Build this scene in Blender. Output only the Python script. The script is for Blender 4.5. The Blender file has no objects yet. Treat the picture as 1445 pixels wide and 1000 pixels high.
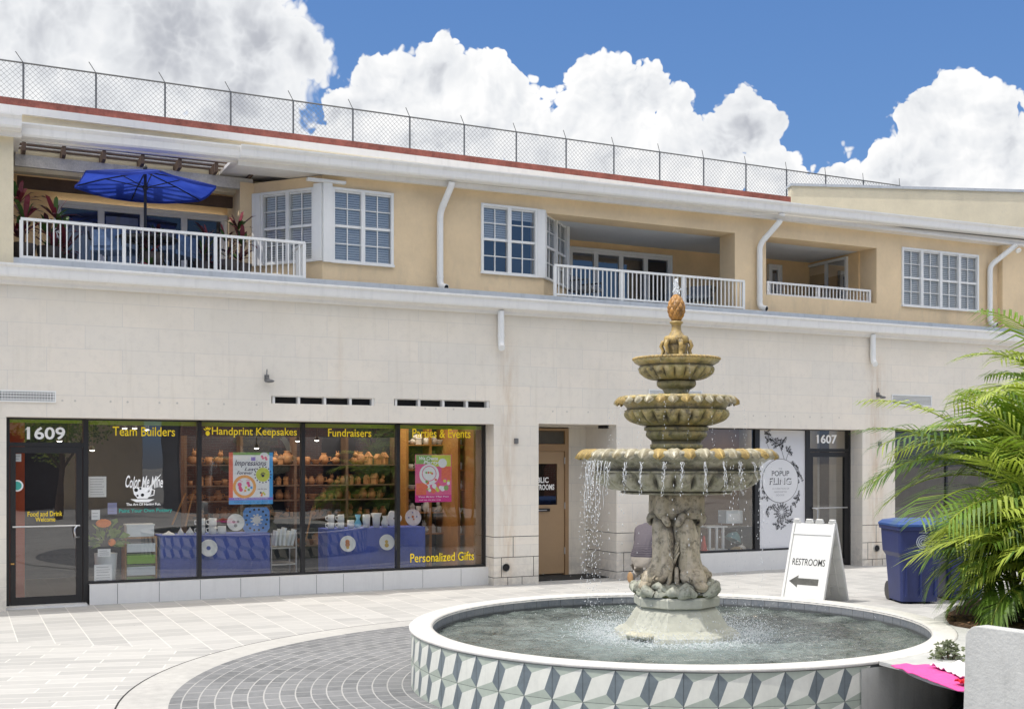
import bpy, bmesh, math, random
from mathutils import Vector, Matrix, noise
random.seed(7)
PI = math.pi
sc = bpy.context.scene
COL = sc.collection
# ---------------------------------------------------------------- camera geometry
# world: x along the facade, y into the building (facade plane y=0), z up
CAM = Vector((-0.583, -16.27, 1.9)); F = 1650.0; CX = 770.0; HY = 650.0
R_ = Vector((.8928, -.4505, 0)); U_ = Vector((.4505, .8928, 0))
def W(X, Y, z=0.0):
    p = CAM + R_ * X + U_ * Y
    return Vector((p.x, p.y, z))
def FP(px, py, d):                       # point of the vertical plane y = d seen at a photo position
    u = (px - CX) / F; v = (HY - py) / F
    dr = U_ + R_ * u
    t = (d - CAM.y) / dr.y
    return CAM.x + dr.x * t, CAM.z + v * t
def fs(px, d): return FP(px, 600, d)[0]
def fz(px, py, d): return FP(px, py, d)[1]
# ---------------------------------------------------------------- materials
def newmat(name):
    m = bpy.data.materials.new(name); m.use_nodes = True
    nt = m.node_tree; nt.nodes.clear()
    o = nt.nodes.new('ShaderNodeOutputMaterial'); b = nt.nodes.new('ShaderNodeBsdfPrincipled')
    nt.links.new(b.outputs[0], o.inputs[0])
    return m, nt, b, o
class N:
    def __init__(s, nt): s.nt = nt
    def n(s, t, **k):
        x = s.nt.nodes.new(t)
        for a, v in k.items(): setattr(x, a, v)
        return x
    def put(s, sock, v):
        if isinstance(v, bpy.types.NodeSocket): s.nt.links.new(v, sock)
        elif v is not None: sock.default_value = v
    def math(s, op, a, b=None, c=None, clamp=False):
        x = s.n('ShaderNodeMath', operation=op, use_clamp=clamp)
        s.put(x.inputs[0], a)
        if b is not None: s.put(x.inputs[1], b)
        if c is not None: s.put(x.inputs[2], c)
        return x.outputs[0]
    def vmath(s, op, a, b=None, sc_=None):
        x = s.n('ShaderNodeVectorMath', operation=op)
        s.put(x.inputs[0], a)
        if b is not None: s.put(x.inputs[1], b)
        if sc_ is not None: s.put(x.inputs['Scale'], sc_)
        return x.outputs['Value'] if op in ('LENGTH', 'DOT_PRODUCT', 'DISTANCE') else x.outputs[0]
    def mix(s, f, a, b, mode='MIX'):
        x = s.n('ShaderNodeMix', data_type='RGBA', blend_type=mode)
        s.put(x.inputs[0], f); s.put(x.inputs[6], a); s.put(x.inputs[7], b)
        return x.outputs[2]
    def noise(s, vec, scale, detail=4, rough=.5, dist=0):
        x = s.n('ShaderNodeTexNoise'); s.put(x.inputs['Vector'], vec)
        x.inputs['Scale'].default_value = scale; x.inputs['Detail'].default_value = detail
        x.inputs['Roughness'].default_value = rough; x.inputs['Distortion'].default_value = dist
        return x.outputs['Fac']
    def voro(s, vec, scale, feature='F1', out='Distance', detail=0, rough=.5):
        x = s.n('ShaderNodeTexVoronoi', feature=feature); s.put(x.inputs['Vector'], vec)
        x.inputs['Scale'].default_value = scale
        if 'Detail' in x.inputs: x.inputs['Detail'].default_value = detail; x.inputs['Roughness'].default_value = rough
        return x.outputs[out]
    def ramp(s, f, stops, interp='LINEAR'):
        x = s.n('ShaderNodeValToRGB'); x.color_ramp.interpolation = interp
        e = x.color_ramp.elements
        while len(e) < len(stops): e.new(.5)
        for i, (p, c) in enumerate(stops):
            e[i].position = p; e[i].color = c if len(c) == 4 else (*c, 1)
        s.put(x.inputs[0], f); return x.outputs[0]
    def mr(s, v, a, b, c=0., d=1.):
        x = s.n('ShaderNodeMapRange'); s.put(x.inputs[0], v)
        for i, q in enumerate((a, b, c, d)): x.inputs[i + 1].default_value = q
        return x.outputs[0]
    def pos(s): return s.n('ShaderNodeNewGeometry').outputs['Position']
    def obj(s): return s.n('ShaderNodeTexCoord').outputs['Object']
    def sep(s, v):
        x = s.n('ShaderNodeSeparateXYZ'); s.put(x.inputs[0], v); return x.outputs
    def comb(s, a, b, c=0.):
        x = s.n('ShaderNodeCombineXYZ'); s.put(x.inputs[0], a); s.put(x.inputs[1], b); s.put(x.inputs[2], c); return x.outputs[0]
    def bump(s, h, strength=.3, dist=.01):
        x = s.n('ShaderNodeBump'); s.put(x.inputs['Height'], h)
        x.inputs['Strength'].default_value = strength; x.inputs['Distance'].default_value = dist
        return x.outputs[0]
def c4(c): return (c[0], c[1], c[2], 1)
def dark(c, k): return (c[0] * k, c[1] * k, c[2] * k)
MC = {}
def pm(name, col, rough=.6, var=.18, scale=3., bump=.0, bs=60., metal=0., streak=0., spec=.5, emit=0., tint=None, coat=0.):
    """procedural material: a base colour broken by two noises, streaks running down, and a fine bump"""
    if name in MC: return MC[name]
    m, nt, b, o = newmat(name); k = N(nt)
    p = k.pos()
    n1 = k.noise(p, scale, 6, .6); n2 = k.noise(p, scale * 7, 4, .6)
    f = k.math('ADD', k.math('MULTIPLY', n1, .65), k.math('MULTIPLY', n2, .35))
    c = k.ramp(f, [(.3, c4(dark(col, 1 - var) if tint is None else tint)), (.7, c4(dark(col, 1 + var * .5)))])
    if streak:
        st = k.noise(k.vmath('MULTIPLY', p, (5., 5., .45)), 2.2, 5, .65)
        c = k.mix(k.mr(st, .52, .75, 0, streak), c, c4(dark(col, .45)))
    nt.links.new(c, b.inputs['Base Color'])
    b.inputs['Roughness'].default_value = rough; b.inputs['Metallic'].default_value = metal
    b.inputs['Specular IOR Level'].default_value = spec
    if coat: b.inputs['Coat Weight'].default_value = coat
    if bump: nt.links.new(k.bump(k.noise(p, bs, 4, .6), bump, .01), b.inputs['Normal'])
    if emit:
        nt.links.new(c, b.inputs['Emission Color']); b.inputs['Emission Strength'].default_value = emit
    MC[name] = m
    return m
def glass(name, refl, tint=(1, 1, 1), rough=0.0):
    m, nt, b, o = newmat(name); k = N(nt); nt.nodes.remove(b)
    t = k.n('ShaderNodeBsdfTransparent'); t.inputs[0].default_value = c4(tint)
    g = k.n('ShaderNodeBsdfGlossy'); g.inputs['Roughness'].default_value = rough
    wob = k.bump(k.noise(k.pos(), .9, 2, .4), .05, .05)
    nt.links.new(wob, g.inputs['Normal'])
    fr = k.n('ShaderNodeLayerWeight'); fr.inputs[0].default_value = .25
    f = k.math('ADD', k.math('MULTIPLY', fr.outputs['Fresnel'], .5), refl, clamp=True)
    mx = k.n('ShaderNodeMixShader'); nt.links.new(f, mx.inputs[0])
    nt.links.new(t.outputs[0], mx.inputs[1]); nt.links.new(g.outputs[0], mx.inputs[2])
    nt.links.new(mx.outputs[0], o.inputs[0]); MC[name] = m
    return m
# ---------------------------------------------------------------- mesh builder
class MB:
    def __init__(s): s.v = []; s.f = []; s.mi = []; s.M = None; s.sm = []
    def add(s, vs, fs_, mi=0, smooth=False):
        o = len(s.v)
        for p in vs:
            p = Vector(p)
            s.v.append(s.M @ p if s.M is not None else p)
        for f in fs_:
            s.f.append([i + o for i in f]); s.mi.append(mi); s.sm.append(smooth)
    def box(s, x0, x1, y0, y1, z0, z1, mi=0):
        if x0 > x1: x0, x1 = x1, x0
        if y0 > y1: y0, y1 = y1, y0
        if z0 > z1: z0, z1 = z1, z0
        s.add([(x0, y0, z0), (x1, y0, z0), (x1, y1, z0), (x0, y1, z0), (x0, y0, z1), (x1, y0, z1), (x1, y1, z1), (x0, y1, z1)],
              [(3, 2, 1, 0), (4, 5, 6, 7), (0, 1, 5, 4), (1, 2, 6, 5), (2, 3, 7, 6), (3, 0, 4, 7)], mi)
    def quad(s, a, b, c, d, mi=0): s.add([a, b, c, d], [(0, 1, 2, 3)], mi)
    def beam(s, a, b, w, h, mi=0):          # rectangular bar from a to b, w sideways, h upwards
        a = Vector(a); b = Vector(b); d = (b - a).normalized()
        up = Vector((0, 0, 1)) if abs(d.z) < .95 else Vector((0, 1, 0))
        x = d.cross(up).normalized() * (w / 2); y = x.cross(d).normalized() * (h / 2)
        vs = [a - x - y, a + x - y, a + x + y, a - x + y, b - x - y, b + x - y, b + x + y, b - x + y]
        s.add(vs, [(0, 1, 2, 3), (7, 6, 5, 4), (0, 4, 5, 1), (1, 5, 6, 2), (2, 6, 7, 3), (3, 7, 4, 0)], mi)
    def tube(s, pts, r, n=8, mi=0, caps=True, smooth=True):
        pts = [Vector(p) for p in pts]; rs = r if isinstance(r, (list, tuple)) else [r] * len(pts)
        vs = []; prev = None
        for i, p in enumerate(pts):
            d = (pts[min(i + 1, len(pts) - 1)] - pts[max(i - 1, 0)]).normalized()
            if prev is None:
                x = d.orthogonal().normalized()
            else:
                x = (prev - d * prev.dot(d)); x = x.normalized() if x.length > 1e-6 else d.orthogonal().normalized()
            prev = x; y = d.cross(x)
            for j in range(n):
                a = 2 * PI * j / n; vs.append(p + (x * math.cos(a) + y * math.sin(a)) * rs[i])
        fs_ = []
        for i in range(len(pts) - 1):
            for j in range(n):
                k = (j + 1) % n; fs_.append((i * n + j, i * n + k, (i + 1) * n + k, (i + 1) * n + j))
        s.add(vs, fs_, mi, smooth)
        if caps:
            s.add(vs[:n], [tuple(range(n))[::-1]], mi); s.add(vs[-n:], [tuple(range(n))], mi)
    def lathe(s, prof, cx, cy, n=48, mi=0, fn=None, smooth=True, caps=False):
        """prof: (r, z); fn(r, z, angle, index) -> (r, z)"""
        vs = []
        for i, (r, z) in enumerate(prof):
            for j in range(n):
                a = 2 * PI * j / n
                rr, zz = fn(r, z, a, i) if fn else (r, z)
                vs.append((cx + rr * math.cos(a), cy + rr * math.sin(a), zz))
        fs_ = []
        for i in range(len(prof) - 1):
            for j in range(n):
                k = (j + 1) % n; fs_.append((i * n + j, i * n + k, (i + 1) * n + k, (i + 1) * n + j))
        s.add(vs, fs_, mi, smooth)
        if caps:
            s.add(vs[:n], [tuple(range(n))[::-1]], mi); s.add(vs[-n:], [tuple(range(n))], mi)
    def disc(s, c, r, normal_y=True, n=24, mi=0, rx=None):
        rx = rx or r
        s.add([(c[0] + rx * math.cos(2 * PI * j / n), c[1], c[2] + r * math.sin(2 * PI * j / n)) for j in range(n)], [tuple(range(n))], mi)
    def ell(s, c, r, n=10, m=7, mi=0, rot=None):
        vs = []; c = Vector(c)
        for i in range(m + 1):
            t = PI * i / m
            for j in range(n):
                a = 2 * PI * j / n
                p = Vector((r[0] * math.sin(t) * math.cos(a), r[1] * math.sin(t) * math.sin(a), r[2] * math.cos(t)))
                if rot: p = rot @ p
                vs.append(c + p)
        fs_ = []
        for i in range(m):
            for j in range(n):
                k = (j + 1) % n; fs_.append((i * n + j, (i + 1) * n + j, (i + 1) * n + k, i * n + k))
        s.add(vs, fs_, mi, True)
    def wall(s, x0, x1, z0, z1, y0, y1, holes, mi=0, back=True):
        """wall slab in the xz plane with rectangular holes (a, b, c, d) = x0, x1, z0, z1; outer faces only"""
        xs = sorted({x0, x1, *[v for h in holes for v in h[:2] if x0 < v < x1]})
        zs = sorted({z0, z1, *[v for h in holes for v in h[2:4] if z0 < v < z1]})
        def solid(i, j):
            if i < 0 or j < 0 or i >= len(xs) - 1 or j >= len(zs) - 1: return False
            cx = (xs[i] + xs[i + 1]) / 2; cz = (zs[j] + zs[j + 1]) / 2
            return not any(h[0] < cx < h[1] and h[2] < cz < h[3] for h in holes)
        for i in range(len(xs) - 1):
            for j in range(len(zs) - 1):
                if not solid(i, j): continue
                a, b, c, d = xs[i], xs[i + 1], zs[j], zs[j + 1]
                s.quad((a, y0, c), (b, y0, c), (b, y0, d), (a, y0, d), mi)
                if back: s.quad((b, y1, c), (a, y1, c), (a, y1, d), (b, y1, d), mi)
                if not solid(i - 1, j): s.quad((a, y1, c), (a, y0, c), (a, y0, d), (a, y1, d), mi)
                if not solid(i + 1, j): s.quad((b, y0, c), (b, y1, c), (b, y1, d), (b, y0, d), mi)
                if not solid(i, j - 1): s.quad((a, y1, c), (b, y1, c), (b, y0, c), (a, y0, c), mi)
                if not solid(i, j + 1): s.quad((a, y0, d), (b, y0, d), (b, y1, d), (a, y1, d), mi)
    def build(s, name, mats, parent=None, **tags):
        me = bpy.data.meshes.new(name)
        off = wloc(parent) if parent is not None else Vector((0, 0, 0))
        org = Vector((0, 0, 0))
        if parent is None and s.v:
            xs = [p.x for p in s.v]; ys = [p.y for p in s.v]; zs = [p.z for p in s.v]
            org = Vector(((min(xs) + max(xs)) / 2, (min(ys) + max(ys)) / 2, min(zs))); off = org
        me.from_pydata([tuple(p - off) for p in s.v], [], s.f)
        for m in (mats if isinstance(mats, (list, tuple)) else [mats]): me.materials.append(m)
        me.polygons.foreach_set('material_index', s.mi); me.polygons.foreach_set('use_smooth', s.sm)
        me.update()
        o = bpy.data.objects.new(name, me); COL.objects.link(o)
        if parent is not None: o.parent = parent
        else: o.location = org
        tag(o, **tags); return o
def wloc(o):
    l = Vector((0, 0, 0))
    while o is not None: l = l + o.location; o = o.parent
    return l
def tag(o, label=None, cat=None, group=None, kind=None):
    if label: o['label'] = label
    if cat: o['category'] = cat
    if group: o['group'] = group
    if kind: o['kind'] = kind
    return o
def thing(name, label, cat, loc, group=None, rz=0):
    o = bpy.data.objects.new(name, None); COL.objects.link(o); o.location = loc; o.rotation_euler = (0, 0, rz)
    o.empty_display_size = .2
    return tag(o, label, cat, group)
def copy_tree(o, parent=None):
    c = o.copy(); COL.objects.link(c)
    if parent is not None: c.parent = parent
    for ch in [x for x in bpy.data.objects if x.parent == o]: copy_tree(ch, c)
    return c
def wpart(name, parent): return None
# text: the built-in font turned into a mesh, fitted into a rectangle (x0..x1, z0..z1) of the plane y
TEXTCACHE = {}
def text_mesh(body, bold=0.0, shear=0.0, spacing=1.0):
    cu = bpy.data.curves.new('lettering', 'FONT'); cu.body = body; cu.size = 1; cu.offset = bold; cu.shear = shear
    cu.space_character = spacing; cu.resolution_u = 3; cu.align_x = 'LEFT'
    o = bpy.data.objects.new('lettering', cu); COL.objects.link(o)
    dg = bpy.context.evaluated_depsgraph_get(); dg.update()
    me = bpy.data.meshes.new_from_object(o.evaluated_get(dg))
    bpy.data.objects.remove(o); bpy.data.curves.remove(cu)
    vs = [(v.co.x, v.co.y) for v in me.vertices]; fs_ = [tuple(p.vertices) for p in me.polygons]
    bpy.data.meshes.remove(me); return vs, fs_
def put_text(mb, body, x0, x1, z0, z1, y, mi=0, bold=0.0, shear=0.0, M=None, spacing=1.0, wob=0.0):
    vs, fs_ = text_mesh(body, bold, shear, spacing)
    a = min(v[0] for v in vs); b = max(v[0] for v in vs); c = min(v[1] for v in vs); d = max(v[1] for v in vs)
    out = []
    for (x, z) in vs:
        u = (x - a) / (b - a)
        out.append((x0 + u * (x1 - x0), y, z0 + (z - c) / (d - c) * (z1 - z0) + wob * math.sin(u * 23)))
    old = mb.M
    if M is not None: mb.M = M
    mb.add(out, fs_, mi)
    if body[0] == '1' and len(body) == 4:
        w_ = (x1 - x0) * .06; h_ = z1 - z0; mb.add([(x0 - w_ * .9, y, z0 + h_ * .74), (x0 + w_ * .3, y, z0 + h_ * .8), (x0 + w_ * .5, y, z1), (x0 - w_ * .1, y, z0 + h_ * .9)], [(0, 1, 2, 3)], mi)
    mb.M = old
# ---------------------------------------------------------------- material set
# stone facade: big faint blocks, rust streaks under the spouts
def stone_mat():
    m, nt, b, o = newmat('stone_cladding'); k = N(nt); p = k.pos(); q = k.sep(p)
    bv = k.comb(k.math('ADD', q[0], q[1]), q[2])
    br = k.n('ShaderNodeTexBrick'); k.put(br.inputs['Vector'], bv)
    br.offset = .5; br.inputs['Scale'].default_value = 1; br.inputs['Mortar Size'].default_value = .004
    br.inputs['Brick Width'].default_value = .92; br.inputs['Row Height'].default_value = .305
    br.inputs['Color1'].default_value = (.88, .80, .685, 1); br.inputs['Color2'].default_value = (.82, .765, .67, 1)
    br.inputs['Mortar'].default_value = (.70, .655, .59, 1)
    c = br.outputs[0]
    n1 = k.noise(p, 1.6, 6, .6); c = k.mix(k.mr(n1, .35, .65, 0, .35), c, (.75, .705, .635, 1))
    n2 = k.noise(p, 9, 5, .65); c = k.mix(k.mr(n2, .5, .8, 0, .3), c, (.55, .51, .46, 1))
    st = k.noise(k.vmath('MULTIPLY', p, (6., 6., .5)), 1.6, 5, .6)
    c = k.mix(k.mr(st, .55, .8, 0, .35), c, (.56, .50, .41, 1))
    for px, w, a in ((716, .22, .42), (1236, .28, .5), (480, .1, .15)):   # rusty run-off under the spouts
        s0 = fs(px, 0)
        dx = k.math('ABSOLUTE', k.math('SUBTRACT', q[0], s0))
        f = k.mr(dx, 0, w, 1, 0)
        f = k.math('MULTIPLY', f, k.mr(k.noise(k.vmath('MULTIPLY', p, (9., 9., 1.3)), 1.5, 4, .6), .35, .65, 0, a))
        f = k.math('MULTIPLY', f, k.mr(q[2], 3.95, 3.5, 0, 1))
        c = k.mix(f, c, (.50, .31, .14, 1))
    c = k.mix(k.math('MULTIPLY', k.mr(q[2], 3.55, 4.15, 0, .5), k.mr(n1, .3, .6, .3, 1)), c, (.74, .655, .50, 1))
    n4 = k.noise(k.vmath('ADD', p, (5, 3, 1)), .7, 5, .62); c = k.mix(k.mr(n4, .45, .68, 0, .35), c, (.66, .62, .55, 1))
    # grime near the ground
    f = k.math('MULTIPLY', k.mr(q[2], .55, .0, 0, .5), k.mr(n2, .35, .6, 0, 1)); c = k.mix(f, c, (.42, .39, .35, 1))
    nt.links.new(c, b.inputs['Base Color']); b.inputs['Roughness'].default_value = .82
    h = k.math('ADD', k.math('MULTIPLY', br.outputs['Fac'], -1.), k.math('MULTIPLY', k.noise(p, 45, 5, .6), .5))
    nt.links.new(k.bump(h, .16, .006), b.inputs['Normal']); return m
def stucco_mat(name, col, dirt=.4):
    m, nt, b, o = newmat(name); k = N(nt); p = k.pos(); q = k.sep(p)
    n1 = k.noise(p, 1.3, 6, .6); n2 = k.noise(p, 14, 5, .7)
    c = k.mix(k.mr(n1, .3, .7), c4(dark(col, .88)), c4(dark(col, 1.06)))
    c = k.mix(k.mr(n2, .45, .8, 0, .25), c, c4(dark(col, .75)))
    st = k.noise(k.vmath('MULTIPLY', p, (2.6, 2.6, .8)), 1.4, 6, .68)
    c = k.mix(k.math('MULTIPLY', k.mr(st, .52, .78, 0, dirt), k.mr(q[2], 5.3, 4.4, .22, 1)), c, (.36, .31, .24, 1))
    nt.links.new(c, b.inputs['Base Color']); b.inputs['Roughness'].default_value = .9
    nt.links.new(k.bump(k.math('ADD', k.noise(p, 70, 4, .7), k.noise(p, 9, 3, .6)), .45, .008), b.inputs['Normal']); return m
M_stone = stone_mat()
M_stucco = stucco_mat('beige_stucco', (.84, .655, .42))
M_stucco_in = stucco_mat('orange_stucco', (.93, .66, .36), .1)
M_stucco_pale = stucco_mat('pale_stucco', (.80, .71, .52))
M_white = pm('white_paint', (.86, .86, .84), .45, .06, 2, streak=.12)
M_gutter = pm('white_gutter', (.86, .845, .81), .35, .06, 2, streak=.18)
M_cove = pm('cream_cove', (.80, .77, .72), .6, .08, 2, streak=.15)
M_flash = pm('blue_grey_flashing', (.58, .60, .61), .4, .15, 2, streak=.3, metal=.2)
M_ceil = pm('balcony_ceiling', (.72, .74, .78), .8, .08, 2)
M_red = pm('red_coping', (.36, .12, .09), .8, .6, 4, bump=.3, bs=30, streak=.5)
M_black = pm('black_aluminium', (.018, .018, .020), .35, .2, 4)
M_dark = pm('dark_void', (.012, .012, .013), .8, .2, 4)
M_wood = pm('weathered_wood', (.60, .57, .52), .8, .35, 6, bump=.4, bs=90, streak=.3)
M_woodd = pm('brown_wood', (.12, .075, .05), .75, .35, 6, bump=.3, bs=80)
M_oak = pm('varnished_wood', (.36, .17, .05), .45, .3, 5)
M_door = pm('tan_door_paint', (.50, .34, .20), .5, .06, 2)
M_doorf = pm('tan_frame_paint', (.42, .27, .15), .5, .08, 2)
M_blind = pm('blind_slats', (.74, .72, .68), .6, .08, 3)
M_curtain = pm('pale_curtain', (.35, .36, .38), .8, .1, 3)
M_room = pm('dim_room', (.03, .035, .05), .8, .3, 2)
M_gw = glass('window_glass', .17, (.85, .9, .95))
M_gw2 = glass('bay_window_glass', .06, (.92, .95, .97))
M_gs = glass('shopfront_glass', .15, (.93, .95, .95))
M_gd = glass('dark_glass', .10, (.35, .38, .40))
M_tile_w = pm('knee_wall_tile', (.76, .75, .73), .4, .06, 2, streak=.12)
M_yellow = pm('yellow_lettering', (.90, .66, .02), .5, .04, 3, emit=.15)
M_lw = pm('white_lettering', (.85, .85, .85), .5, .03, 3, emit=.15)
M_lb = pm('black_lettering', (.03, .03, .03), .5, .05, 3)
M_teal = pm('teal_lettering', (.06, .42, .36), .5, .05, 3)
M_lime = pm('lime_paint', (.38, .52, .06), .6, .08, 3)
M_orange = pm('orange_wall_paint', (.55, .10, .03), .6, .1, 2)
M_steel = pm('brushed_steel', (.6, .6, .6), .3, .1, 8, metal=.9)
M_metal = pm('galvanised_steel', (.19, .19, .19), .5, .2, 8, metal=.3)
M_mesh = pm('chain_link_wire', (.30, .30, .31), .5, .2, 8, metal=.2)
M_concrete = pm('grey_concrete', (.52, .52, .49), .8, .15, 2, bump=.3, bs=50, streak=.3)
M_slab = pm('pale_cast_concrete', (.50, .50, .48), .8, .2, 2.2, bump=.5, bs=45, streak=.3)
# ================================================================ BUILDING
BL = thing('commercial_building', 'two storey building with pale stone shopfronts below and beige stucco balconies above', 'building', (9, 0, 0))
XL, XR = -9.0, 30.0
dW = .30                                     # upper wall plane
Z_HEAD = 2.46
Z_COR = 4.13
# --- ground storey openings (x range, z range)
s_l0, s_l1 = fs(9, 0), fs(697, 0)
r0, r1 = fs(760, 0), fs(870, 0)
w0, w1 = fs(930, 0), fs(1217, 0)
v0, v1 = fs(1263, 0), fs(1263, 0) + 5.0
slots = []
for (a, b, ya, yb) in ((383, 529, 558, 572), (556, 691, 562, 576)):
    xa, xb = fs(a, 0), fs(b, 0); za = fz(a, ya, 0); slots.append((xa, xb, za - .105, za))
holes = [(s_l0, s_l1, -.1, Z_HEAD), (r0, r1, -.1, Z_HEAD + .02), (w0, w1, -.1, Z_HEAD), (v0, v1, .35, Z_HEAD + .02)] + slots
mb = MB(); mb.wall(XL, XR, -.1, Z_COR + .02, 0, .36, holes)
# recess walls of the restroom entry and shop returns behind the front wall
mb.box(s_l0 - .2, s_l0, .36, .9, -.1, Z_HEAD + .3); mb.box(s_l1, s_l1 + .25, .36, 5.5, -.1, Z_HEAD + .3)
mb.box(r0 - .2, r0, .36, 1.05, -.1, Z_HEAD + .3); mb.box(r1, r1 + .25, .36, 1.25, -.1, Z_HEAD + .3)
xd0, xd1 = fs(738, 1.03), fs(802, 1.03)
mb.wall(r0 - .3, r1 + .02, -.1, Z_HEAD + .3, 1.03, 1.2, [(xd0, xd1, -.1, Z_HEAD + .0)])
mb.box(r0, r1, .36, 1.03, Z_HEAD + .021, Z_HEAD + .2)
mb.box(w0 - .2, w0, .36, .6, -.1, Z_HEAD + .3); mb.box(w1, w1 + .25, .36, .9, -.1, Z_HEAD + .3)
walls = mb.build('wall', M_stone, BL)
# dark joints of the bottom courses on the piers
mb = MB()
for (a, b) in ((697, 760), (870, 930), (1217, 1262)):
    xa, xb = fs(a, 0), fs(b, 0)
    for z in (.115, .42, .735):
        mb.box(xa, xb, -.0025, .004, z, z + .008)
    for z0_, z1_, fr in ((.0, .115, (.3, .62)), (.123, .42, (.16, .88)), (.428, .735, (.42,))):
        for f_ in fr: mb.box(xa + (xb - xa) * f_, xa + (xb - xa) * f_ + .008, -.0025, .004, z0_, z1_)
for (xa, xb) in ((s_l1, s_l1),):
    for z in (.115, .42, .735): mb.box(xa - .0025, xa + .004, 0, .36, z, z + .008)
for z in (.115, .42, .735): mb.box(r1 - .0025, r1 + .004, 0, 1.02, z, z + .008)
mb.build('stone_joint', M_dark, BL)
# slot vents: dark recess with white dividers
for (xa, xb, za, zb) in slots:
    mb = MB(); mb.box(xa, xb, .12, .35, za, zb)
    vent = mb.build('slot_vent', M_dark, BL)
    mb = MB(); n = 4
    for i in range(n):
        xx = xa + (xb - xa) * i / n if i else xa + .02
        mb.box(xx, xx + .035, .02, .12, za, zb)
    mb.box(xb - .04, xb, .02, .12, za, zb); mb.box(xa, xb, .03, .10, zb - .012, zb - .001)
    mb.build('divider', M_gutter, vent)
# wall grilles
def grille(pa, ya, pb, yb, holes_=True):
    xa, xb = fs(pa, 0), fs(pb, 0); zt = fz(pa, ya, 0); zb = zt - (yb - ya) / F * 16.3
    mb = MB(); e = .018
    mb.box(xa, xb, -.02, -.001, zt - e, zt); mb.box(xa, xb, -.02, -.001, zb, zb + e)
    mb.box(xa, xa + e, -.02, -.001, zb + e, zt - e); mb.box(xb - e, xb, -.02, -.001, zb + e, zt - e)
    g = mb.build('wall_grille', M_white, BL)
    mb = MB(); mb.box(xa + e, xb - e, -.004, -.001, zb + e, zt - e); mb.build('dark_backing', M_dark if holes_ else M_concrete, g)
    mb = MB()
    if holes_:
        n = int((xb - xa) / .032)
        for i in range(1, n): x = xa + (xb - xa) * i / n; mb.box(x - .006, x + .006, -.014, -.005, zb + e, zt - e)
        for j in range(1, 4): z = zb + (zt - zb) * j / 4; mb.box(xa + e, xb - e, -.013, -.005, z - .006, z + .006)
    else:
        for j in range(1, 9): z = zb + (zt - zb) * j / 9; mb.box(xa + e, xb - e, -.016, -.005, z - .005, z + .003)
    mb.build('grid_bars', M_white, g)
grille(-30, 549, 79, 564)
grille(915, 549, 990, 562, False); grille(1258, 556, 1314, 577, False)
# small things fixed on the stone
def fixture(px, py, name, big=True):
    x, z = FP(px, py, 0); mb = MB()
    mb.box(x - .03, x + .03, -.03, -.001, z - .04, z + .04)
    if big:
        mb.tube([(x, -.02, z), (x + .005, -.1, z - .03), (x + .01, -.12, z - .06)], .02, 8); mb.tube([(x, -.02, z + .02), (x, -.03, z + .12)], .006, 6)
        mb.ell((x + .01, -.13, z - .05), (.07, .04, .025))
    mb.build(name, M_metal, BL)
fixture(376, 533, 'wall_lamp'); fixture(1238, 557, 'wall_lamp'); fixture(728, 622, 'socket_box', False); fixture(1241, 626, 'socket_box', False)
for (px, py) in ((713, 800), (1236, 773)):
    x, z = FP(px, py, 0); mb = MB()
    mb.tube([(x, -.035, z), (x, -.0, z)], .062, 20, caps=False); 
    mb.tube([(x, -.028, z), (x, -.004, z)], .052, 20, mi=1)
    mb.build('pipe_outlet', [M_concrete, M_dark], BL)
# spot stains in the band above the shops: tiny plugs
mb = MB()
for px in (22, 45, 88, 106, 156, 180, 225, 250, 294, 316, 362, 600, 615, 640, 780, 800, 830, 1063, 1080, 1108, 1120, 1143, 1160, 1184):
    x, z = FP(px, 563 + px * .022, 0); z -= .0
    mb.tube([(x, -.002, z), (x, .01, z)], .014, 10)
mb.build('filled_anchor_holes', pm('patched_stone', (.62, .58, .52), .8), BL)
# --- cornice between the storeys
mb = MB()
def strip(mb, prof, x0, x1, mi=0, k=0.):     # extrude an (y, z) profile along x, rising by k per metre
    n = len(prof)
    mb.add([(x0, y, z + k * (x0 - 2.5)) for y, z in prof] + [(x1, y, z + k * (x1 - 2.5)) for y, z in prof], [(i, i + n, (i + 1) + n, i + 1) for i in range(n - 1)], mi)
cx0, cx1 = XL, XR
strip(mb, [(.0, Z_COR), (-.03, Z_COR), (-.05, Z_COR + .02), (-.06, Z_COR + .045), (-.10, Z_COR + .075), (-.125, Z_COR + .085)], cx0, cx1)
mb.build('cornice_cove', M_cove, BL)
mb = MB()
strip(mb, [(-.125, Z_COR + .083), (-.155, Z_COR + .085), (-.165, Z_COR + .11), (-.17, Z_COR + .20), (-.20, Z_COR + .225), (-.20, Z_COR + .245), (-.185, Z_COR + .25), (-.18, Z_COR + .235)], cx0, cx1)
mb.build('cornice_gutter', M_gutter, BL)
mb = MB()
strip(mb, [(-.18, Z_COR + .22), (-.12, Z_COR + .255), (-.02, Z_COR + .27), (-.015, Z_COR + .345), (.0, Z_COR + .35), (.29, Z_COR + .36)], cx0, cx1)
mb.box(cx0, cx1, .0, 2.6, Z_COR + .1, Z_COR + .345)
mb.build('ledge_flashing', M_flash, BL)
ZL = Z_COR + .35
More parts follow.
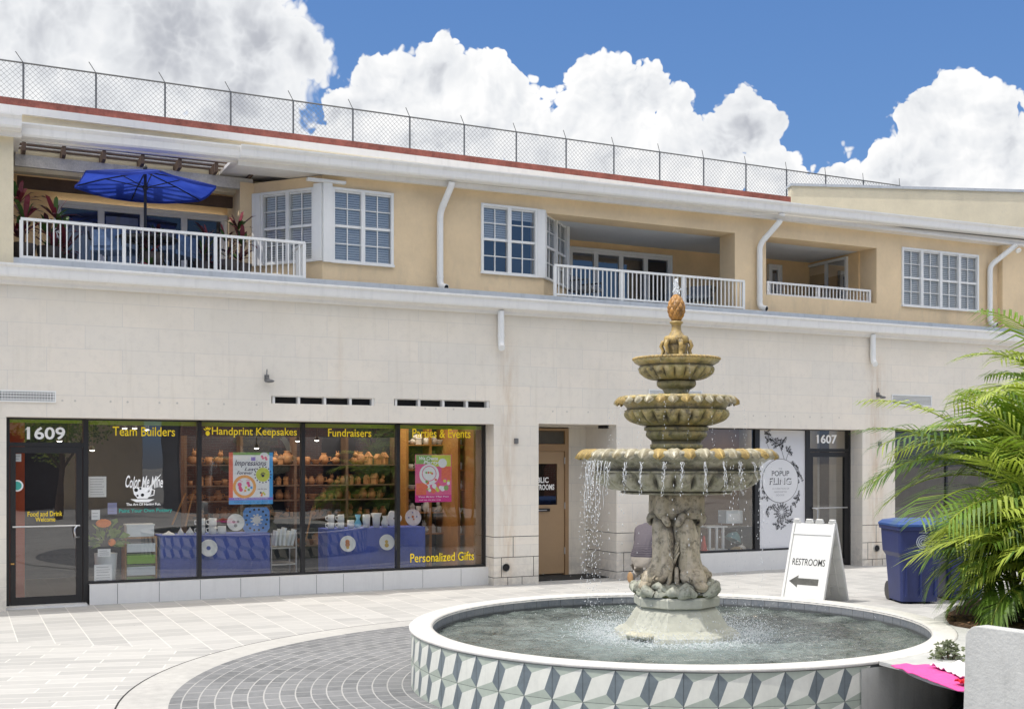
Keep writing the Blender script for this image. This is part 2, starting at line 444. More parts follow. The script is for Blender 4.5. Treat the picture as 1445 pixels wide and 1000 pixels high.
# spouts hanging below the cornice
def downspout(path, r=.045, outlet=True):
    mb = MB()
    for a, b in zip(path[:-1], path[1:]): pass
    # smooth the corners
    pts = [Vector(path[0])]
    for i in range(1, len(path) - 1):
        a, b, c = Vector(path[i - 1]), Vector(path[i]), Vector(path[i + 1])
        da = (a - b).normalized() * min(.1, (a - b).length * .45); dc = (c - b).normalized() * min(.1, (c - b).length * .45)
        for t in (0, .25, .5, .75, 1): pts.append((b + da) * (1 - t) ** 2 + b * 2 * t * (1 - t) + (b + dc) * t * t)
    pts.append(Vector(path[-1]))
    mb.tube(pts, r, 14)
    for i in range(1, len(path) - 1):
        b = Vector(path[i]); a = Vector(path[i - 1]); d = (a - b).normalized()
        q = b + d * .12; mb.tube([q, q + d * .03], r + .004, 14)
    if outlet:
        e = pts[-1]; d = (pts[-1] - pts[-2]).normalized(); mb.tube([e, e + d * .003], r * .8, 14, mi=1)
    return mb.build('downspout', [M_white, M_dark], BL)
for (px, yb) in ((707, 490), (1232, 513)):
    x, z = FP(px, yb, -.07)
    downspout([(x, -.07, Z_COR + .05), (x, -.07, z + .04), (x - .03, -.16, z - .02)], .05, False)
# --- upper storey
d = dW
Z_G = 6.22                                   # gutter lip
Z_S = 5.98                                   # underside of the eave
def fx(px, dd=dW): return fs(px, dd)
x_c = fx(455)                                # corner where the wall turns back to the left
# upper wall, right of the corner, with balcony openings
zb1t = fz(900, 314, dW)
b1a, b1b = fx(800), fx(1037)
b2a, b2b = fx(1081), fx(1237)
zb2b = fz(1150, 421, dW); 
zb2t = fz(1160, 340, dW)
wz0, wz1 = fz(512, 372, dW), fz(512, 272, dW)
x_e = fx(1408)
def hz(px0, py0, px1, py1): return (fx(px0), fx(px1), fz(px0, py1, dW), fz(px0, py0, dW))
W2 = (fx(470), fx(553), fz(511, 371, dW), fz(511, 272, dW))
W3 = (fx(680), fx(756), fz(718, 386, dW), fz(718, 294, dW))
W4 = (fx(1273), fx(1379), fz(1326, 434, dW), fz(1326, 357, dW))
x_b = fx(767)                                # corner where the right bay turns back
mb = MB()
mb.wall(x_c, x_b, ZL - .1, Z_S + .2, dW, dW + .2, [W2, W3])
mb.wall(x_b, x_e, ZL - .1, Z_S + .26, dW, dW + .45, [(x_b, b1b, ZL - .2, zb1t), (b2a, b2b, zb2b, zb1t), W4])
uw = mb.build('upper_wall', M_stucco, BL)
# projecting wall at the far right end
mb = MB(); mb.box(x_e, XR, dW - .12, dW + .4, ZL - .1, Z_S + .3); mb.build('end_wall', M_stucco, BL)
# left chamfer wall: from the corner back to the left
def chamfer_pt(xc, yc, dx, dy, px):          # point on the line (xc,yc)+t(dx,dy) seen at px
    u = (px - CX) / F; dr = U_ + R_ * u
    a = Matrix(((dx, -dr.x), (dy, -dr.y))); r = a.inverted() @ Vector((CAM.x - xc, CAM.y - yc)); return r[0]
cdx, cdy = -.64, .77
tL = chamfer_pt(x_c, dW, cdx, cdy, 358)
angL = math.atan2(-cdy, -cdx)                # frame whose +u runs to the right along the wall, outward is -w
def frame_at(x, y, ang): return Matrix.Translation((x, y, 0)) @ Matrix.Rotation(ang, 4, 'Z')
xl2, yl2 = x_c + cdx * tL, dW + cdy * tL
ML = frame_at(xl2, yl2, angL)
def t_at(px): return tL - chamfer_pt(x_c, dW, cdx, cdy, px)
def z_ch(px, py):                            # height of a photo point on the chamfer wall
    t = chamfer_pt(x_c, dW, cdx, cdy, px); P = Vector((x_c + cdx * t, dW + cdy * t, 0)) - CAM; Y = P.dot(U_); return CAM.z + (HY - py) / F * Y
W1 = (t_at(371), t_at(443), z_ch(407, 369), z_ch(407, 272))
mb = MB(); mb.M = ML
mb.wall(0, tL, ZL - .1, Z_S + .05, 0, .2, [W1]); mb.M = None
mb.box(xl2 - .2, xl2, yl2, 2.3, ZL - .1, Z_S + .05)
mb.build('bay_wall', M_stucco, BL)
# right bay: chamfer going back to the right
MR = frame_at(x_b, dW, PI / 4)
def t_r(px): return chamfer_pt(x_b, dW, math.cos(PI / 4), math.sin(PI / 4), px)
tR = t_r(800)
def z_r(px, py):
    t = t_r(px); P = Vector((x_b + .7071 * t, dW + .7071 * t, 0)) - CAM; return CAM.z + (HY - py) / F * P.dot(U_)
WR = (t_r(769), t_r(799), W3[2], W3[3])
mb = MB(); mb.M = MR; mb.wall(0, tR, ZL - .1, zb1t + .02, 0, .2, [WR]); mb.M = None
ex, ey = x_b + .7071 * tR, dW + .7071 * tR
mb.box(ex - .2, ex, ey, 2.2, ZL - .1, zb1t + .02)
mb.build('bay_wall', M_stucco, BL)
# windows
def window(M, x0, x1, z0, z1, units, blinds=.5, refl=True, cols=2, name='window', frost=False, seed=0, gl=None):
    rnd = random.Random(seed)
    mb = MB(); mb.M = M; f = .035; o = -.03
    mb.box(x0 - .02, x1 + .02, o, .06, z1 - .002, z1 + f); mb.box(x0 - .03, x1 + .03, o - .015, .06, z0 - f, z0)
    mb.box(x0 - .02, x0 + .02, o, .06, z0, z1 - .002); mb.box(x1 - .02, x1 + .02, o, .06, z0, z1 - .002)
    uw_ = (x1 - x0) / units; zm = (z0 + z1) / 2
    for i in range(units):
        a = x0 + uw_ * i + (.02 if i == 0 else .03); b = x0 + uw_ * (i + 1) - (.02 if i == units - 1 else .03)
        if i: mb.box(x0 + uw_ * i - .03, x0 + uw_ * i + .03, o + .004, .055, z0, z1 - .002)
        mb.box(a, b, .002, .05, zm - .018, zm + .018)
        mb.box(a, b, .002, .05, z0, z0 + .02); mb.box(a, b, .002, .05, z1 - .025, z1 - .003)
        for j in range(1, cols):
            xx = a + (b - a) * j / cols; mb.box(xx - .007, xx + .007, .012, .04, z0 + .02, zm - .018); mb.box(xx - .007, xx + .007, .012, .04, zm + .018, z1 - .025)
        for zz in ((z0 + zm) / 2, (z1 + zm) / 2): mb.box(a, b, .014, .038, zz - .007, zz + .007)
    w = mb.build(name, M_white, BL)
    mb = MB(); mb.M = M; mb.quad((x0, .028, z0), (x1, .028, z0), (x1, .028, z1), (x0, .028, z1)); mb.build('pane', gl or M_gw, w)
    mb = MB(); mb.M = M
    for i in range(units):
        a = x0 + uw_ * i + .03; b = x0 + uw_ * (i + 1) - .03; zz = z1 - .03
        lim = z0 if rnd.random() < blinds else z1 - (z1 - z0) * (.15 + .4 * rnd.random())
        while zz > lim:
            mb.quad((a, .045, zz), (b, .045, zz), (b, .055, zz + .031), (a, .055, zz + .031)); zz -= .035
    if mb.v: mb.build('blind', M_blind, w)
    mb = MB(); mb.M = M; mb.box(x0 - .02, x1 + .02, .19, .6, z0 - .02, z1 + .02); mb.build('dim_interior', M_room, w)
    return w
I4 = Matrix.Identity(4)
T_ = Matrix.Translation((0, dW, 0))
window(T_, *W2, 2, 1.0, seed=1); window(T_, *W3, 2, .0, seed=2); window(T_, *W4, 4, 1.0, seed=3, gl=M_gw2)
window(ML, *W1, 2, 1.0, seed=4, gl=M_gw2); window(MR, *WR, 2, .0, seed=5)
# white corner panels of the bays
mb = MB(); a = fx(455)
mb.M = ML; mb.box(tL - (tL - t_at(443)) + .022, tL + .012, -.045, -.001, W1[2] - .03, W1[3] + .08); 
mb.build('corner_panel', M_white, BL); mb = MB(); mb.M = ML; mb.box(t_at(358), t_at(371) - .022, -.045, -.001, W1[2] - .03, W1[3] + .03); mb.build('corner_panel', M_white, BL); mb = MB()
mb.M = None; mb.box(x_c + .0, fx(470) - .022, dW - .05, dW - .001, W2[2] - .03, W2[3] + .08); mb.box(fx(432), fx(486), dW - .09, dW - .0015, W2[3] + .082, W2[3] + .12)
mb.build('corner_panel', M_white, BL)
mb = MB(); mb.box(fx(756) + .022, x_b + .01, dW - .035, dW - .001, W3[2] - .03, W3[3] + .03)
mb.build('corner_panel', M_white, BL); mb = MB(); mb.M = MR; mb.box(-.01, t_r(769) - .022, -.034, -.001, W3[2] - .03, W3[3] + .028); mb.build('corner_panel', M_white, BL); mb = MB(); mb.M = MR; mb.box(t_r(799) + .0, tR + .02, -.045, -.001, W3[2] - .03, W3[3] + .03)
mb.build('corner_panel', M_white, BL)
# balconies: back walls, side walls, floors, ceilings
dB = 2.15
def slider(dd, pa, pb, pt, pbot_z, panels, name='sliding_door', mat=None, curtain=None, gl=None):
    x0, x1 = fs(pa, dd), fs(pb, dd); z1 = fz(pa, pt, dd); z0 = pbot_z
    mb = MB(); f = .05
    mb.box(x0 - f, x1 + f, dd - .07, dd - .001, z1, z1 + f); mb.box(x0 - f, x0, dd - .07, dd - .001, z0, z1); mb.box(x1, x1 + f, dd - .07, dd - .001, z0, z1)
    w = (x1 - x0) / panels
    for i in range(panels):
        for a in (x0 + w * i, x0 + w * (i + 1) - .045): mb.box(a, a + .045, dd - .055, dd - .002, z0, z1)
        mb.box(x0 + w * i + .045, x0 + w * (i + 1) - .045, dd - .055, dd - .002, z1 - .05, z1 - .001)
        mb.box(x0 + w * i + .045, x0 + w * (i + 1) - .045, dd - .055, dd - .002, z0, z0 + .08)
    o = mb.build(name, M_white, BL)
    mb = MB()
    for i in range(panels): mb.quad((x0 + w * i + .04, dd - .03, z0), (x0 + w * (i + 1) - .04, dd - .03, z0), (x0 + w * (i + 1) - .04, dd - .03, z1 - .04), (x0 + w * i + .04, dd - .03, z1 - .04))
    mb.build('pane', gl or M_gw, o)
    mb = MB()
    if curtain:
        for (fa, fb, za) in curtain:
            xa, xb = x0 + (x1 - x0) * fa, x0 + (x1 - x0) * fb; n = int((xb - xa) / .07) + 2; vs = []
            for i in range(n): xx = xa + (xb - xa) * i / (n - 1); yy = dd - .012 + (.005 if i % 2 else -.005); vs += [(xx, yy, z0), (xx, yy, z0 + (z1 - z0) * za)]
            mb.add(vs, [(2 * i, 2 * i + 2, 2 * i + 3, 2 * i + 1) for i in range(n - 1)])
        mb.build('curtain', M_curtain, o)
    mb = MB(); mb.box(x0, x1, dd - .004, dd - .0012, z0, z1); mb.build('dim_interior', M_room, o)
    return o
x_p = fs(22, .3)
mb = MB()
mb.box(XL, xl2, dB, dB + .2, ZL - .1, Z_S + .3)
mb.box(b1a - .8, b2b + .05, dB, dB + .2, ZL - .1, zb1t + .1)
mb.box(b2b - .03 + .0, b2b + .2, dW + .45, dB, ZL - .1, zb1t + .1)
mb.build('balcony_wall', M_stucco_in, BL)
mb = MB(); mb.box(fx(767) + .05, b2b, dW + .44, dB + .02, zb1t + .004, zb1t + .1)
mb.build('balcony_ceiling', M_ceil, BL)
slider(dB, 81, 315, 288, ZL + .05, 4, curtain=[(.02, .2, .8), (.28, .47, .9), (.55, .7, .8)], gl=M_gw2)
slider(dB, 803, 943, 352, ZL + .02, 4, curtain=[(.0, .3, .45)])
slider(dB, 1029, 1040, 372, ZL + .02, 1); slider(dB, 1085, 1098, 377, ZL + .1, 1, curtain=[(.05, .95, .9)])
# door on the side wall of the right balcony
xs_ = b2b - .03; mb = MB()
def side_y(px):                                # y on the plane x = xs_
    u = (px - CX) / F; dr = U_ + R_ * u; return CAM.y + dr.y * (xs_ - CAM.x) / dr.x
def side_z(px, py):
    u = (px - CX) / F; dr = U_ + R_ * u; return CAM.z + (HY - py) / F * (xs_ - CAM.x) / dr.x
ya, yb = side_y(1197), side_y(1139); zt = side_z(1197, 362)
mb.box(xs_ - .05, xs_ - .001, ya, yb, zt - .05, zt); mb.box(xs_ - .05, xs_ - .001, ya, ya + .05, ZL, zt - .05); mb.box(xs_ - .05, xs_ - .001, yb - .05, yb, ZL, zt - .05)
ym = (ya + yb) / 2; mb.box(xs_ - .045, xs_ - .001, ym - .03, ym + .03, ZL, zt - .05)
o = mb.build('sliding_door', M_white, BL)
mb = MB(); mb.quad((xs_ - .02, ya, ZL), (xs_ - .02, yb, ZL), (xs_ - .02, yb, zt - .05), (xs_ - .02, ya, zt - .05)); mb.build('pane', M_gw, o)
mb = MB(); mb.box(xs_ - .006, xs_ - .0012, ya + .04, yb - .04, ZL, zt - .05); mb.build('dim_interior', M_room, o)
mb = MB(); mb.box(xs_ - .017, xs_ - .010, ya + .05, ym - .03, zt - .32, zt - .06); mb.box(xs_ - .017, xs_ - .010, ym + .03, yb - .05, zt - .22, zt - .06); mb.build('roller_blind', M_blind, o)
# left pier
xp0, xp1 = fs(-60, -.05), fs(19, -.05)
mb = MB(); mb.box(XL, xp1, -.1 + .05, 2.2, ZL - .2, Z_S + .12); mb.build('end_pier', M_stucco_pale, BL)
# --- railings
def railing(x0, x1, y, zt, zb, posts, parent=BL, step=.078, back=None):
    mb = MB()
    mb.box(x0, x1, y - .022, y + .022, zt - .035, zt); mb.box(x0, x1, y - .015, y + .015, zb, zb + .03)
    for p in posts: mb.box(p - .022, p + .022, y - .02, y + .02, zb - .05, zt - .036)
    if back:
        mb.box(x1 - .02, x1 + .02, y + .023, y + back, zt - .035, zt); mb.box(x1 - .015, x1 + .015, y + .023, y + back, zb, zb + .03)
    r = mb.build('railing', M_white, parent)
    mb = MB(); n = int((x1 - x0) / step)
    for i in range(1, n): xx = x0 + (x1 - x0) * i / n; mb.box(xx - .008, xx + .008, y - .008, y + .008, zb + .031, zt - .036)
    if back:
        for i in range(1, int(back / step)): yy = y + i * step; mb.box(x1 - .008, x1 + .008, yy - .008, yy + .008, zb + .031, zt - .036)
    mb.build('balusters', M_white, r); return r
yr = .02
railing(fs(29, yr), fs(430, yr), yr, fz(230, 324, yr), fz(230, 378, yr), [fs(p, yr) for p in (30, 175, 304, 429)], back=.6)
railing(fs(782, yr), fs(1050, yr), yr, fz(916, 384, yr), fz(916, 426, yr), [fs(p, yr) for p in (783, 877, 964, 1049)])
railing(fs(1081, dW + .1), fs(1228, dW + .1), dW + .1, fz(1155, 403, dW + .1), fz(1155, 421.5, dW + .1), [fs(p, dW + .1) for p in (1083, 1155, 1227)])
# --- eave, gutter and fascia of the roof
def gutter(x0, x1, dy=0, name='gutter'):
    mb = MB()
    strip(mb, [(dy + .08, Z_G - .17), (dy - .08, Z_G - .165), (dy - .10, Z_G - .14), (dy - .105, Z_G - .06), (dy - .14, Z_G - .02), (dy - .14, Z_G), (dy - .12, Z_G), (dy - .11, Z_G - .03)], x0, x1, 0, .014)
    strip(mb, [(dy - .11, Z_G - .03), (dy + .05, Z_G - .02)], x0, x1, 0, .014)
    for x in (x0, x1): q_ = .014 * (x - 2.5); mb.add([(x, dy + .08, Z_G - .17 + q_), (x, dy - .08, Z_G - .165 + q_), (x, dy - .105, Z_G - .06 + q_), (x, dy - .14, Z_G + q_), (x, dy + .05, Z_G - .02 + q_)], [(0, 1, 2, 3, 4)])
    return mb.build(name, M_gutter, BL)
def fascia(x0, x1, dy):
    mb = MB(); zz = Z_S + (.05 if dy == .07 else 0); strip(mb, [(dy + .12, Z_S + .1), (dy + .12, zz), (dy + .075, zz), (dy + .075, Z_G - .165)], x0, x1, 0, .012); (strip(mb, [(dy + .119, Z_S + .03), (dW + .46, Z_S + .05)], x0, x1, 0, .012) if dy != .07 else None)
    mb.box(x0, x1, dy + .05, .2 if dy == .07 else 2.4, Z_G - .09, Z_G - .045)
    mb.build('fascia', M_cove, BL)
xj = fs(340, -.1)
gutter(xj, XR, 0); gutter(xp1 + .08, xj - .0, .07); gutter(XL, xp1 + .08, -.3)
fascia(xj, XR, 0); fascia(xp1 + .09, xj - .002, .07); fascia(XL, xp1 + .085, -.3)
# downspouts of the roof
def ds(p1, p2, p3, yb=.3 - .07):
    (a, ya_), (b, yb_), (c, yc_) = p1, p2, p3
    x1, z1 = FP(a, ya_, 0.0); x2, z2 = FP(b, yb_, yb); x3, z3 = FP(c, yc_, yb)
    downspout([(x1, -.02, Z_G - .15), (x1 - .0, .0, z1 - .1), (x2, yb, z2), (x2, yb, z3 + .02), (x2 + .05, yb - .13, z3 - .02)], .05)
ds((637, 252), (621, 300), (621, 405)); ds((1100, 305), (1072, 345), (1072, 435)); ds((1432, 340), (1397, 375), (1397, 458))
# --- roof parapets
dP = 1.5
zr1 = fz(560, 207, dP); zr0 = fz(560, 217, dP); zr2 = zr0 - .11
xpe = fs(1116, dP)
mb = MB(); mb.box(XL, xpe, dP, dP + .25, zr0, zr1); 
mb.build('red_roof_coping', M_red, BL)
mb = MB(); mb.box(XL, xpe + .2, dP - .05, dP + .02, zr2, zr0 - .002); mb.build('parapet_fascia', M_gutter, BL)
mb = MB(); mb.box(XL, xpe + .2, dP + .021, dP + .2, Z_G - .3, zr0 - .003); mb.build('parapet_wall', M_stucco_pale, BL)
# stucco parapet turning forward at the right
pa = W((1117 - CX) / F * 26.5, 26.5); pb = W((1560 - CX) / F * 27.35, 27.35)
za_ = 1.9 + (HY - 259) / F * 26.5; zb_ = za_ - .02
mb = MB(); v = pb - pa; ang = math.atan2(v.y, v.x)
mb.M = Matrix.Translation((pa.x, pa.y, 0)) @ Matrix.Rotation(ang, 4, 'Z'); L = v.length
mb.box(0, L, 0, .25, 5.5, za_ - .06); o = mb.build('roof_parapet', M_stucco_pale, BL)
mb2 = MB(); mb2.M = mb.M; mb2.box(-.03, L, -.04, .3, za_ - .06, za_); mb2.build('parapet_cap', M_flash, o)
# dark roof tiles by the gutter at the right
mb = MB(); strip(mb, [(.06, Z_G - .05), (.6, Z_G + .08), (2.5, Z_G + .14)], fs(1270, 0), XR, 0, .014); mb.build('roof_shingles', pm('grey_shingles', (.22, .22, .23), .8, .4, 8, bump=.5), BL)
mb = MB(); mb.box(XL, XR, 2.4, 8, Z_G - .3, Z_G - .1); mb.box(XL, XR, 7.9, 8, 0, Z_G - .3); mb.box(XL - .2, XL, 0, 8, -.1, Z_G - .2); mb.box(XR, XR + .2, 0, 8, -.1, Z_G - .2)
mb.build('roof_slab', M_concrete, BL)
# --- pergola over the left balcony
PG = thing('pergola', 'weathered wooden pergola above the left upstairs balcony', 'pergola', (fs(190, .4), .8, ZL))
yf, yk = 1.25, 1.75
x0, x1 = fs(21, yf), fs(357, yf)
zf1, zf0 = fz(190, 235, yf), fz(190, 251, yf)
mb = MB(); mb.box(x0, x1, yf, yf + .06, zf0, zf1); mb.build('front_beam', M_wood, PG)
mb = MB(); mb.box(x0 + .05, x1 - .05, yk, yk + .07, fz(190, 280, yk), fz(190, 264, yk)); mb.build('back_beam', M_woodd, PG)
for px in (33, 89, 145, 199, 251, 302, 351):
    xx = fs(px, yf); mb = MB(); mb.beam((xx, yf - .2, zf1 + .07), (xx, yk + .3, zf1 + .06), .045, .13); mb.build('rafter', M_woodd, PG)
for i in range(9):
    yy = yf - .22 + i * .12; mb = MB(); mb.box(x0 - .1, x1 + .05, yy, yy + .045, zf1 + .137, zf1 + .165); mb.build('slat', M_wood if i % 2 else M_woodd, PG)
# ================================================================ SHOPFRONTS
dS = .35
def sx(px): return fs(px, dS)
zs = .27
zT = Z_HEAD - .001
x120, x281, x427, x561, x684 = sx(121), sx(281), sx(427), sx(561), sx(684)
mw = .028
SF = None
mb = MB()
for x in (x281, x427, x561): mb.box(x - mw, x + mw, dS - .04, dS + .06, zs, zT)
mb.box(x120 - .035, x120 + .03, dS - .045, dS + .06, .0, zT)
mb.box(s_l0 + .002, s_l0 + .05, dS - .04, dS + .06, 0, zT); mb.box(x684 - .03, x684 + .005, dS - .04, dS + .06, zs, zT)
mb.box(s_l0 + .05, s_l1, dS - .04, dS + .06, zT - .02, zT + .03)
mb.box(x120 + .03, x684, dS - .045, dS + .06, zs, zs + .03)
mb.box(s_l0 + .05, x120 - .035, dS - .04, dS + .06, 2.09, 2.14)
front = mb.build('shopfront_frame', M_black, BL)
mb = MB()
for (a, b, c) in ((s_l0 + .05, x120 - .03, 2.14), (x120, x281, zs), (x281, x427, zs), (x427, x561, zs), (x561, x684, zs)): mb.quad((a, dS, c), (b, dS, c), (b, dS, zT - .02), (a, dS, zT - .02))
mb.build('glass', M_gs, front)
mb = MB(); mb.box(x120 + .03, x684 - .03, dS + .07, dS + .1, zT - .075, zT - .02); mb.box(s_l0 + .05, x120 - .04, dS + .07, dS + .1, zT - .06, zT - .02); mb.build('lime_trim', M_lime, front)
mb = MB(); mb.box(x684 + .0055, s_l1 - .001, dS + .0, dS + .1, 0, zT); mb.build('end_jamb', M_stone, front)
mb = MB(); mb.box(x684 - .14, x684 - .031, dS + .09, dS + .13, zs, zT - .08); mb.build('wood_jamb', M_oak, front)
# tiled knee wall
mb = MB(); xs = [x120 + .031] + [fs(p, .2) for p in (166, 225, 283, 340, 395, 447, 485, 541, 597, 651)] + [x684 + .03]
for a, b in zip(xs[:-1], xs[1:]): mb.box(a + .003, b - .003, .21, dS + .05, 0, zs - .002)
mb.box(x120 + .031, x684 + .03, .216, dS + .05, 0, zs - .006, 1)
mb.build('knee_wall', [M_tile_w, M_dark], BL)
# shop door
da, db = s_l0 + .052, x120 - .037
mb = MB()
for (a, b, c, e) in ((da + .004, da + .07, .03, 2.085), (db - .085, db - .004, .03, 2.085), (da + .07, db - .085, .03, .13), (da + .07, db - .085, 2.0, 2.085)): mb.box(a, b, dS - .03, dS + .03, c, e)
door = mb.build('shop_door', M_black, BL)
mb = MB(); mb.quad((da + .06, dS, .12), (db - .08, dS, .12), (db - .08, dS, 2.01), (da + .06, dS, 2.01)); mb.build('pane', M_gs, door)
zh = fz(60, 743, dS)
mb = MB(); mb.tube([(da + .03, dS - .07, zh + .01), (db - .12, dS - .07, zh + .01), (db - .04, dS - .07, zh + .01)], .013, 8)
mb.tube([(db - .05, dS - .03, zh - .14), (db - .10, dS - .09, zh - .14), (db - .11, dS - .1, zh - .08), (db - .11, dS - .1, zh - .03), (db - .08, dS - .075, zh + .005)], .014, 8)
mb.build('push_bar', M_steel, door)
mb = MB(); mb.box(s_l0, x120, .12, dS + .06, -.01, .03); mb.build('threshold', M_tile_w, BL)
mb = MB(); mb.tube([(da + .01, dS - .06, .57), (da + .05, dS - .06, .57)], .012, 8); mb.build('hinge_pin', pm('brass', (.6, .35, .12), .35, metal=.8), door)
# lettering on the glass
yg = dS - .012
def gtext(name, body, pa, pb, yt, yb, mat, parent, bold=.02, shear=0., dd=yg, wob=0., spacing=1.):
    xm = (pa + pb) / 2; x0, x1 = fs(pa, dd), fs(pb, dd); z1, z0 = fz(xm, yt, dd), fz(xm, yb, dd)
    mb = MB(); put_text(mb, body, x0, x1, z0, z1, dd, bold=bold, shear=shear, wob=wob, spacing=spacing); return mb.build(name, mat, parent)
gtext('number_lettering', '1609', 38, 92, 602, 620, M_lw, front, .022)
gtext('sign_lettering', 'Team Builders', 159, 247, 602, 615, M_yellow, front, .008, wob=.002)
gtext('sign_lettering', 'Handprint Keepsakes', 299, 419, 603, 617, M_yellow, front, .008, wob=.002)
gtext('sign_lettering', 'Fundraisers', 463, 524, 605, 616, M_yellow, front, .008, wob=.002)
gtext('sign_lettering', 'Parties & Events', 582, 664, 605, 617.5, M_yellow, front, .008, wob=.002)
gtext('sign_lettering', 'Personalized Gifts', 579, 669, 779, 791.5, M_yellow, front, .008, wob=.002)
gtext('sign_lettering', 'Food and Drink', 39, 88, 721, 728, M_yellow, door, .006, dd=dS - .008)
gtext('sign_lettering', 'Welcome', 50, 78, 729, 735.5, M_yellow, door, .006, dd=dS - .008)
# yellow hand print before 'Handprint'
x, z = FP(293, 609, yg); mb = MB()
mb.ell((x, yg, z - .02), (.03, .002, .035), 10, 6)
for i, a in enumerate((-.9, -.4, -.05, .3, .65)): mb.ell((x + math.sin(a) * .05, yg, z + math.cos(a) * .05), (.008, .002, .022), 6, 5, rot=Matrix.Rotation(a, 3, 'Y'))
mb.build('hand_emblem', M_yellow, front)
# cup emblem with script name
gtext('script_lettering', 'Color Me Mine', 177, 230, 671, 688, M_lw, front, .015, .35, wob=.008)
gtext('script_lettering', 'The Art Of Having Fun.', 178, 227, 709, 714, M_lw, front, .02)
gtext('script_lettering', 'Paint Your Own Pottery', 168, 243, 717, 724, M_teal, front, .02)
def gp(px, py, dd=yg): x, z = FP(px, py, dd); return (x, dd, z)
mb = MB()
mb.add([gp(187, 687), gp(215, 687), gp(213, 697), gp(208, 703), gp(194, 703), gp(189, 697)], [(5, 4, 3, 2, 1, 0)])
mb.tube([gp(213, 690), gp(218, 691), gp(217, 698), gp(210, 700)], .008, 6); mb.add([gp(184, 704), gp(218, 704), gp(210, 708), gp(192, 708)], [(3, 2, 1, 0)])
mb.tube([gp(206, 694), gp(214, 684), gp(227, 669)], [.016, .012, .004], 6)
for px, py, r in ((192, 691, .025), (201, 698, .022), (209, 692, .02), (198, 689, .015), (194, 699, .014)):
    x, y, z = gp(px, py); mb.disc((x, y - .003, z), r, n=12, mi=1)
mb.build('cup_emblem', [M_lw, M_dark], front)
# ---- notices on the glass
def sheet(pa, pb, yt, yb, label, mat, lines=0, dd=dS + .012, cat='notice', name='paper_notice', group=None):
    x0, x1 = fs(pa, dd), fs(pb, dd); xm = (pa + pb) / 2; z1, z0 = fz(xm, yt, dd), fz(xm, yb, dd)
    mb = MB(); mb.box(x0, x1, dd, dd + .003, z0, z1)
    for i in range(lines):
        z = z1 - (z1 - z0) * (i + 1) / (lines + 1); mb.box(x0 + (x1 - x0) * .12, x1 - (x1 - x0) * (.1 + .2 * random.random()), dd - .001, dd - .0005, z - .003, z + .003, 1)
    o = mb.build(name, [mat, pm('grey_print', (.3, .3, .33), .7)]); tag(o, label, cat, group); return o
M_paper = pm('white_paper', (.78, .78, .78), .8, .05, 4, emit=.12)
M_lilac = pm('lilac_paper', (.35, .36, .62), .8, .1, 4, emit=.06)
sheet(124, 150, 672, 701, 'white paper notice on the glass beside the shop door, largest of the papers', M_paper, 7)
sheet(133, 158, 796, 822, 'white paper notice low on the glass beside the shop door', M_paper, 6)
sheet(138, 156, 774, 785, 'small white card on the glass between plant and low paper notice', M_paper, 3)
sheet(129, 141, 719, 733, 'small white tag under a grey hand shape on shop glass', M_paper, 2)
sheet(152, 165, 709, 725, 'white and lilac tag hanging on the shop glass above orange flowers', M_lilac, 3)
sheet(17, 30, 640, 651, 'small square white sticker at top left of the shop door glass', M_paper, 2, dS + .006)
x, z = FP(24, 685, dS + .006); mb = MB(); mb.disc((x, dS - .006, z), .075, n=20); mb.disc((x, dS - .009, z), .055, n=20, mi=1)
tag(mb.build('round_sticker', [M_paper, M_teal]), 'round grey green sticker on the left of the shop door glass', 'sticker')
# ---- posters
def poster(pa, pb, yt, yb, dd): return fs(pa, dd), fs(pb, dd), fz((pa + pb) / 2, yb, dd), fz((pa + pb) / 2, yt, dd)
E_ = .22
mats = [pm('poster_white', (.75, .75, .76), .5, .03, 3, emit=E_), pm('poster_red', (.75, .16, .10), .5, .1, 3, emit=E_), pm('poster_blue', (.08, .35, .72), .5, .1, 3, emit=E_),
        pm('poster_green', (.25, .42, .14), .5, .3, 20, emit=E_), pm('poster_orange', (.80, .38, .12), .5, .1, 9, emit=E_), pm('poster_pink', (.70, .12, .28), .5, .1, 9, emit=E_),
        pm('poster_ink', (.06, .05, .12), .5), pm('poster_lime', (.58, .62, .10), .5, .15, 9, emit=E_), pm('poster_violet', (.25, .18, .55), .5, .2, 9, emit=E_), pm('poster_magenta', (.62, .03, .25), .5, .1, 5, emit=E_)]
def pdisc(mb, x0, x1, z0, z1, u, v, r, y, mi, n=24): mb.disc((x0 + (x1 - x0) * u, y, z0 + (z1 - z0) * v), r * (x1 - x0), n=n, mi=mi)
dd = dS + .02
x0, x1, z0, z1 = poster(323, 385, 638, 711, dd)
mb = MB(); mb.box(x0, x1, dd, dd + .004, z0, z1)
X = lambda u: x0 + (x1 - x0) * u
Z = lambda v: z0 + (z1 - z0) * v
mb.box(X(0), X(.09), dd - .002, dd - .0005, Z(.08), Z(1), 1); mb.box(X(.92), X(1), dd - .002, dd - .0005, Z(.08), Z(1), 2)
mb.box(X(.09), X(.92), dd - .002, dd - .0005, Z(.95), Z(1), 3); mb.box(X(0), X(1), dd - .002, dd - .0005, Z(0), Z(.08), 2); mb.box(X(0), X(1), dd - .0025, dd - .0022, Z(.08), Z(.13), 8)
put_text(mb, 'Impressions', X(.13), X(.85), Z(.71), Z(.85), dd - .003, 6, .01, .3); put_text(mb, 'Last', X(.35), X(.62), Z(.645), Z(.71), dd - .003, 6, .01, .3); put_text(mb, 'Forever', X(.18), X(.54), Z(.575), Z(.64), dd - .003, 6, .01, .3)
pdisc(mb, x0, x1, z0, z1, .35, .34, .265, dd - .003, 4); pdisc(mb, x0, x1, z0, z1, .35, .34, .20, dd - .004, 0)
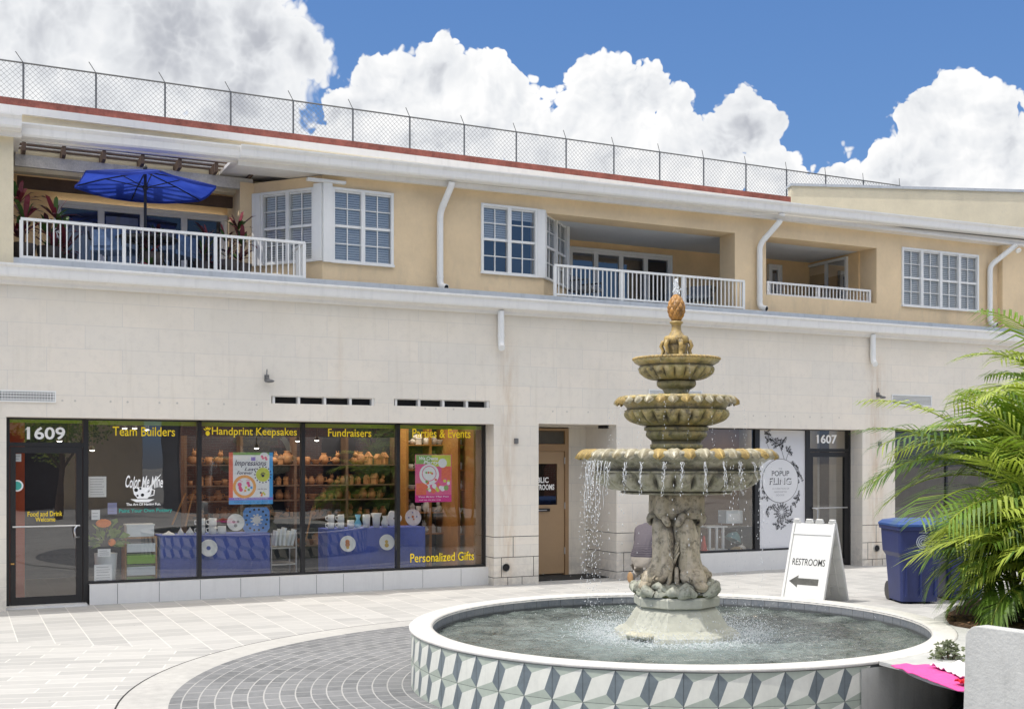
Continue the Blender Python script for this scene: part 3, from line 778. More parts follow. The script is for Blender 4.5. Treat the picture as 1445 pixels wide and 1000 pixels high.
for (u, v, r) in ((.24, .38, .05), (.25, .32, .04), (.27, .28, .045), (.43, .41, .04), (.45, .36, .035)): pdisc(mb, x0, x1, z0, z1, u, v, r, dd - .005, 5, 10)
for (u, v) in ((.2, .45), (.23, .465), (.26, .46), (.29, .44), (.4, .46), (.43, .47), (.46, .46)): pdisc(mb, x0, x1, z0, z1, u, v, .012, dd - .005, 5, 8)
for (u, v, c) in ((.36, .3, 7), (.34, .24, 4), (.42, .26, 3), (.48, .3, 2)): mb.box(X(u), X(u + .05), dd - .0055, dd - .005, Z(v), Z(v + .045), c)
pdisc(mb, x0, x1, z0, z1, .77, .57, .16, dd - .003, 7)
for i in range(16):
    a = 2 * PI * i / 16; pdisc(mb, x0, x1, z0, z1, .77 + .185 * math.cos(a), .57 + .155 * math.sin(a), .018, dd - .0035, 6, 6)
for (u, v, r) in ((.77, .55, .035), (.73, .575, .015), (.75, .6, .015), (.78, .605, .015), (.81, .59, .015)): pdisc(mb, x0, x1, z0, z1, u, v, r, dd - .0045, 6, 8)
pdisc(mb, x0, x1, z0, z1, .80, .9, .12, dd - .003, 0); 
for (u, v) in ((.75, .92), (.77, .89), (.85, .87), (.83, .9)): pdisc(mb, x0, x1, z0, z1, u, v, .03, dd - .004, 5, 8)
mb.box(X(.5), X(.6), dd - .003, dd - .002, Z(.84), Z(.91), 8)
put_text(mb, 'just for you', X(.64), X(.86), Z(.27), Z(.31), dd - .003, 6, 0, .3)
for (u, v, c) in ((.72, .22, 6), (.75, .2, 4), (.78, .22, 7), (.74, .17, 1), (.81, .19, 7)): pdisc(mb, x0, x1, z0, z1, u, v, .025, dd - .004, c, 8)
put_text(mb, 'Baby keepsakes of little hands and feet', X(.12), X(.88), Z(.095), Z(.12), dd - .003, 0)
put_text(mb, 'handprint ceramics for every family', X(.12), X(.88), Z(.03), Z(.055), dd - .003, 6)
tag(mb.build('window_poster', mats), 'white poster reading Impressions Last Forever with red and blue edges', 'poster')
x0, x1, z0, z1 = poster(586, 637, 641, 708, dd)
mb = MB(); mb.box(x0, x1, dd, dd + .004, z0, z1, 5); mb.box(X(.02), X(.45), dd - .002, dd - .0005, Z(.8), Z(.99), 3); mb.box(X(.45), X(.98), dd - .002, dd - .0005, Z(.75), Z(.99), 7)
mb.box(X(.0), X(1), dd - .002, dd - .0005, Z(0), Z(.15), 9); mb.box(X(.72), X(.98), dd - .002, dd - .0005, Z(.45), Z(.75), 1); mb.box(X(.02), X(.3), dd - .002, dd - .0005, Z(.15), Z(.4), 1)
pdisc(mb, x0, x1, z0, z1, .38, .58, .27, dd - .003, 0); pdisc(mb, x0, x1, z0, z1, .38, .6, .2, dd - .0035, 5); pdisc(mb, x0, x1, z0, z1, .38, .6, .18, dd - .004, 0)
for (u, v, c) in ((.3, .62, 3), (.36, .62, 1), (.42, .62, 7), (.46, .6, 1)): pdisc(mb, x0, x1, z0, z1, u, v, .03, dd - .0045, c, 8)
for i in range(26):
    pdisc(mb, x0, x1, z0, z1, random.uniform(.3, .92), random.uniform(.2, .48), random.uniform(.03, .07), dd - .003 - i * .0001, random.choice((0, 0, 3, 7, 1, 5)), 12)
pdisc(mb, x0, x1, z0, z1, .75, .82, .12, dd - .004, 0); pdisc(mb, x0, x1, z0, z1, .18, .3, .13, dd - .006, 1)
put_text(mb, 'We Create', X(.1), X(.62), Z(.88), Z(.96), dd - .006, 0, .03, .2); put_text(mb, 'Party', X(.22), X(.66), Z(.78), Z(.87), dd - .006, 0, .03, .2)
put_text(mb, 'You Bring The Fun', X(.08), X(.92), Z(.09), Z(.13), dd - .003, 0, .02, .2); put_text(mb, 'and we do the rest', X(.1), X(.7), Z(.035), Z(.065), dd - .003, 0)
tag(mb.build('window_poster', mats), 'red and pink poster reading We Create Party hung in the shop window', 'poster')
# ---- shop room
rb = 4.2
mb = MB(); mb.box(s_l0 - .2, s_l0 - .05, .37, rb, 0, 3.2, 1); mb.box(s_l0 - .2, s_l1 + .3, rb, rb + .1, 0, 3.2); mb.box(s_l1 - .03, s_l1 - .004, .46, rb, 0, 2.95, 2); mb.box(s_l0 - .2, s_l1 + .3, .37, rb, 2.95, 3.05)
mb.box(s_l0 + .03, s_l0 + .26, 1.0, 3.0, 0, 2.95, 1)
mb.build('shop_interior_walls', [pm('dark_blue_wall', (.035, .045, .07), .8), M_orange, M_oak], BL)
mb = MB(); mb.box(s_l0 - .2, s_l1 + .3, .37, rb, -.05, .01); mb.build('shop_floor', pm('dark_floor', (.06, .055, .05), .4), BL)
lamps = []
M_lamp = pm('lit_lamp', (1, .95, .85), .5, emit=9)
for (px, py, dd_) in ((270, 590, 1.6), (96, 628, 1.6), (130, 635, 2.2), (362, 632, 1.2), (420, 622, 1.4), (447, 621, 1.4), (176, 604, 2.0), (190, 604, 2.0), (207, 606, 2.0), (84, 622, 1.5)):
    x, z = FP(px, py, dd_); mb = MB()
    mb.tube([(x, dd_, 2.94), (x, dd_, z + .05)], .008, 6, mi=1); mb.lathe([(.028, z + .06), (.042, z)], x, dd_, 10, 1); mb.ell((x, dd_, z + .005), (.038, .038, .02), 10, 6)
    o = mb.build('track_lamp', [M_lamp, M_black]); tag(o, 'small lit spotlight hanging from the pottery shop ceiling', 'lamp', 'lit spotlights in the pottery shop')
for (x, e) in ((sx(200), 30), (sx(430), 45), (sx(600), 45)):
    L = bpy.data.lights.new('shop_ceiling_light', 'AREA'); L.energy = e * 1.1; L.size = 1.6; L.color = (1, .84, .66)
    o = bpy.data.objects.new('shop_ceiling_light', L); COL.objects.link(o); o.location = (x, 2.0, 2.9)
# ---- back shelves with unglazed pottery
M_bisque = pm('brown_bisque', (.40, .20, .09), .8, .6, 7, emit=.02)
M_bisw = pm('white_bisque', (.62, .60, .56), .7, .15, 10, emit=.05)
def shelf_unit(xa, xb, y, zz, label, mat=M_woodd, depth=.3, top=None, uprights=None):
    t = thing('pottery_shelf', label, 'shelf', ((xa + xb) / 2, y, 0.01)); 
    for z in zz: mb = MB(); mb.box(xa, xb, y, y + depth, z - .02, z); mb.build('shelf_board', mat, t)
    top = top or zz[-1] + .35
    for x in (uprights or (xa, (xa + xb) / 2, xb)): mb = MB(); mb.box(x - .02, x + .02, y + .002, y + depth, .01, top); mb.build('upright', mat, t)
    mb = MB(); mb.box(xa, xb, y + depth, y + depth + .02, .01, top); mb.build('back_panel', M_room, t)
    return t
def pot_proto(kind, mat):
    mb = MB()
    if kind == 0: mb.lathe([(.0, 0), (.05, 0), (.075, .05), (.08, .1), (.05, .15), (.035, .17), (.05, .19), (.04, .19)], 0, 0, 12); mb.tube([(.075, 0, .12), (.115, 0, .12), (.11, 0, .06), (.07, 0, .05)], .01, 6)
    elif kind == 1: mb.lathe([(.0, 0), (.045, 0), (.05, .02), (.11, .08), (.115, .09), (.1, .085), (.03, .02), (0, .02)], 0, 0, 14)
    elif kind == 2: mb.ell((0, 0, .06), (.07, .06, .06)); mb.ell((.03, -.01, .145), (.04, .04, .04)); mb.ell((.01, 0, .19), (.01, .01, .025), 6, 5); mb.ell((.05, 0, .19), (.01, .01, .025), 6, 5); mb.ell((-.08, 0, .06), (.03, .015, .015))
    elif kind == 3: mb.box(-.05, .05, -.05, .05, 0, .11); mb.add([(-.06, -.06, .112), (.06, -.06, .112), (.06, .06, .112), (-.06, .06, .112), (0, -.06, .19), (0, .06, .19)], [(0, 1, 4), (1, 2, 5, 4), (2, 3, 5), (3, 0, 4, 5)])
    else: mb.lathe([(0, 0), (.05, 0), (.05, .11), (.045, .11), (.045, .02)], 0, 0, 14); mb.tube([(.048, 0, .09), (.085, 0, .085), (.085, 0, .035), (.048, 0, .025)], .008, 6)
    return mb.build('pottery_piece', mat)
ptx = [pot_proto(i, M_bisque) for i in range(5)]; pw = [pot_proto(i, M_bisw) for i in range(5)]
used = set()
def place_pot(k, white, x, y, z, sc_=1., rz=0., label='small brown unglazed pottery piece on the dark back shelves', group='brown pottery on the back shelves'):
    src = (pw if white else ptx)[k]
    o = src if src.name not in used else src.copy()
    if src.name in used: COL.objects.link(o)
    used.add(src.name)
    o.location = (x, y, z); o.scale = (sc_,) * 3; o.rotation_euler = (0, 0, rz); tag(o, label, 'pottery', group); return o
ys = 2.4
xa, xb = fs(262, ys), fs(560, ys)
zz = [fz(400, p + 2, ys) for p in (768, 728, 703, 682, 653)]
shelf_unit(xa, xb, ys, zz, 'long dark shelving at the back of the pottery shop full of brown pottery', top=zz[-1] + .45, uprights=[xa + (xb - xa) * i / 4 for i in range(5)])
rnd = random.Random(3)
for zi, z in enumerate(zz):
    x = xa + .1
    while x < xb - .1:
        lx = x
        if abs(((x - xa) / (xb - xa) * 4) % 1) > .03 : place_pot(rnd.randrange(5), False, x, ys + .13 + rnd.random() * .05, z + .001, rnd.uniform(.7, 1.05) * (.95 if zi < 4 else 1.15), rnd.uniform(-1, 1))
        x += rnd.uniform(.115, .17)
# right hand wooden shelves with white pottery, end-on
yq = 1.1
xa, xb = fs(648, yq), fs(683, yq)
zz = [fz(665, p, yq) for p in (752, 722, 690, 662, 627)]
shelf_unit(xa, xb + .25, yq, zz, 'varnished wooden shelves with white pottery at the right of the shop window', M_oak, .32, zT, uprights=[xa, xb + .25])
for zi, z in enumerate(zz):
    for j in range(4 if zi else 4): place_pot((zi + j * 2) % 5, True, xa + .07 + j * .13, yq + .12, z + .001, .62 + .1 * ((zi + j) % 3), j, 'small white pottery piece on the varnished wooden shelves', 'white pottery on the wooden shelves')
xa, xb = fs(575, 2.0), fs(640, 2.0); zz = [fz(610, p, 2.0) for p in (752, 722, 690, 662, 627)]
shelf_unit(xa, xb, 2.0, zz, 'varnished wooden wall shelves behind the red and pink poster', M_oak, .32, 2.9)
for zi, z in enumerate(zz):
    for j in range(5): place_pot((zi * 3 + j) % 5, True, xa + .12 + j * (xb - xa - .2) / 5, 2.12, z + .001, .8 + .1 * (j % 3), j, 'white pottery piece on the wall shelves behind the red poster', 'white pottery behind the red poster')
# ---- tables with blue cloths
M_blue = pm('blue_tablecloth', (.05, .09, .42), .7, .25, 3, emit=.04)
def cloth_table(pa, pb, yt, y, label, tl):
    x0, x1 = fs(pa, y), fs(pb, y); zt = fz((pa + pb) / 2, yt, y)
    t = thing('display_table', tl, 'table', ((x0 + x1) / 2, y + .25, .01))
    mb = MB(); mb.box(x0 + .03, x1 - .03, y + .03, y + .5, zt - .03, zt); mb.build('tabletop', M_woodd, t)
    for a in (x0 + .06, x1 - .06):
        for b in (y + .08, y + .45): mb = MB(); mb.box(a - .02, a + .02, b - .02, b + .02, .012, zt - .03); mb.build('leg', M_metal, t)
    n = 60; per = [(x0, y + .5)] + [(x0, y)] ; vs = []; path = []
    for i in range(12): path.append((x0, y + .5 - .5 * i / 12))
    for i in range(n): path.append((x0 + (x1 - x0) * i / n, y))
    for i in range(13): path.append((x1, y + .5 * i / 12))
    for i, (a, b) in enumerate(path):
        w = .012 * math.sin(i * .8) + .008 * math.sin(i * 2.1 + 1)
        vs += [(a, b, zt + .004), (a, b - abs(w) * .5, zt * .6), (a + w, b - .02 + w, .03)]
    m = len(path); mb = MB(); mb.add(vs, [(3 * i, 3 * i + 3, 3 * i + 4, 3 * i + 1) for i in range(m - 1)] + [(3 * i + 1, 3 * i + 4, 3 * i + 5, 3 * i + 2) for i in range(m - 1)], 0, True)
    mb.quad((x0, y, zt + .004), (x1, y, zt + .004), (x1, y + .5, zt + .004), (x0, y + .5, zt + .004))
    o = mb.build('tablecloth', M_blue); tag(o, label, 'tablecloth'); return x0, x1, zt + .006
yt_ = .62
ta = cloth_table(226, 381, 754, yt_, 'blue cloth on the left display table behind the Handprint Keepsakes window', 'display table under a blue cloth in the left of the pottery shop window')
tb = cloth_table(462, 600, 745, yt_, 'blue cloth with two round white plates on the right display table', 'display table under a blue cloth in the right of the pottery shop window')
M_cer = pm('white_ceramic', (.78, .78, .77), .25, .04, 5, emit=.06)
def mug(px, label, pz, zt, h=.13, r=.05, stack=1, group='white mugs on the blue cloth tables'):
    x = fs(px, yt_ + .1)
    for k in range(stack):
        mb = MB(); z = zt + k * (h * .82); mb.lathe([(0, z), (r, z), (r, z + h * .78), (r * .9, z + h * .78), (r * .88, z + .02), (0, z + .015)], x, yt_ + .1, 18); mb.tube([(x - r, yt_ + .09, z + h * .62), (x - r * 1.7, yt_ + .09, z + h * .55), (x - r * 1.6, yt_ + .09, z + h * .25), (x - r, yt_ + .09, z + h * .15)], .009, 6)
        tag(mb.build('mug', M_cer), label[k] if isinstance(label, list) else label, 'mug', group)
mug(284, ['bottom mug of the white stack left of the frame bar', 'upper mug of the white stack left of the frame bar'], 0, ta[2], .14, .055, 2)
mug(300, ['lower mug of the two stacked white mugs right of the frame bar', 'top mug of the two stacked white mugs right of the frame bar'], 0, ta[2], .14, .055, 2)
mug(313, 'single wide white mug next to the small round plate', 0, ta[2], .14, .06)
mug(467, ['lower white mug at the left end of the right blue table', 'upper white mug at the left end of the right blue table'], 0, tb[2], .13, .05, 2)
mug(481, ['lower white mug, second stack from left on right blue table', 'upper white mug, second stack from left on right blue table'], 0, tb[2], .13, .05, 2)
def plate(px, py, r, y, label, mat, deco=None, z=None, stand=True):
    x, zz_ = FP(px, py, y); mb = MB()
    mb.M = Matrix.Translation((x, y, zz_)) @ Matrix.Rotation(math.radians(80), 4, 'X')
    mb.lathe([(0, .012), (r * .6, .012), (r * .9, .03), (r, .036), (r, .03), (r * .6, 0), (0, 0)], 0, 0, 28)
    if deco: 
        for (u, v, q, mi) in deco: mb.lathe([(0, .018), (q * r, .018)], u * r, v * r, 10, mi)
    mb.M = None
    o = mb.build('plate', [mat, M_blue, pm('orange_glaze', (.7, .25, .08), .4), pm('gold_glaze', (.7, .45, .06), .4), pm('grey_glaze', (.3, .3, .3), .5)]); tag(o, label, 'plate'); return o
plate(332, 737, .125, yt_ + .15, 'round white plate leaning on the left blue table beside mugs', M_cer, [(-.2, .1, .18, 4), (.3, .1, .15, 4), (0, -.35, .2, 4)])
plate(294, 773, .12, yt_ - .045, 'round white plate hanging on the front of the left blue cloth', M_cer, [(0, 0, .25, 1)], stand=False)
plate(490, 767, .12, yt_ - .045, 'round white plate with orange castle pinned to right blue cloth', M_cer, [(0, .25, .28, 2), (0, -.1, .3, 2), (0, -.45, .2, 3)])
plate(545, 765, .12, yt_ - .045, 'round white plate with gold lettering pinned to right blue cloth', M_cer, [(0, .1, .22, 3), (0, -.35, .28, 3)])
plate(582, 730, .13, yt_ + .12, 'round plate with orange deer at the right end of blue table', M_cer, [(0, .1, .15, 2), (.1, -.2, .12, 2), (-.5, 0, .08, 1), (.5, .1, .08, 1), (0, .6, .08, 1)])
# square blue plate with splash
x, z = FP(362, 733, yt_ + .2); mb = MB(); r = .19
oct_ = [(x + r * cx_, yt_ + .2, z + r * .95 * cz_) for cx_, cz_ in ((-1, -.7), (-.8, -1), (.8, -1), (1, -.7), (1, .7), (.8, 1), (-.8, 1), (-1, .7))]
mb.add(oct_ + [(p[0], p[1] + .02, p[2]) for p in oct_], [(0, 1, 2, 3, 4, 5, 6, 7), (15, 14, 13, 12, 11, 10, 9, 8)] + [(i, i + 8, (i + 1) % 8 + 8, (i + 1) % 8) for i in range(8)])
for i in range(14): a = 2 * PI * i / 14; mb.disc((x + r * .8 * math.cos(a), yt_ + .197, z + r * .8 * math.sin(a)), .016, n=10, mi=1)
mb.disc((x, yt_ + .196, z), .06, n=14, mi=2)
for i in range(9): a = 2 * PI * i / 9; mb.ell((x + .075 * math.cos(a), yt_ + .196, z + .075 * math.sin(a)), (.02, .002, .012), 8, 5, 2)
tag(mb.build('plate', [pm('sky_glaze', (.10, .28, .68), .3, emit=.08), M_dark, M_cer]), 'large square blue plate with white splash and dark dots', 'plate')
def vase(px, prof, label, mat, sc_=1., cat='vase'):
    x = fs(px, yt_ + .14); mb = MB(); mb.lathe([(r, tb[2] + z_ * sc_) for r, z_ in prof], x, yt_ + .14, 20); tag(mb.build(cat.replace(' ', '_'), mat), label, cat)
vase(495, [(0, 0), (.05, 0), (.055, .12), (.05, .12), (.045, .02)], 'short plain white cup left of the light blue vase', M_cer, cat='cup')
vase(505, [(0, 0), (.035, 0), (.055, .06), (.025, .13), (.045, .2), (.04, .2), (.02, .13)], 'light blue waisted vase on the right blue table', pm('pale_blue_glaze', (.15, .45, .66), .3, emit=.1))
vase(517, [(0, 0), (.05, 0), (.06, .2), (.055, .2), (.045, .02)], 'tall straight white vase right of the light blue vase', M_cer)
vase(531, [(0, 0), (.05, 0), (.06, .15), (.085, .215), (.08, .215), (.055, .15), (.045, .02)], 'tall flared white vase next to the straight vase', M_cer)
vase(543, [(0, 0), (.04, 0), (.06, .07), (.03, .13), (.04, .17), (.035, .17)], 'small white jug beside the flower shaped dish', M_cer)
x, z = FP(556, 731, yt_ + .2); mb = MB()
for i in range(6): a = 2 * PI * i / 6; mb.ell((x + .07 * math.cos(a), yt_ + .2, z + .07 * math.sin(a)), (.06, .012, .06))
tag(mb.build('flower_dish', M_cer), 'white flower shaped dish standing on the right blue table', 'dish')
for (px, r, h, lb) in ((238, .09, .05, 'low white cone shaped pottery on left blue table, leftmost'), (255, .045, .09, 'small pointed white pottery near middle of left blue table'), (268, .06, .09, 'small stacked white pottery right of the pointed one')):
    x = fs(px, yt_ + .12); mb = MB(); z = ta[2]; mb.lathe([(0, z), (r, z), (r * .85, z + h * .4), (r * .35, z + h * .8), (0, z + h * 1.2)], x, yt_ + .12, 16); tag(mb.build('pottery_piece', M_cer), lb, 'pottery')
for (px, py, qx, qy, lb) in ((243, 740, 262, 695, 'long wooden brush leaning left behind the blue table'), (262, 742, 272, 696, 'long wooden brush leaning right near the frame bar'), (432, 760, 441, 716, 'wooden easel stick standing behind the Fundraisers window')):
    xa, za = FP(px, py, .8); xb, zb = FP(qx, qy, .8); mb = MB(); mb.tube([(xa, .8, za), (xb, .8, zb)], .012, 8); tag(mb.build('wooden_stick', M_oak), lb, 'stick')
# ---- drawer unit
y = .62; xa, xb = fs(176, y), fs(222, y); zt = fz(198, 757, y)
t = thing('drawer_unit', 'wooden drawer rack with green and white plastic drawers in shop window', 'drawers', ((xa + xb) / 2, y + .2, .01))
mb = MB()
for a in (xa, xb - .025): mb.box(a, a + .025, y, y + .35, .012, zt)
mb.box(xa + .025, xb - .025, y, y + .35, zt - .025, zt - .001); mb.build('frame', M_oak, t)
M_grn = pm('green_plastic', (.22, .42, .03), .35, .08, 4, emit=.06); M_wpl = pm('white_plastic', (.68, .72, .74), .35, .05, 4, emit=.05)
n = 4; hh = (zt - .22) / n
for i in range(n):
    z = zt - .05 - hh * (i + 1); mb = MB(); mb.box(xa + .03, xb - .03, y - .012, y + .3, z, z + hh * .72); mb.box(xa + .03, xb - .03, y - .022, y - .0125, z + hh * .6, z + hh * .74); mb.build('drawer', M_grn if i % 2 else M_wpl, t)
mb = MB(); mb.box(xa + .03, xb - .04, y + .02, y + .3, zt + .001, zt + .15); mb.box(xa + .02, xb - .03, y + .01, y + .31, zt + .151, zt + .17); tag(mb.build('storage_box', M_wpl), 'clear white storage box on top of the drawer rack', 'box')
# ---- trolley with books behind the window
y = .7; xa, xb = fs(383, y), fs(418, y); zt = fz(400, 738, y)
t = thing('book_trolley', 'pale metal trolley with white books beside the left blue table', 'trolley', ((xa + xb) / 2, y + .2, .01))
for z in (.1, .38, .62): mb = MB(); mb.box(xa, xb, y, y + .4, z, z + .02); mb.build('tray', M_steel, t)
for a in (xa, xb):
    for b in (y, y + .38): mb = MB(); mb.tube([(a, b, .012), (a, b, .85)], .011, 8); mb.build('post', M_steel, t)
for i in range(5): 
    mb = MB(); mb.M = Matrix.Translation((xa + .06 + i * .06, y + .05, .641)) @ Matrix.Rotation(.22 if i > 2 else .1, 4, 'Y'); mb.box(0, .03, 0, .2, 0.02, .24 + .02 * (i % 3)); tag(mb.build('book', M_wpl), 'white book leaning on the top tray of the trolley', 'book', 'white books on the trolley')
# ---- potted plant with orange flowers behind glass
def leafy(center, n, rad, mats, seed, lsz=.11, name='foliage', parent=None, up=.3):
    rn = random.Random(seed); mb = MB(); c = Vector(center)
    for i in range(n):
        a = rn.uniform(0, 2 * PI); e = rn.uniform(-.3, 1.3); r = rad * rn.uniform(.3, 1)
        p = c + Vector((math.cos(a) * math.cos(e), math.sin(a) * math.cos(e) * .5, math.sin(e) + up)) * r
        d = (p - c).normalized(); sd = d.cross(Vector((rn.uniform(-1, 1), rn.uniform(-1, 1), rn.uniform(-.5, 1)))).normalized(); L_ = lsz * rn.uniform(.6, 1.2)
        q = p + d * L_ + Vector((0, 0, -L_ * .3)); m_ = (p + q) / 2 + Vector((0, 0, L_ * .12))
        mb.add([p, m_ + sd * L_ * .28, q, m_ - sd * L_ * .28], [(0, 1, 2, 3)], rn.randrange(len(mats)))
    return mb.build(name, mats, parent)
M_leaf = pm('green_leaf', (.07, .16, .03), .5, .5, 9, tint=(.02, .06, .012)); M_leafl = pm('light_leaf', (.22, .34, .06), .5, .4, 9)
M_leafr = pm('dark_red_leaf', (.09, .015, .03), .45, .5, 9); M_pinkf = pm('pink_flower', (.75, .10, .16), .6, .2, 9); M_orf = pm('orange_flower', (.85, .22, .03), .6, .2, 9, emit=.1)
x, z = FP(150, 770, .6)
t = thing('flowering_plant', 'leafy potted plant with orange flowers behind the glass near the door', 'plant', (x, .62, .01))
leafy((x, .66, z), 60, .24, [M_leaf, M_leafl, M_leafl], 5, .16, 'leaves', t)
mb = MB(); xo, zo = FP(146, 738, .58)
for i in range(14): a = 2 * PI * i / 14; mb.ell((xo + .07 * math.cos(a), .58, zo + .04 * math.sin(a)), (.03, .01, .02))
mb.ell((xo, .585, zo), (.08, .01, .05)); xo, zo = FP(158, 765, .58); mb.ell((xo, .585, zo), (.05, .01, .05)); mb.build('flower_head', M_orf, t)
mb = MB(); mb.lathe([(0, .012), (.11, .012), (.15, z - .1), (.14, z - .1), (0, z - .13)], x, .66, 18); mb.build('pot', M_wpl, t)
# ================================================================ RESTROOM DOOR
y = 1.03; zd = 2.06
mb = MB(); f = .07
xf1 = fs(802, y)
mb.box(xd0, xd0 + f, y - .02, y + .12, .0, Z_HEAD - .02); mb.box(xf1 - f, xf1 - .002, y - .02, y + .12, .0, Z_HEAD - .02); mb.box(xd0 + f, xf1 - f, y - .018, y + .12, zd, zd + .12); mb.box(xd0 + f, xf1 - f, y - .018, y + .12, Z_HEAD - .06, Z_HEAD - .02)
df = mb.build('restroom_door_frame', M_doorf, BL)
mb = MB(); n = 12
for i in range(n): z = zd + .13 + (Z_HEAD - .06 - zd - .14) * i / n; mb.quad((xd0 + f, y + .02, z), (xf1 - f, y + .02, z), (xf1 - f, y + .05, z + .02), (xd0 + f, y + .05, z + .02))
mb.box(xd0 + f, xf1 - f, y + .06, y + .07, zd + .121, Z_HEAD - .061, 1); mb.build('louvre', [pm('grey_louvre', (.45, .43, .40), .5), M_dark], df)
wx0, wx1 = fs(748, y), fs(786.5, y); wzt, wzb = fz(772, 654, y), fz(772, 712, y)
mb = MB(); mb.wall(xd0 + f + .004, xf1 - f - .004, .03, zd - .004, y + .01, y + .05, [(wx0, wx1, wzb, wzt)]); dr = mb.build('restroom_door', M_door, BL)
mb = MB(); mb.quad((wx0, y + .03, wzb), (wx1, y + .03, wzb), (wx1, y + .03, wzt), (wx0, y + .03, wzt)); mb.build('pane', M_gd, dr)
mb = MB(); mb.box(wx0, wx1, y + .052, y + .06, wzb, wzt); mb.build('dark_backing', M_dark, dr)
x0, x1 = fs(749, y), fs(775, y); mb = MB(); put_text(mb, 'PUBLIC', x0, x1, fz(765, 681, y), fz(765, 673, y), y + .022, 0, .03); put_text(mb, 'RESTROOMS', x0 - .0, fs(783, y), fz(768, 691, y), fz(768, 683, y), y + .022, 0, .03); mb.build('sign_lettering', M_lw, dr)
mb = MB(); a, b = FP(775.5, 719, y); mb.box(fs(745, y), a, y - .02, y + .008, b - .025, b + .025, 1); mb.box(fs(745, y), a - .06, y - .026, y - .0205, b - .01, b + .005); mb.build('door_pull', [M_steel, M_black], dr)
mb = MB()
for pz in (.35, 1.1, 1.85): mb.tube([(xf1 - f - .002, y - .01, pz), (xf1 - f - .002, y - .01, pz + .11)], .012, 8)
mb.build('hinge', M_steel, df)
mb = MB(); a, b = r0 + .1, fs(848, .6); mb.box(a, b, .25, .9, .002, .018); tag(mb.build('door_mat', pm('dark_rubber', (.03, .03, .03), .9, bump=.5)), 'dark rubber mat on the ground before the restroom door', 'mat')
x, z = FP(858, 597, .3); mb = MB(); mb.box(x - .1, x + .1, .25, .45, Z_HEAD - .03, Z_HEAD + .019); mb.build('recess_lamp', M_dark, BL)
# ================================================================ RIGHT SHOP
zs2 = .33
xw0 = w0 + .04; x1065, x1138, x1197 = sx(1067), sx(1138.5), sx(1198)
mb = MB()
mb.box(xw0 - .03, xw0 + .02, dS - .04, dS + .06, zs2, zT); mb.box(x1065 - .05, x1065 + .05, dS - .04, dS + .06, zs2, zT); mb.box(x1138 - .05, x1138 + .04, dS - .042, dS + .06, 0, zT)
mb.box(x1197 - .05, x1197 + .05, dS - .04, dS + .06, 0, zT); mb.box(xw0, x1197, dS - .045, dS + .06, zT - .015, zT + .03); mb.box(x1138, x1197, dS - .035, dS + .06, 2.06, 2.12); mb.box(xw0, x1138, dS - .045, dS + .06, zs2, zs2 + .03)
fr2 = mb.build('shopfront_frame', M_black, BL)
mb = MB(); mb.quad((xw0, dS, zs2), (x1065, dS, zs2), (x1065, dS, zT), (xw0, dS, zT)); mb.build('glass', M_gs, fr2); mb = MB(); mb.quad((x1138, dS, 2.12), (x1197, dS, 2.12), (x1197, dS, zT), (x1138, dS, zT)); mb.build('glass', M_gs, fr2)
mb = MB(); mb.box(x1065 + .051, x1138 - .051, dS - .012, dS + .01, zs2 + .031, zT - .02); pan = mb.build('white_window_panel', pm('white_vinyl', (.72, .72, .74), .35, .04, 2), fr2)
mb = MB(); mb.box(w0 + .001, x1138 - .052, .2, dS + .06, 0, zs2 - .001); mb.build('knee_wall', M_tile_w, BL)
mb = MB(); mb.box(x1197 + .051, w1 - .001, dS, dS + .1, 0, zT); mb.build('end_jamb', M_stone, BL)
a, b = x1138 + .042, x1197 - .052
mb = MB()
for (c, e, g, h) in ((a, a + .075, .02, 2.055), (b - .075, b, .02, 2.055), (a + .075, b - .075, .02, .12), (a + .075, b - .075, 1.97, 2.055)): mb.box(c, e, dS - .03, dS + .03, g, h)
d2 = mb.build('shop_door', M_black, BL)
mb = MB(); mb.quad((a + .07, dS, .12), (b - .07, dS, .12), (b - .07, dS, 1.98), (a + .07, dS, 1.98)); mb.build('pane', M_gs, d2)
zh = fz(1160, 716, dS); mb = MB(); mb.tube([(a + .02, dS - .07, zh), (b - .05, dS - .07, zh)], .013, 8); mb.tube([(a + .08, dS - .07, zh), (a + .12, dS - .1, zh - .03), (a + .12, dS - .1, zh - .2), (a + .06, dS - .05, zh - .24)], .013, 8); mb.build('push_bar', M_steel, d2)
gtext('number_lettering', '1607', 1153, 1181, 613, 625.5, M_lw, fr2, .03)
# door arm closer, round roof of the frame
# floral emblem with an oval badge
yp = dS - .0145
def pp(px, py): x, z = FP(px, py, yp); return Vector((x, yp, z))
mb = MB(); c = pp(1101, 678); rx = (pp(1126, 678) - pp(1076, 678)).x / 2; rz = (pp(1101, 648) - pp(1101, 709)).z / 2
rnd = random.Random(11)
def leaf2(mb, p, ang, L_, w=.35, mi=0):
    d_ = Vector((math.cos(ang), 0, math.sin(ang))); s_ = Vector((-d_.z, 0, d_.x)); p = Vector(p)
    y_ = Vector((0, -.0005 * rnd.random(), 0))
    pts = [p, p + d_ * L_ * .3 + s_ * L_ * w, p + d_ * L_ * .55 + s_ * L_ * w * .5, p + d_ * L_ * .75 + s_ * L_ * w * .75, p + d_ * L_, p + d_ * L_ * .6 + s_ * L_ * .02]
    mb.add([q + y_ for q in pts], [(0, 5, 2, 1), (5, 4, 3, 2)], mi)
    pts = [p, p + d_ * L_ * .3 - s_ * L_ * w, p + d_ * L_ * .5 - s_ * L_ * w * .5, p + d_ * L_ * .72 - s_ * L_ * w * .7, p + d_ * L_, p + d_ * L_ * .6 - s_ * L_ * .05]
    mb.add([q + y_ for q in pts], [(0, 1, 2, 5), (5, 2, 3, 4)], 1)
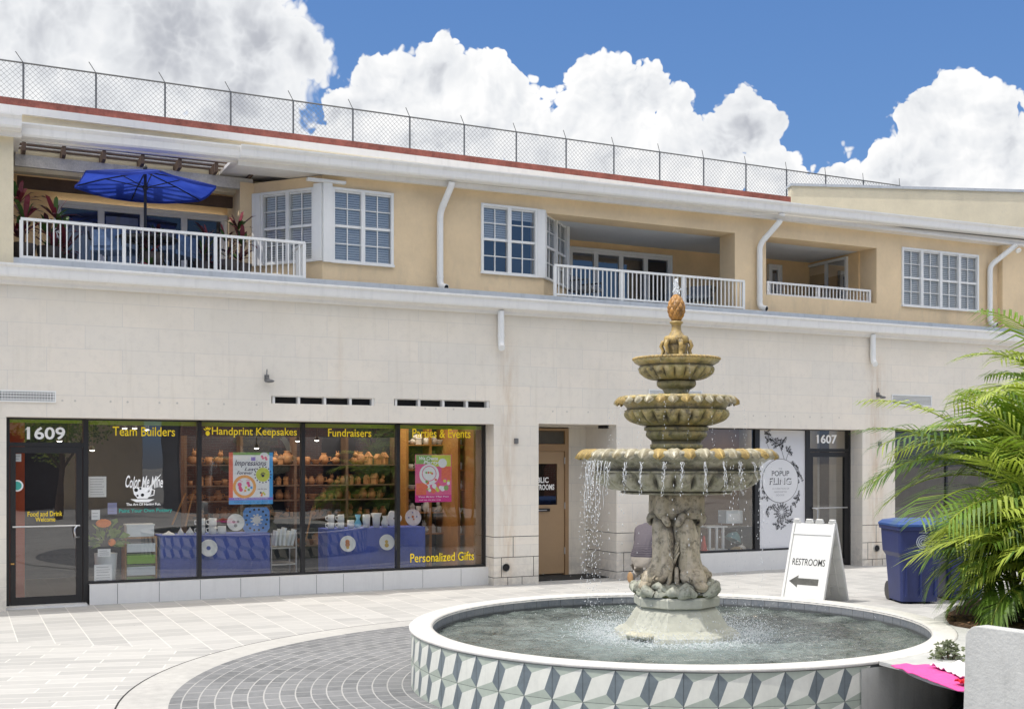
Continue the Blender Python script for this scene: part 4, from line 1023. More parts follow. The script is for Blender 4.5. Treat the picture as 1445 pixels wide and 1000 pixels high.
def line(mb, pts, w, mi=0):
    for p, q in zip(pts[:-1], pts[1:]):
        d_ = (q - p).normalized(); s_ = Vector((-d_.z, 0, d_.x)) * w / 2; mb.add([p - s_, q - s_, q + s_, p + s_], [(0, 1, 2, 3)], mi)
line(mb, [pp(1107, 649), pp(1103, 635), pp(1096, 622), pp(1088, 616)], .008); line(mb, [pp(1109, 649), pp(1113, 637)], .008); line(mb, [pp(1088, 616), pp(1083, 608)], .006); line(mb, [pp(1086, 635), pp(1082, 625), pp(1088, 620)], .006)
for (px, py, s0, n_) in ((1084, 611, .1, 7), (1086, 620, .12, 6), (1095, 626, .13, 8), (1104, 626, .13, 7), (1113, 637, .12, 5), (1121, 655, .12, 7), (1128, 668, .12, 6), (1129, 679, .1, 5), (1076, 690, .09, 6), (1082, 700, .1, 6), (1125, 700, .11, 7), (1121, 710, .1, 5), (1090, 715, .1, 6), (1083, 722, .09, 5), (1115, 735, .1, 6), (1097, 738, .1, 6), (1105, 740, .1, 5), (1117, 722, .1, 5), (1073, 705, .07, 4)):
    for i in range(n_): leaf2(mb, pp(px + rnd.uniform(-2, 2), py + rnd.uniform(-2, 2)), rnd.uniform(0, 2 * PI), s0 * rnd.uniform(.6, 1.1), .3)
cc = pp(1103, 722)
for ring, rr in ((16, .17), (13, .12), (9, .07)):
    for i in range(ring): ang = 2 * PI * i / ring + rr; leaf2(mb, cc + Vector((math.cos(ang), 0, math.sin(ang))) * rr * .45, ang, rr * .65, .22, 0)
mb.build('floral_emblem', [M_lb, pm('grey_ink', (.38, .38, .40), .5, .3, 40)], pan)
mb = MB(); yo = yp - .002
mb.disc((c.x, yo, c.z), rz + .008, n=40, rx=rx + .008); mb.disc((c.x, yo - .001, c.z), rz, n=40, rx=rx, mi=1)
put_text(mb, 'THE', c.x - .04, c.x + .04, c.z + rz * .52, c.z + rz * .60, yo - .002, 2); put_text(mb, 'POPUP', c.x - rx * .48, c.x + rx * .5, c.z + rz * .22, c.z + rz * .46, yo - .002, 0, .005)
put_text(mb, 'FLING', c.x - rx * .62, c.x + rx * .62, c.z - rz * .18, c.z + rz * .14, yo - .002, 0, .03); put_text(mb, 'FLING', c.x - rx * .65, c.x + rx * .59, c.z - rz * .15, c.z + rz * .17, yo - .003, 1, .012)
for i, t_ in enumerate(('A CURATION OF', 'HANDCRAFTED', 'GOODS')): put_text(mb, t_, c.x - rx * (.45 - .1 * i), c.x + rx * (.5 - .14 * i), c.z - rz * (.40 + .15 * i), c.z - rz * (.32 + .15 * i), yo - .002, 2)
mb.build('oval_badge', [M_lb, pm('badge_white', (.74, .74, .75), .4, .03), pm('badge_grey', (.3, .3, .32), .5)], pan)
# interior of the right shop
mb = MB(); mb.box(w0, w1 + .2, 3.0, 3.1, 0, 3); mb.box(w0, w1 + .2, .37, 3, 2.8, 2.9); mb.box(x1138 + .45, x1138 + .5, .6, 3, 0, 2.8, 1); mb.box(r1 + .6, w1, .41, 3, -.05, .01, 2)
mb.build('shop_interior_walls', [pm('brown_wall', (.16, .10, .055), .8), pm('greige_wall', (.42, .38, .32), .8), pm('dark_floor', (.06, .055, .05), .4)], BL)
L = bpy.data.lights.new('shop_ceiling_light', 'AREA'); L.energy = 30; L.size = 1.2; L.color = (1, .85, .68); o = bpy.data.objects.new('shop_ceiling_light', L); COL.objects.link(o); o.location = (sx(1150), 1.8, 2.7)
y = .7
mb = MB()
for px in (1002, 1012, 1021): xx = fs(px, y); mb.box(xx - .02, xx + .02, y, y + .04, .25, fz(px, 744, y))
mb.box(fs(996, y), fs(1026, y), y - .02, y + .3, fz(1010, 777, y) , fz(1010, 775, y)); mb.box(fs(996, y), fs(1026, y), y - .02, y + .3, fz(1010, 744, y), fz(1010, 742, y))
tag(mb.build('display_rack', M_white), 'white three legged display rack inside the right shop window', 'rack')
x0, x1 = fs(1025, y), fs(1048, y); mb = MB(); mb.box(x0, x1, y, y + .25, fz(1036, 738, y), fz(1036, 720, y)); mb.box(x0 + .03, x1 - .05, y - .003, y - .001, fz(1036, 735, y), fz(1036, 724, y), 1); mb.build
tag(mb.build('paper_box', [M_wpl, M_paper]), 'white box with a printed label in the right shop window', 'box')
x, z = FP(1040, 776, .6); mb = MB(); mb.ell((x, .6, z), (.13, .1, .07)); mb.ell((x + .1, .6, z + .03), (.08, .07, .06), mi=1); tag(mb.build('straw_bag', [pm('straw', (.45, .32, .16), .9, .3, 20, bump=.5), M_bisw]), 'tan straw bag lying low in the right shop window', 'bag')
mb = MB(); x, z = FP(1034, 762, .8); mb.M = Matrix.Translation((x, .8, z)) @ Matrix.Rotation(.5, 4, 'Y'); mb.lathe([(.16, 0), (.12, .09), (.03, .16), (0, .17)], 0, 0, 12); mb.M = None; tag(mb.build('paper_parasol', pm('sea_blue_paper', (.16, .38, .42), .7)), 'small sea blue paper parasol leaning in the right shop window', 'parasol')
x, z = FP(994, 775, .5); mb = MB(); mb.box(x - .08, x + .08, .45, .6, zs2 + .0, zs2 + .03); mb.lathe([(.06, zs2 + .03), (.015, zs2 + .28)], x, .52, 14); tag(mb.build('traffic_cone', pm('cone_red', (.75, .05, .02), .5)), 'small red cone seen beside the fountain column inside the window', 'cone')
x0, x1 = fs(1040, y + .5), fs(1066, y + .5); mb = MB(); mb.box(x0, x1, y + .5, y + .9, .01, fz(1050, 746, y + .5)); mb.box(x0 - .3, x1, y + .48, y + .92, fz(1050, 746, y + .5), fz(1050, 743, y + .5)); tag(mb.build('shop_counter', pm('slate_counter', (.10, .14, .17), .5)), 'slate grey counter inside the right shop', 'counter')
# far right shop window behind the palm
mb = MB(); zz0 = .36
mb.box(v0, v1, dS - .02, dS + .05, Z_HEAD - .03, Z_HEAD + .01); mb.box(v0, v1, dS - .02, dS + .05, zz0, zz0 + .04)
for i in range(4): x = v0 + .02 + i * 1.6; mb.box(x - .02, x + .03, dS - .021, dS + .05, zz0, Z_HEAD)
f3 = mb.build('shopfront_frame', M_black, BL)
mb = MB(); mb.quad((v0, dS, zz0), (v1, dS, zz0), (v1, dS, Z_HEAD), (v0, dS, Z_HEAD)); mb.build('glass', M_gs, f3)
mb = MB(); mb.box(v0 - .1, v1 + .1, 2.0, 2.1, 0, 3); mb.box(v0 - .1, v1, .4, 2, 2.7, 2.8); mb.box(v0 - .1, v0 - .01, .4, 2, 0, 2.8)
mb.build('shop_interior_walls', pm('plank_wall', (.10, .075, .055), .8, .4, 6), BL)
# ================================================================ GROUND
PC = W(1.14, 10.2); pcx, pcy = PC.x, PC.y; PR = 2.32
def paving_mat():
    m, nt, b, o = newmat('stone_paving'); k = N(nt); p = k.pos(); q = k.sep(p)
    def brick(vec, bw, rh, mortar=.007):
        br = k.n('ShaderNodeTexBrick'); k.put(br.inputs['Vector'], vec); br.inputs['Scale'].default_value = 1; br.inputs['Mortar Size'].default_value = mortar
        br.inputs['Mortar Smooth'].default_value = .3; br.inputs['Brick Width'].default_value = bw; br.inputs['Row Height'].default_value = rh; br.offset = .43; br.inputs['Bias'].default_value = -.1
        br.inputs['Color1'].default_value = (.36, .355, .345, 1); br.inputs['Color2'].default_value = (.50, .49, .47, 1); br.inputs['Mortar'].default_value = (.64, .62, .58, 1)
        return br
    A = brick(k.comb(k.math('MULTIPLY', q[1], 1.), q[0]), .30, .345)
    rot = k.n('ShaderNodeVectorRotate', rotation_type='Z_AXIS'); k.put(rot.inputs['Vector'], p); rot.inputs['Angle'].default_value = math.radians(16)
    B = brick(rot.outputs[0], .62, .20)
    # boundary: line through two measured points
    a1 = W(-5.63, 12.3); a2 = W(-3.36, 11.79); n_ = Vector((-(a2 - a1).y, (a2 - a1).x, 0)).normalized(); off = n_.dot(a1)
    sd = k.math('SUBTRACT', k.vmath('DOT_PRODUCT', p, tuple(n_)), off)
    f = k.math('GREATER_THAN', sd, 0.)
    c = k.mix(f, B.outputs[0], A.outputs[0]); fac = k.mix(f, B.outputs[1], A.outputs[1])
    n1 = k.noise(p, 1.1, 6, .6); n2 = k.noise(k.vmath('MULTIPLY', rot.outputs[0], (6, 30, 1)), 1, 5, .6)
    c = k.mix(k.mr(n1, .3, .75, 0, .4), c, (.52, .505, .475, 1)); c = k.mix(k.mr(n2, .45, .75, 0, .35), c, (.32, .315, .30, 1))
    sp = k.voro(p, 2.3); c = k.mix(k.mr(sp, .02, .035, .7, 0), c, (.12, .11, .1, 1))
    nt.links.new(c, b.inputs['Base Color']); b.inputs['Roughness'].default_value = .8
    h = k.math('ADD', k.noise(p, 40, 5, .6), k.math('MULTIPLY', fac, .6)); nt.links.new(k.bump(h, .35, .006), b.inputs['Normal']); return m
def ring_mat(name, c1, c2, mort, rw, arc, band=False):
    m, nt, b, o = newmat(name); k = N(nt); p = k.pos()
    v = k.vmath('SUBTRACT', p, (pcx, pcy, 0)); q = k.sep(v)
    r = k.math('SQRT', k.math('ADD', k.math('MULTIPLY', q[0], q[0]), k.math('MULTIPLY', q[1], q[1])))
    th = k.math('ARCTAN2', q[1], q[0])
    br = k.n('ShaderNodeTexBrick'); k.put(br.inputs['Vector'], k.comb(k.math('MULTIPLY', th, arc), r)); br.inputs['Scale'].default_value = 1
    br.inputs['Mortar Size'].default_value = .0065; br.inputs['Brick Width'].default_value = .21 if not band else .8; br.inputs['Row Height'].default_value = rw; br.inputs['Mortar Smooth'].default_value = .2
    br.inputs['Color1'].default_value = c4(c1); br.inputs['Color2'].default_value = c4(c2); br.inputs['Mortar'].default_value = c4(mort)
    c = br.outputs[0]; n2 = k.noise(p, 9, 6, .65); c = k.mix(k.mr(n2, .35, .7, 0, .5), c, c4(dark(c2, 1.35)))
    n3 = k.noise(p, .9, 4, .6); c = k.mix(k.mr(n3, .4, .7, 0, .35), c, c4(dark(c1, .8)))
    nt.links.new(c, b.inputs['Base Color']); b.inputs['Roughness'].default_value = .75
    nt.links.new(k.bump(k.math('SUBTRACT', k.noise(p, 50, 5, .6), k.math('MULTIPLY', br.outputs[1], 1.2)), .4, .008), b.inputs['Normal']); return m
mb = MB(); mb.quad((-300, -300, -.012), (300, -300, -.012), (300, 300, -.012), (-300, 300, -.012)); tag(mb.build('ground', pm('bare_ground', (.30, .29, .27), .9, .2, .2)), kind='structure')
mb = MB(); mb.quad((-14, -34, 0), (34, -34, 0), (34, 1.2, 0), (-14, 1.2, 0)); tag(mb.build('pavement', paving_mat()), kind='structure')
def annulus(name, ra, rb_, z, mat, n=128, a0=0, a1=2 * PI, parent=None):
    mb = MB(); vs = []
    for i in range(n + 1):
        a = a0 + (a1 - a0) * i / n
        for r in (ra, rb_): vs.append((pcx + r * math.cos(a), pcy + r * math.sin(a), z))
    mb.add(vs, [(2 * i, 2 * i + 1, 2 * i + 3, 2 * i + 2) for i in range(n)]); return tag(mb.build(name, mat, parent), kind='structure')
annulus('paved_ring', PR - .02, 4.22, .008, ring_mat('dark_pavers', (.115, .12, .125), (.20, .203, .208), (.42, .41, .395), .125, 3.0))
annulus('paved_border', 4.22, 4.6, .006, ring_mat('pale_border', (.38, .37, .355), (.45, .44, .415), (.36, .35, .33), .8, 4.4, True))
annulus('border_joint', 4.6, 4.615, .0065, M_dark)
# ================================================================ POOL
FB = thing('fountain_basin', 'round fountain basin clad in grey and white cube pattern tiles', 'basin', (pcx, pcy, 0))
ZR = .5; NT = 62
M_t1 = pm('tile_ivory', (.76, .76, .69), .35, .12, 4, streak=.2); M_t2 = pm('tile_slate', (.175, .21, .23), .35, .25, 6, streak=.2); M_t3 = pm('tile_sage', (.44, .49, .42), .35, .14, 5, streak=.2); M_grout = pm('tile_grout', (.10, .11, .11), .8)
def on_cyl(u, v, r): a = u * 2 * PI / NT; return (pcx + r * math.cos(a), pcy + r * math.sin(a), v)
mb = MB(); TH = .232; ztop = .468
a_end = math.atan2(W(2.43, 8.05).y - pcy, W(2.43, 8.05).x - pcx)       # where the concrete bench begins
uend = int(a_end / (2 * PI) * NT) % NT
jst = [i for i in range(NT)]
camang = math.atan2(CAM.y - pcy, CAM.x - pcx)
for i in range(NT):
    ang = (i + .5) * 2 * PI / NT
    dlt = (ang - a_end + PI) % (2 * PI) - PI
    if 0 < dlt < 1.15: continue            # concrete part, to the right of the tiles
    for j in range(2):
        z1 = ztop - j * TH; z0 = z1 - TH
        P = lambda u, v, e=0.: on_cyl(i + u, z0 + v * (z1 - z0), PR - .02 + e)
        e = .0015; cells = [
            ([(0, 1), (0, 0), (.28, .73)], 1), ([(1, 0), (1, 1), (.73, .28)], 1), ([(.28, .73), (0, 0), (.73, .28), (1, 1)], 0), ([(0, 1), (.28, .73), (1, 1)], 2), ([(0, 0), (1, 0), (.73, .28)], 2)]
        for pts, mi in cells:
            g = .006
            pp_ = [P(min(max(u, g * 1.2), 1 - g * 1.2), min(max(v, g), 1 - g), e) for u, v in pts]; mb.add(pp_, [tuple(range(len(pts)))], mi)
mb.build('cube_tiles', [M_t1, M_t2, M_t3], FB)
mb = MB(); mb.lathe([(PR - .022, 0), (PR - .022, ztop + .01)], pcx, pcy, 124, smooth=True); mb.build('wall', M_grout, FB)
M_cop = pm('white_coping', (.66, .64, .60), .6, .15, 5, bump=.5, bs=35, streak=.2)
CW = .20
def cop(r, z, a, i):
    w = noise.noise(Vector((math.cos(a) * 9, math.sin(a) * 9, i))) * .004 if i in (1, 2, 3) else 0
    return r + w, z + w
mb = MB(); mb.lathe([(PR - .05, ztop + .005), (PR - .012, ztop + .004), (PR - .006, ztop + .008), (PR - .002, ztop + .024), (PR - .01, ZR - .002), (PR - .03, ZR), (PR - CW + .03, ZR), (PR - CW, ZR - .006), (PR - CW - .005, ZR - .03)], pcx, pcy, 180, fn=cop); mb.build('coping', M_cop, FB)
def inner_mat():
    m, nt, b, o = newmat('basin_inner_tile'); k = N(nt); p = k.pos(); v = k.vmath('SUBTRACT', p, (pcx, pcy, 0)); q = k.sep(v)
    th = k.math('ARCTAN2', q[1], q[0]); br = k.n('ShaderNodeTexBrick'); br.offset = 0; k.put(br.inputs['Vector'], k.comb(k.math('MULTIPLY', th, 2.1), k.math('ADD', q[2], .3)))
    br.inputs['Scale'].default_value = 1; br.inputs['Brick Width'].default_value = .145; br.inputs['Row Height'].default_value = .35; br.inputs['Mortar Size'].default_value = .003
    br.inputs['Color1'].default_value = (.19, .21, .24, 1); br.inputs['Color2'].default_value = (.27, .28, .30, 1); br.inputs['Mortar'].default_value = (.07, .07, .08, 1)
    c = k.mix(k.mr(k.noise(p, 30, 5, .7), .4, .7, 0, .6), br.outputs[0], (.36, .36, .36, 1)); c = k.mix(k.mr(q[2], .42, .395, 0, .7), c, (.06, .065, .06, 1))
    nt.links.new(c, b.inputs['Base Color']); b.inputs['Roughness'].default_value = .6; return m
mb = MB(); mb.lathe([(PR - CW - .002, ZR - .012), (PR - CW - .002, .05)], pcx, pcy, 124); mb.build('inner_wall', inner_mat(), FB)
mb = MB(); mb.lathe([(0, .05), (PR - CW, .05)], pcx, pcy, 48); mb.build('floor', pm('basin_floor', (.10, .15, .16), .7), FB)
# water surface: a real mesh with ripples from the falling water
ZW = .385
def water_mat():
    m, nt, b, o = newmat('fountain_water'); k = N(nt); p = k.pos(); v = k.vmath('SUBTRACT', p, (pcx, pcy, 0)); r = k.vmath('LENGTH', v)
    c = k.ramp(k.noise(p, 2.6, 4, .55, .8), [(.3, (.025, .035, .03, 1)), (.65, (.15, .175, .16, 1))])
    c = k.mix(k.mr(r, .3, 1.6, .75, 0), c, (.36, .45, .45, 1))
    foam = k.math('MULTIPLY', k.mr(r, .45, 1.0, 1, 0), k.mr(k.noise(p, 34, 5, .7), .42, .58, 0, 1))
    c = k.mix(foam, c, (.75, .80, .82, 1))
    nt.links.new(c, b.inputs['Base Color']); k.put(b.inputs['Roughness'], k.mr(foam, 0, 1, .06, .6)); b.inputs['IOR'].default_value = 1.33; b.inputs['Specular IOR Level'].default_value = .6
    h1 = k.noise(p, 7, 2, .5, 1.2); h2 = k.noise(p, 19, 2, .5, .8)
    h = k.math('ADD', h1, k.math('MULTIPLY', h2, .35)); nt.links.new(k.bump(h, .8, .05), b.inputs['Normal']); return m
mb = MB(); nr, na = 150, 420; vs = []
for i in range(nr + 1):
    r = .02 + (PR - CW - .02) * i / nr
    for j in range(na):
        a = 2 * PI * j / na; x, y = pcx + r * math.cos(a), pcy + r * math.sin(a)
        h = noise.fractal(Vector((x * 3. + .4 * y, y * 4.5, 0)), 1., 2.1, 3) * .017 + noise.noise(Vector((x * 9, y * 13, 3))) * .008
        h += math.sin(r * 34 + 2 * noise.noise(Vector((x * 2, y * 2, 7)))) * .004 * math.exp(-r * .9) + noise.noise(Vector((x * 25, y * 25, 1))) * .02 * math.exp(-((r - .55) / .22) ** 2)
        vs.append((x, y, ZW + h))
mb.add(vs, [(i * na + j, (i + 1) * na + j, (i + 1) * na + (j + 1) % na, i * na + (j + 1) % na) for i in range(nr) for j in range(na)], 0, True)
tag(mb.build('water', water_mat()), kind='structure')
# ================================================================ FOUNTAIN
def mossy(name, base, moss, ochre=None, dk=(.05, .045, .035), mo=.5, wet=.45, bp=.7):
    m, nt, b, o = newmat(name); k = N(nt); p = k.pos(); q = k.sep(p)
    n1 = k.noise(p, 4, 8, .65); n2 = k.noise(p, 16, 6, .7); st = k.noise(k.vmath('MULTIPLY', p, (9, 9, 1.6)), 1.8, 6, .65)
    c = k.mix(k.mr(n1, .35, .65), c4(base), c4(dark(base, .6))); c = k.mix(k.math('MULTIPLY', k.mr(st, .42, .62, 0, 1), mo, clamp=True), c, c4(moss))
    if ochre: c = k.mix(k.mr(k.noise(p, 7, 5, .7), .5, .62, 0, .85), c, c4(ochre))
    c = k.mix(k.mr(n2, .52, .72, 0, .8), c, c4(dk)); 
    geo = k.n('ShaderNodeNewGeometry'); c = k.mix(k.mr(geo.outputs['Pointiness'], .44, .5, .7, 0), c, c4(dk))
    ao = k.n('ShaderNodeAmbientOcclusion'); ao.samples = 4; ao.inputs['Distance'].default_value = .07; c = k.mix(k.mr(ao.outputs['AO'], .35, .85, .8, 0), c, c4(dk)); c = k.mix(k.math('MULTIPLY', k.mr(k.noise(p, 6, 6, .7), .5, .62, 0, .75), k.mr(n2, .4, .6, 0, 1)), c, c4(dark(dk, 1.6)))  # AO darkens crevices: grime plus shade painted into the stone colour
    nt.links.new(c, b.inputs['Base Color']); b.inputs['Roughness'].default_value = wet
    nt.links.new(k.bump(k.math('ADD', k.noise(p, 38, 6, .7), k.noise(p, 9, 4, .6)), bp, .012), b.inputs['Normal']); return m
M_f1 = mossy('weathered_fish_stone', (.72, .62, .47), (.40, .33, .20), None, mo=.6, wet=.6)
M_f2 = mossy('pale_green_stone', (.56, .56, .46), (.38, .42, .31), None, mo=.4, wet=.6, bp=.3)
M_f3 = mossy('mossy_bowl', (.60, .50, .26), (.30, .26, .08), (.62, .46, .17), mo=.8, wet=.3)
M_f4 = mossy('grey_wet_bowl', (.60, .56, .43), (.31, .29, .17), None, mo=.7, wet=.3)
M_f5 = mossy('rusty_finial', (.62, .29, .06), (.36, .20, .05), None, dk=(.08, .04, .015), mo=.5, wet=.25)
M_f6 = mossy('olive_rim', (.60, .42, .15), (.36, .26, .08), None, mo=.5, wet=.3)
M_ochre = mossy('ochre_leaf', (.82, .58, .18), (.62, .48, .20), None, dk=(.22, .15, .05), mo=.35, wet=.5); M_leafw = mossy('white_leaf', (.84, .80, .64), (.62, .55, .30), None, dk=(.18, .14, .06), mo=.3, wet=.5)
# slightly nearer than the pool centre, as seen
fx0, fy0 = pcx, pcy
cang = math.atan2(CAM.y - fy0, CAM.x - fx0); right = cang + PI / 2; left = cang - PI / 2
FT = thing('fountain', 'three tiered mossy stone fountain with pineapple finial and fish pedestal', 'fountain', (fx0, fy0, .05))
def zf(py, Y=10.2): return 1.9 + (HY - py) / F * Y
# pedestal: octagonal steps
def octo(mb, prof, rot=PI / 8 - math.radians(26.8) + .1, mi=0, n=8):
    vs = []
    for r, z in prof:
        for j in range(n): a = rot + 2 * PI * j / n; vs.append((fx0 + r * math.cos(a), fy0 + r * math.sin(a), z))
    mb.add(vs, [(i * n + j, i * n + (j + 1) % n, (i + 1) * n + (j + 1) % n, (i + 1) * n + j) for i in range(len(prof) - 1) for j in range(n)], mi)
    mb.add(vs[-n:], [tuple(range(n))], mi)
mb = MB(); octo(mb, [(.56, .05), (.56, .395), (.555, .42), (.53, .435), (.515, .45), (.50, .455), (.46, .47), (.41, .54), (.375, .60), (.34, .635), (.335, .64), (.375, .655), (.38, .72), (.365, .74)])
mb.build('plinth', pm('plinth_stone', (.50, .50, .42), .6, .22, 5, bump=.2, bs=30, streak=.35), FT)
mb = MB()
for k_ in range(1):
    a = cang - .62
    for s_ in (-.10, -.02, .07): mb.ell((fx0 + .52 * math.cos(a + s_ * 1.6), fy0 + .53 * math.sin(a + s_ * 1.6), .435), (.07, .07, .028), 10, 6)
mb.build('carved_foot', pm('sunlit_carved_stone', (.60, .57, .44), .6, .2, 12, bump=.5), FT)
# fish: four, heads down, bodies rising, tails wrapped at the top
def fish_mesh(ang):
    mb = MB(); ca, sa = math.cos(ang), math.sin(ang)
    def L(r, t, z): return (fx0 + r * ca - t * sa, fy0 + r * sa + t * ca, z)
    # body rising from the head (nose out and down) to the tail wound under the cap
    path = [(.27, -.02, .80), (.24, .0, .86), (.185, .02, .93), (.15, .02, 1.03), (.135, .01, 1.14), (.13, .0, 1.25), (.13, -.02, 1.34), (.12, -.06, 1.41), (.12, -.02, 1.46), (.14, .05, 1.49)]
    rad = [.05, .095, .11, .105, .108, .108, .10, .075, .055, .03]
    pts = []; rs = []
    for i in range(len(path) - 1):
        for t in (0, .33, .66):
            p = [path[i][j] * (1 - t) + path[i + 1][j] * t for j in range(3)]; pts.append(L(*p)); rs.append(rad[i] * (1 - t) + rad[i + 1] * t)
    pts.append(L(*path[-1])); rs.append(rad[-1])
    mb.tube(pts, rs, 20)
    # head: broad brow sloping out to a blunt snout, ringed eyes, parted lips
    R3 = Matrix.Rotation(ang, 3, 'Z')
    mb.ell(L(.235, 0, .905), (.13, .12, .09), 20, 14, rot=R3 @ Matrix.Rotation(.5, 3, 'Y'))
    mb.ell(L(.325, 0, .845), (.075, .075, .038), 18, 10, rot=R3 @ Matrix.Rotation(.45, 3, 'Y')); mb.ell(L(.305, 0, .815), (.075, .07, .026), 18, 10, rot=R3 @ Matrix.Rotation(.25, 3, 'Y'))
    for s_ in (-1, 1):
        c_ = L(.285, s_ * .096, .895); mb.ell(c_, (.02, .02, .02), 10, 7)
        ring = [(.285 + .034 * math.cos(t * PI / 5), s_ * (.096 - .008 * math.cos(t * PI / 5)), .895 + .032 * math.sin(t * PI / 5)) for t in range(11)]
        mb.tube([L(*p) for p in ring], .009, 8); mb.tube([L(.20, s_ * .10, .945), L(.25, s_ * .10, .925), L(.31, s_ * .07, .895)], [.02, .024, .012], 8)
        # gill flap and side fin
        mb.tube([L(.13, s_ * .10, .98), L(.17, s_ * .125, .92), L(.17, s_ * .13, .85), L(.22, s_ * .11, .80)], [.02, .026, .026, .015], 8)
        for f_ in range(4): mb.tube([L(.10, s_ * .10, 1.02 + f_ * .035), L(.13 - f_ * .01, s_ * .15, 1.06 + f_ * .05), L(.10, s_ * .17, 1.12 + f_ * .06)], [.02, .016, .005], 6)
    # curling tail leaves at the cap
    for s_ in (-1, 1): mb.tube([L(.14, s_ * .03, 1.42), L(.2, s_ * .09, 1.45), L(.215, s_ * .12, 1.40), L(.18, s_ * .13, 1.35), L(.15, s_ * .1, 1.36)], [.035, .04, .035, .03, .02], 10)
    return mb
for k_ in range(4):
    ang = -PI / 2 - math.radians(26.8) + .55 + k_ * PI / 2
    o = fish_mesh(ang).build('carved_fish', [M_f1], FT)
    md = o.modifiers.new('s', 'SUBSURF'); md.levels = 1; md.render_levels = 1
    tx = bpy.data.textures.get('carve') or bpy.data.textures.new('carve', 'VORONOI'); tx.noise_scale = .03
    dm = o.modifiers.new('d', 'DISPLACE'); dm.texture = tx; dm.strength = .007; dm.texture_coords = 'LOCAL'
mb = MB()
for k_ in range(4):                            # big curls at the corners
    a = -math.radians(26.8) + .55 - PI / 2 + k_ * PI / 2 ; ca, sa = math.cos(a), math.sin(a)
    sp = [(.30 + .055 * (1 - t / 14) * math.cos(t * .62), .0, .80 + .055 * (1 - t / 14) * math.sin(t * .62)) for t in range(12)]
    mb.tube([(fx0 + p[0] * ca, fy0 + p[0] * sa, p[2]) for p in sp], [.030 - .0012 * t for t in range(12)], 10)
    for s_ in (-1, 1): mb.tube([(fx0 + .30 * ca - s_ * .03 * sa, fy0 + .30 * sa + s_ * .03 * ca, .80), (fx0 + .29 * ca - s_ * .12 * sa, fy0 + .29 * sa + s_ * .12 * ca, .835), (fx0 + .25 * ca - s_ * .2 * sa, fy0 + .25 * sa + s_ * .2 * ca, .79)], [.035, .04, .02], 8)
for i in range(18):
    a = 2 * PI * i / 18; r = .285 + .04 * math.sin(i * 2.3); mb.tube([(fx0 + r * math.cos(a), fy0 + r * math.sin(a), .755), (fx0 + (r + .06) * math.cos(a + .25), fy0 + (r + .06) * math.sin(a + .25), .80), (fx0 + (r + .03) * math.cos(a + .42), fy0 + (r + .03) * math.sin(a + .42), .765)], [.045, .05, .03], 10)
mb.lathe([(.35, .742), (.355, .77), (.31, .81), (.2, .86)], fx0, fy0, 40, fn=lambda r, z, a, i: (r + .02 * math.sin(a * 9), z))
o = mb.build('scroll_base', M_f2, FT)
mb = MB(); mb.lathe([(.352, .741), (.362, .752), (.35, .762)], fx0, fy0, 60, fn=lambda r, z, a, i: (r + .01 * math.sin(a * 31) * (i == 1), z)); mb.build('moss_line', pm('dark_moss', (.05, .06, .015), .9, .5, 30, bump=1), FT)
# column core and cap block
mb = MB(); mb.lathe([(.17, .8), (.12, 1.0), (.12, 1.3), (.17, 1.42)], fx0, fy0, 24); rc = -math.radians(26.8) + PI / 4 + .12
vs = []
prof = [(.235, 1.40), (.27, 1.44), (.285, 1.45), (.28, 1.60), (.275, 1.62)]
for r, z in prof:
    for j in range(12):
        a = rc + 2 * PI * (j // 3) / 4 + (-.16, 0, .16)[j % 3]; rr = r if j % 3 == 1 else r / math.cos(.0) * (.93); vs.append((fx0 + rr * math.cos(a), fy0 + rr * math.sin(a), z))
mb.add(vs, [(i * 12 + j, i * 12 + (j + 1) % 12, (i + 1) * 12 + (j + 1) % 12, (i + 1) * 12 + j) for i in range(4) for j in range(12)]); mb.add(vs[-12:], [tuple(range(12))]); mb.add(vs[:12], [tuple(range(12))[::-1]])
mb.build('column_cap', M_f1, FT)
# bowls
def bowl(name, mat, lip_r, lip_z, prof, flutes, fa=.03, fz_rng=None):
    mb = MB()
    def fn(r, z, a, i):
        if fz_rng and fz_rng[0] < z < fz_rng[1]:
            w = math.sin(PI * (z - fz_rng[0]) / (fz_rng[1] - fz_rng[0])); return (r * (1 - fa * w * (1 - abs(math.sin(a * flutes / 2)) ** .7)), z)
        return r, z
    mb.lathe(prof, fx0, fy0, flutes * 12, fn=fn); return mb.build(name, mat, FT)
def smoothp(p, n=4):
    out = []
    for i in range(len(p) - 1):
        p0 = p[max(i - 1, 0)]; p1 = p[i]; p2 = p[i + 1]; p3 = p[min(i + 2, len(p) - 1)]
        for t_ in range(n):
            t = t_ / n; out.append(tuple(.5 * ((2 * p1[j]) + (-p0[j] + p2[j]) * t + (2 * p0[j] - 5 * p1[j] + 4 * p2[j] - p3[j]) * t * t + (-p0[j] + 3 * p1[j] - 3 * p2[j] + p3[j]) * t ** 3) for j in range(2)))
    out.append(p[-1]); return out
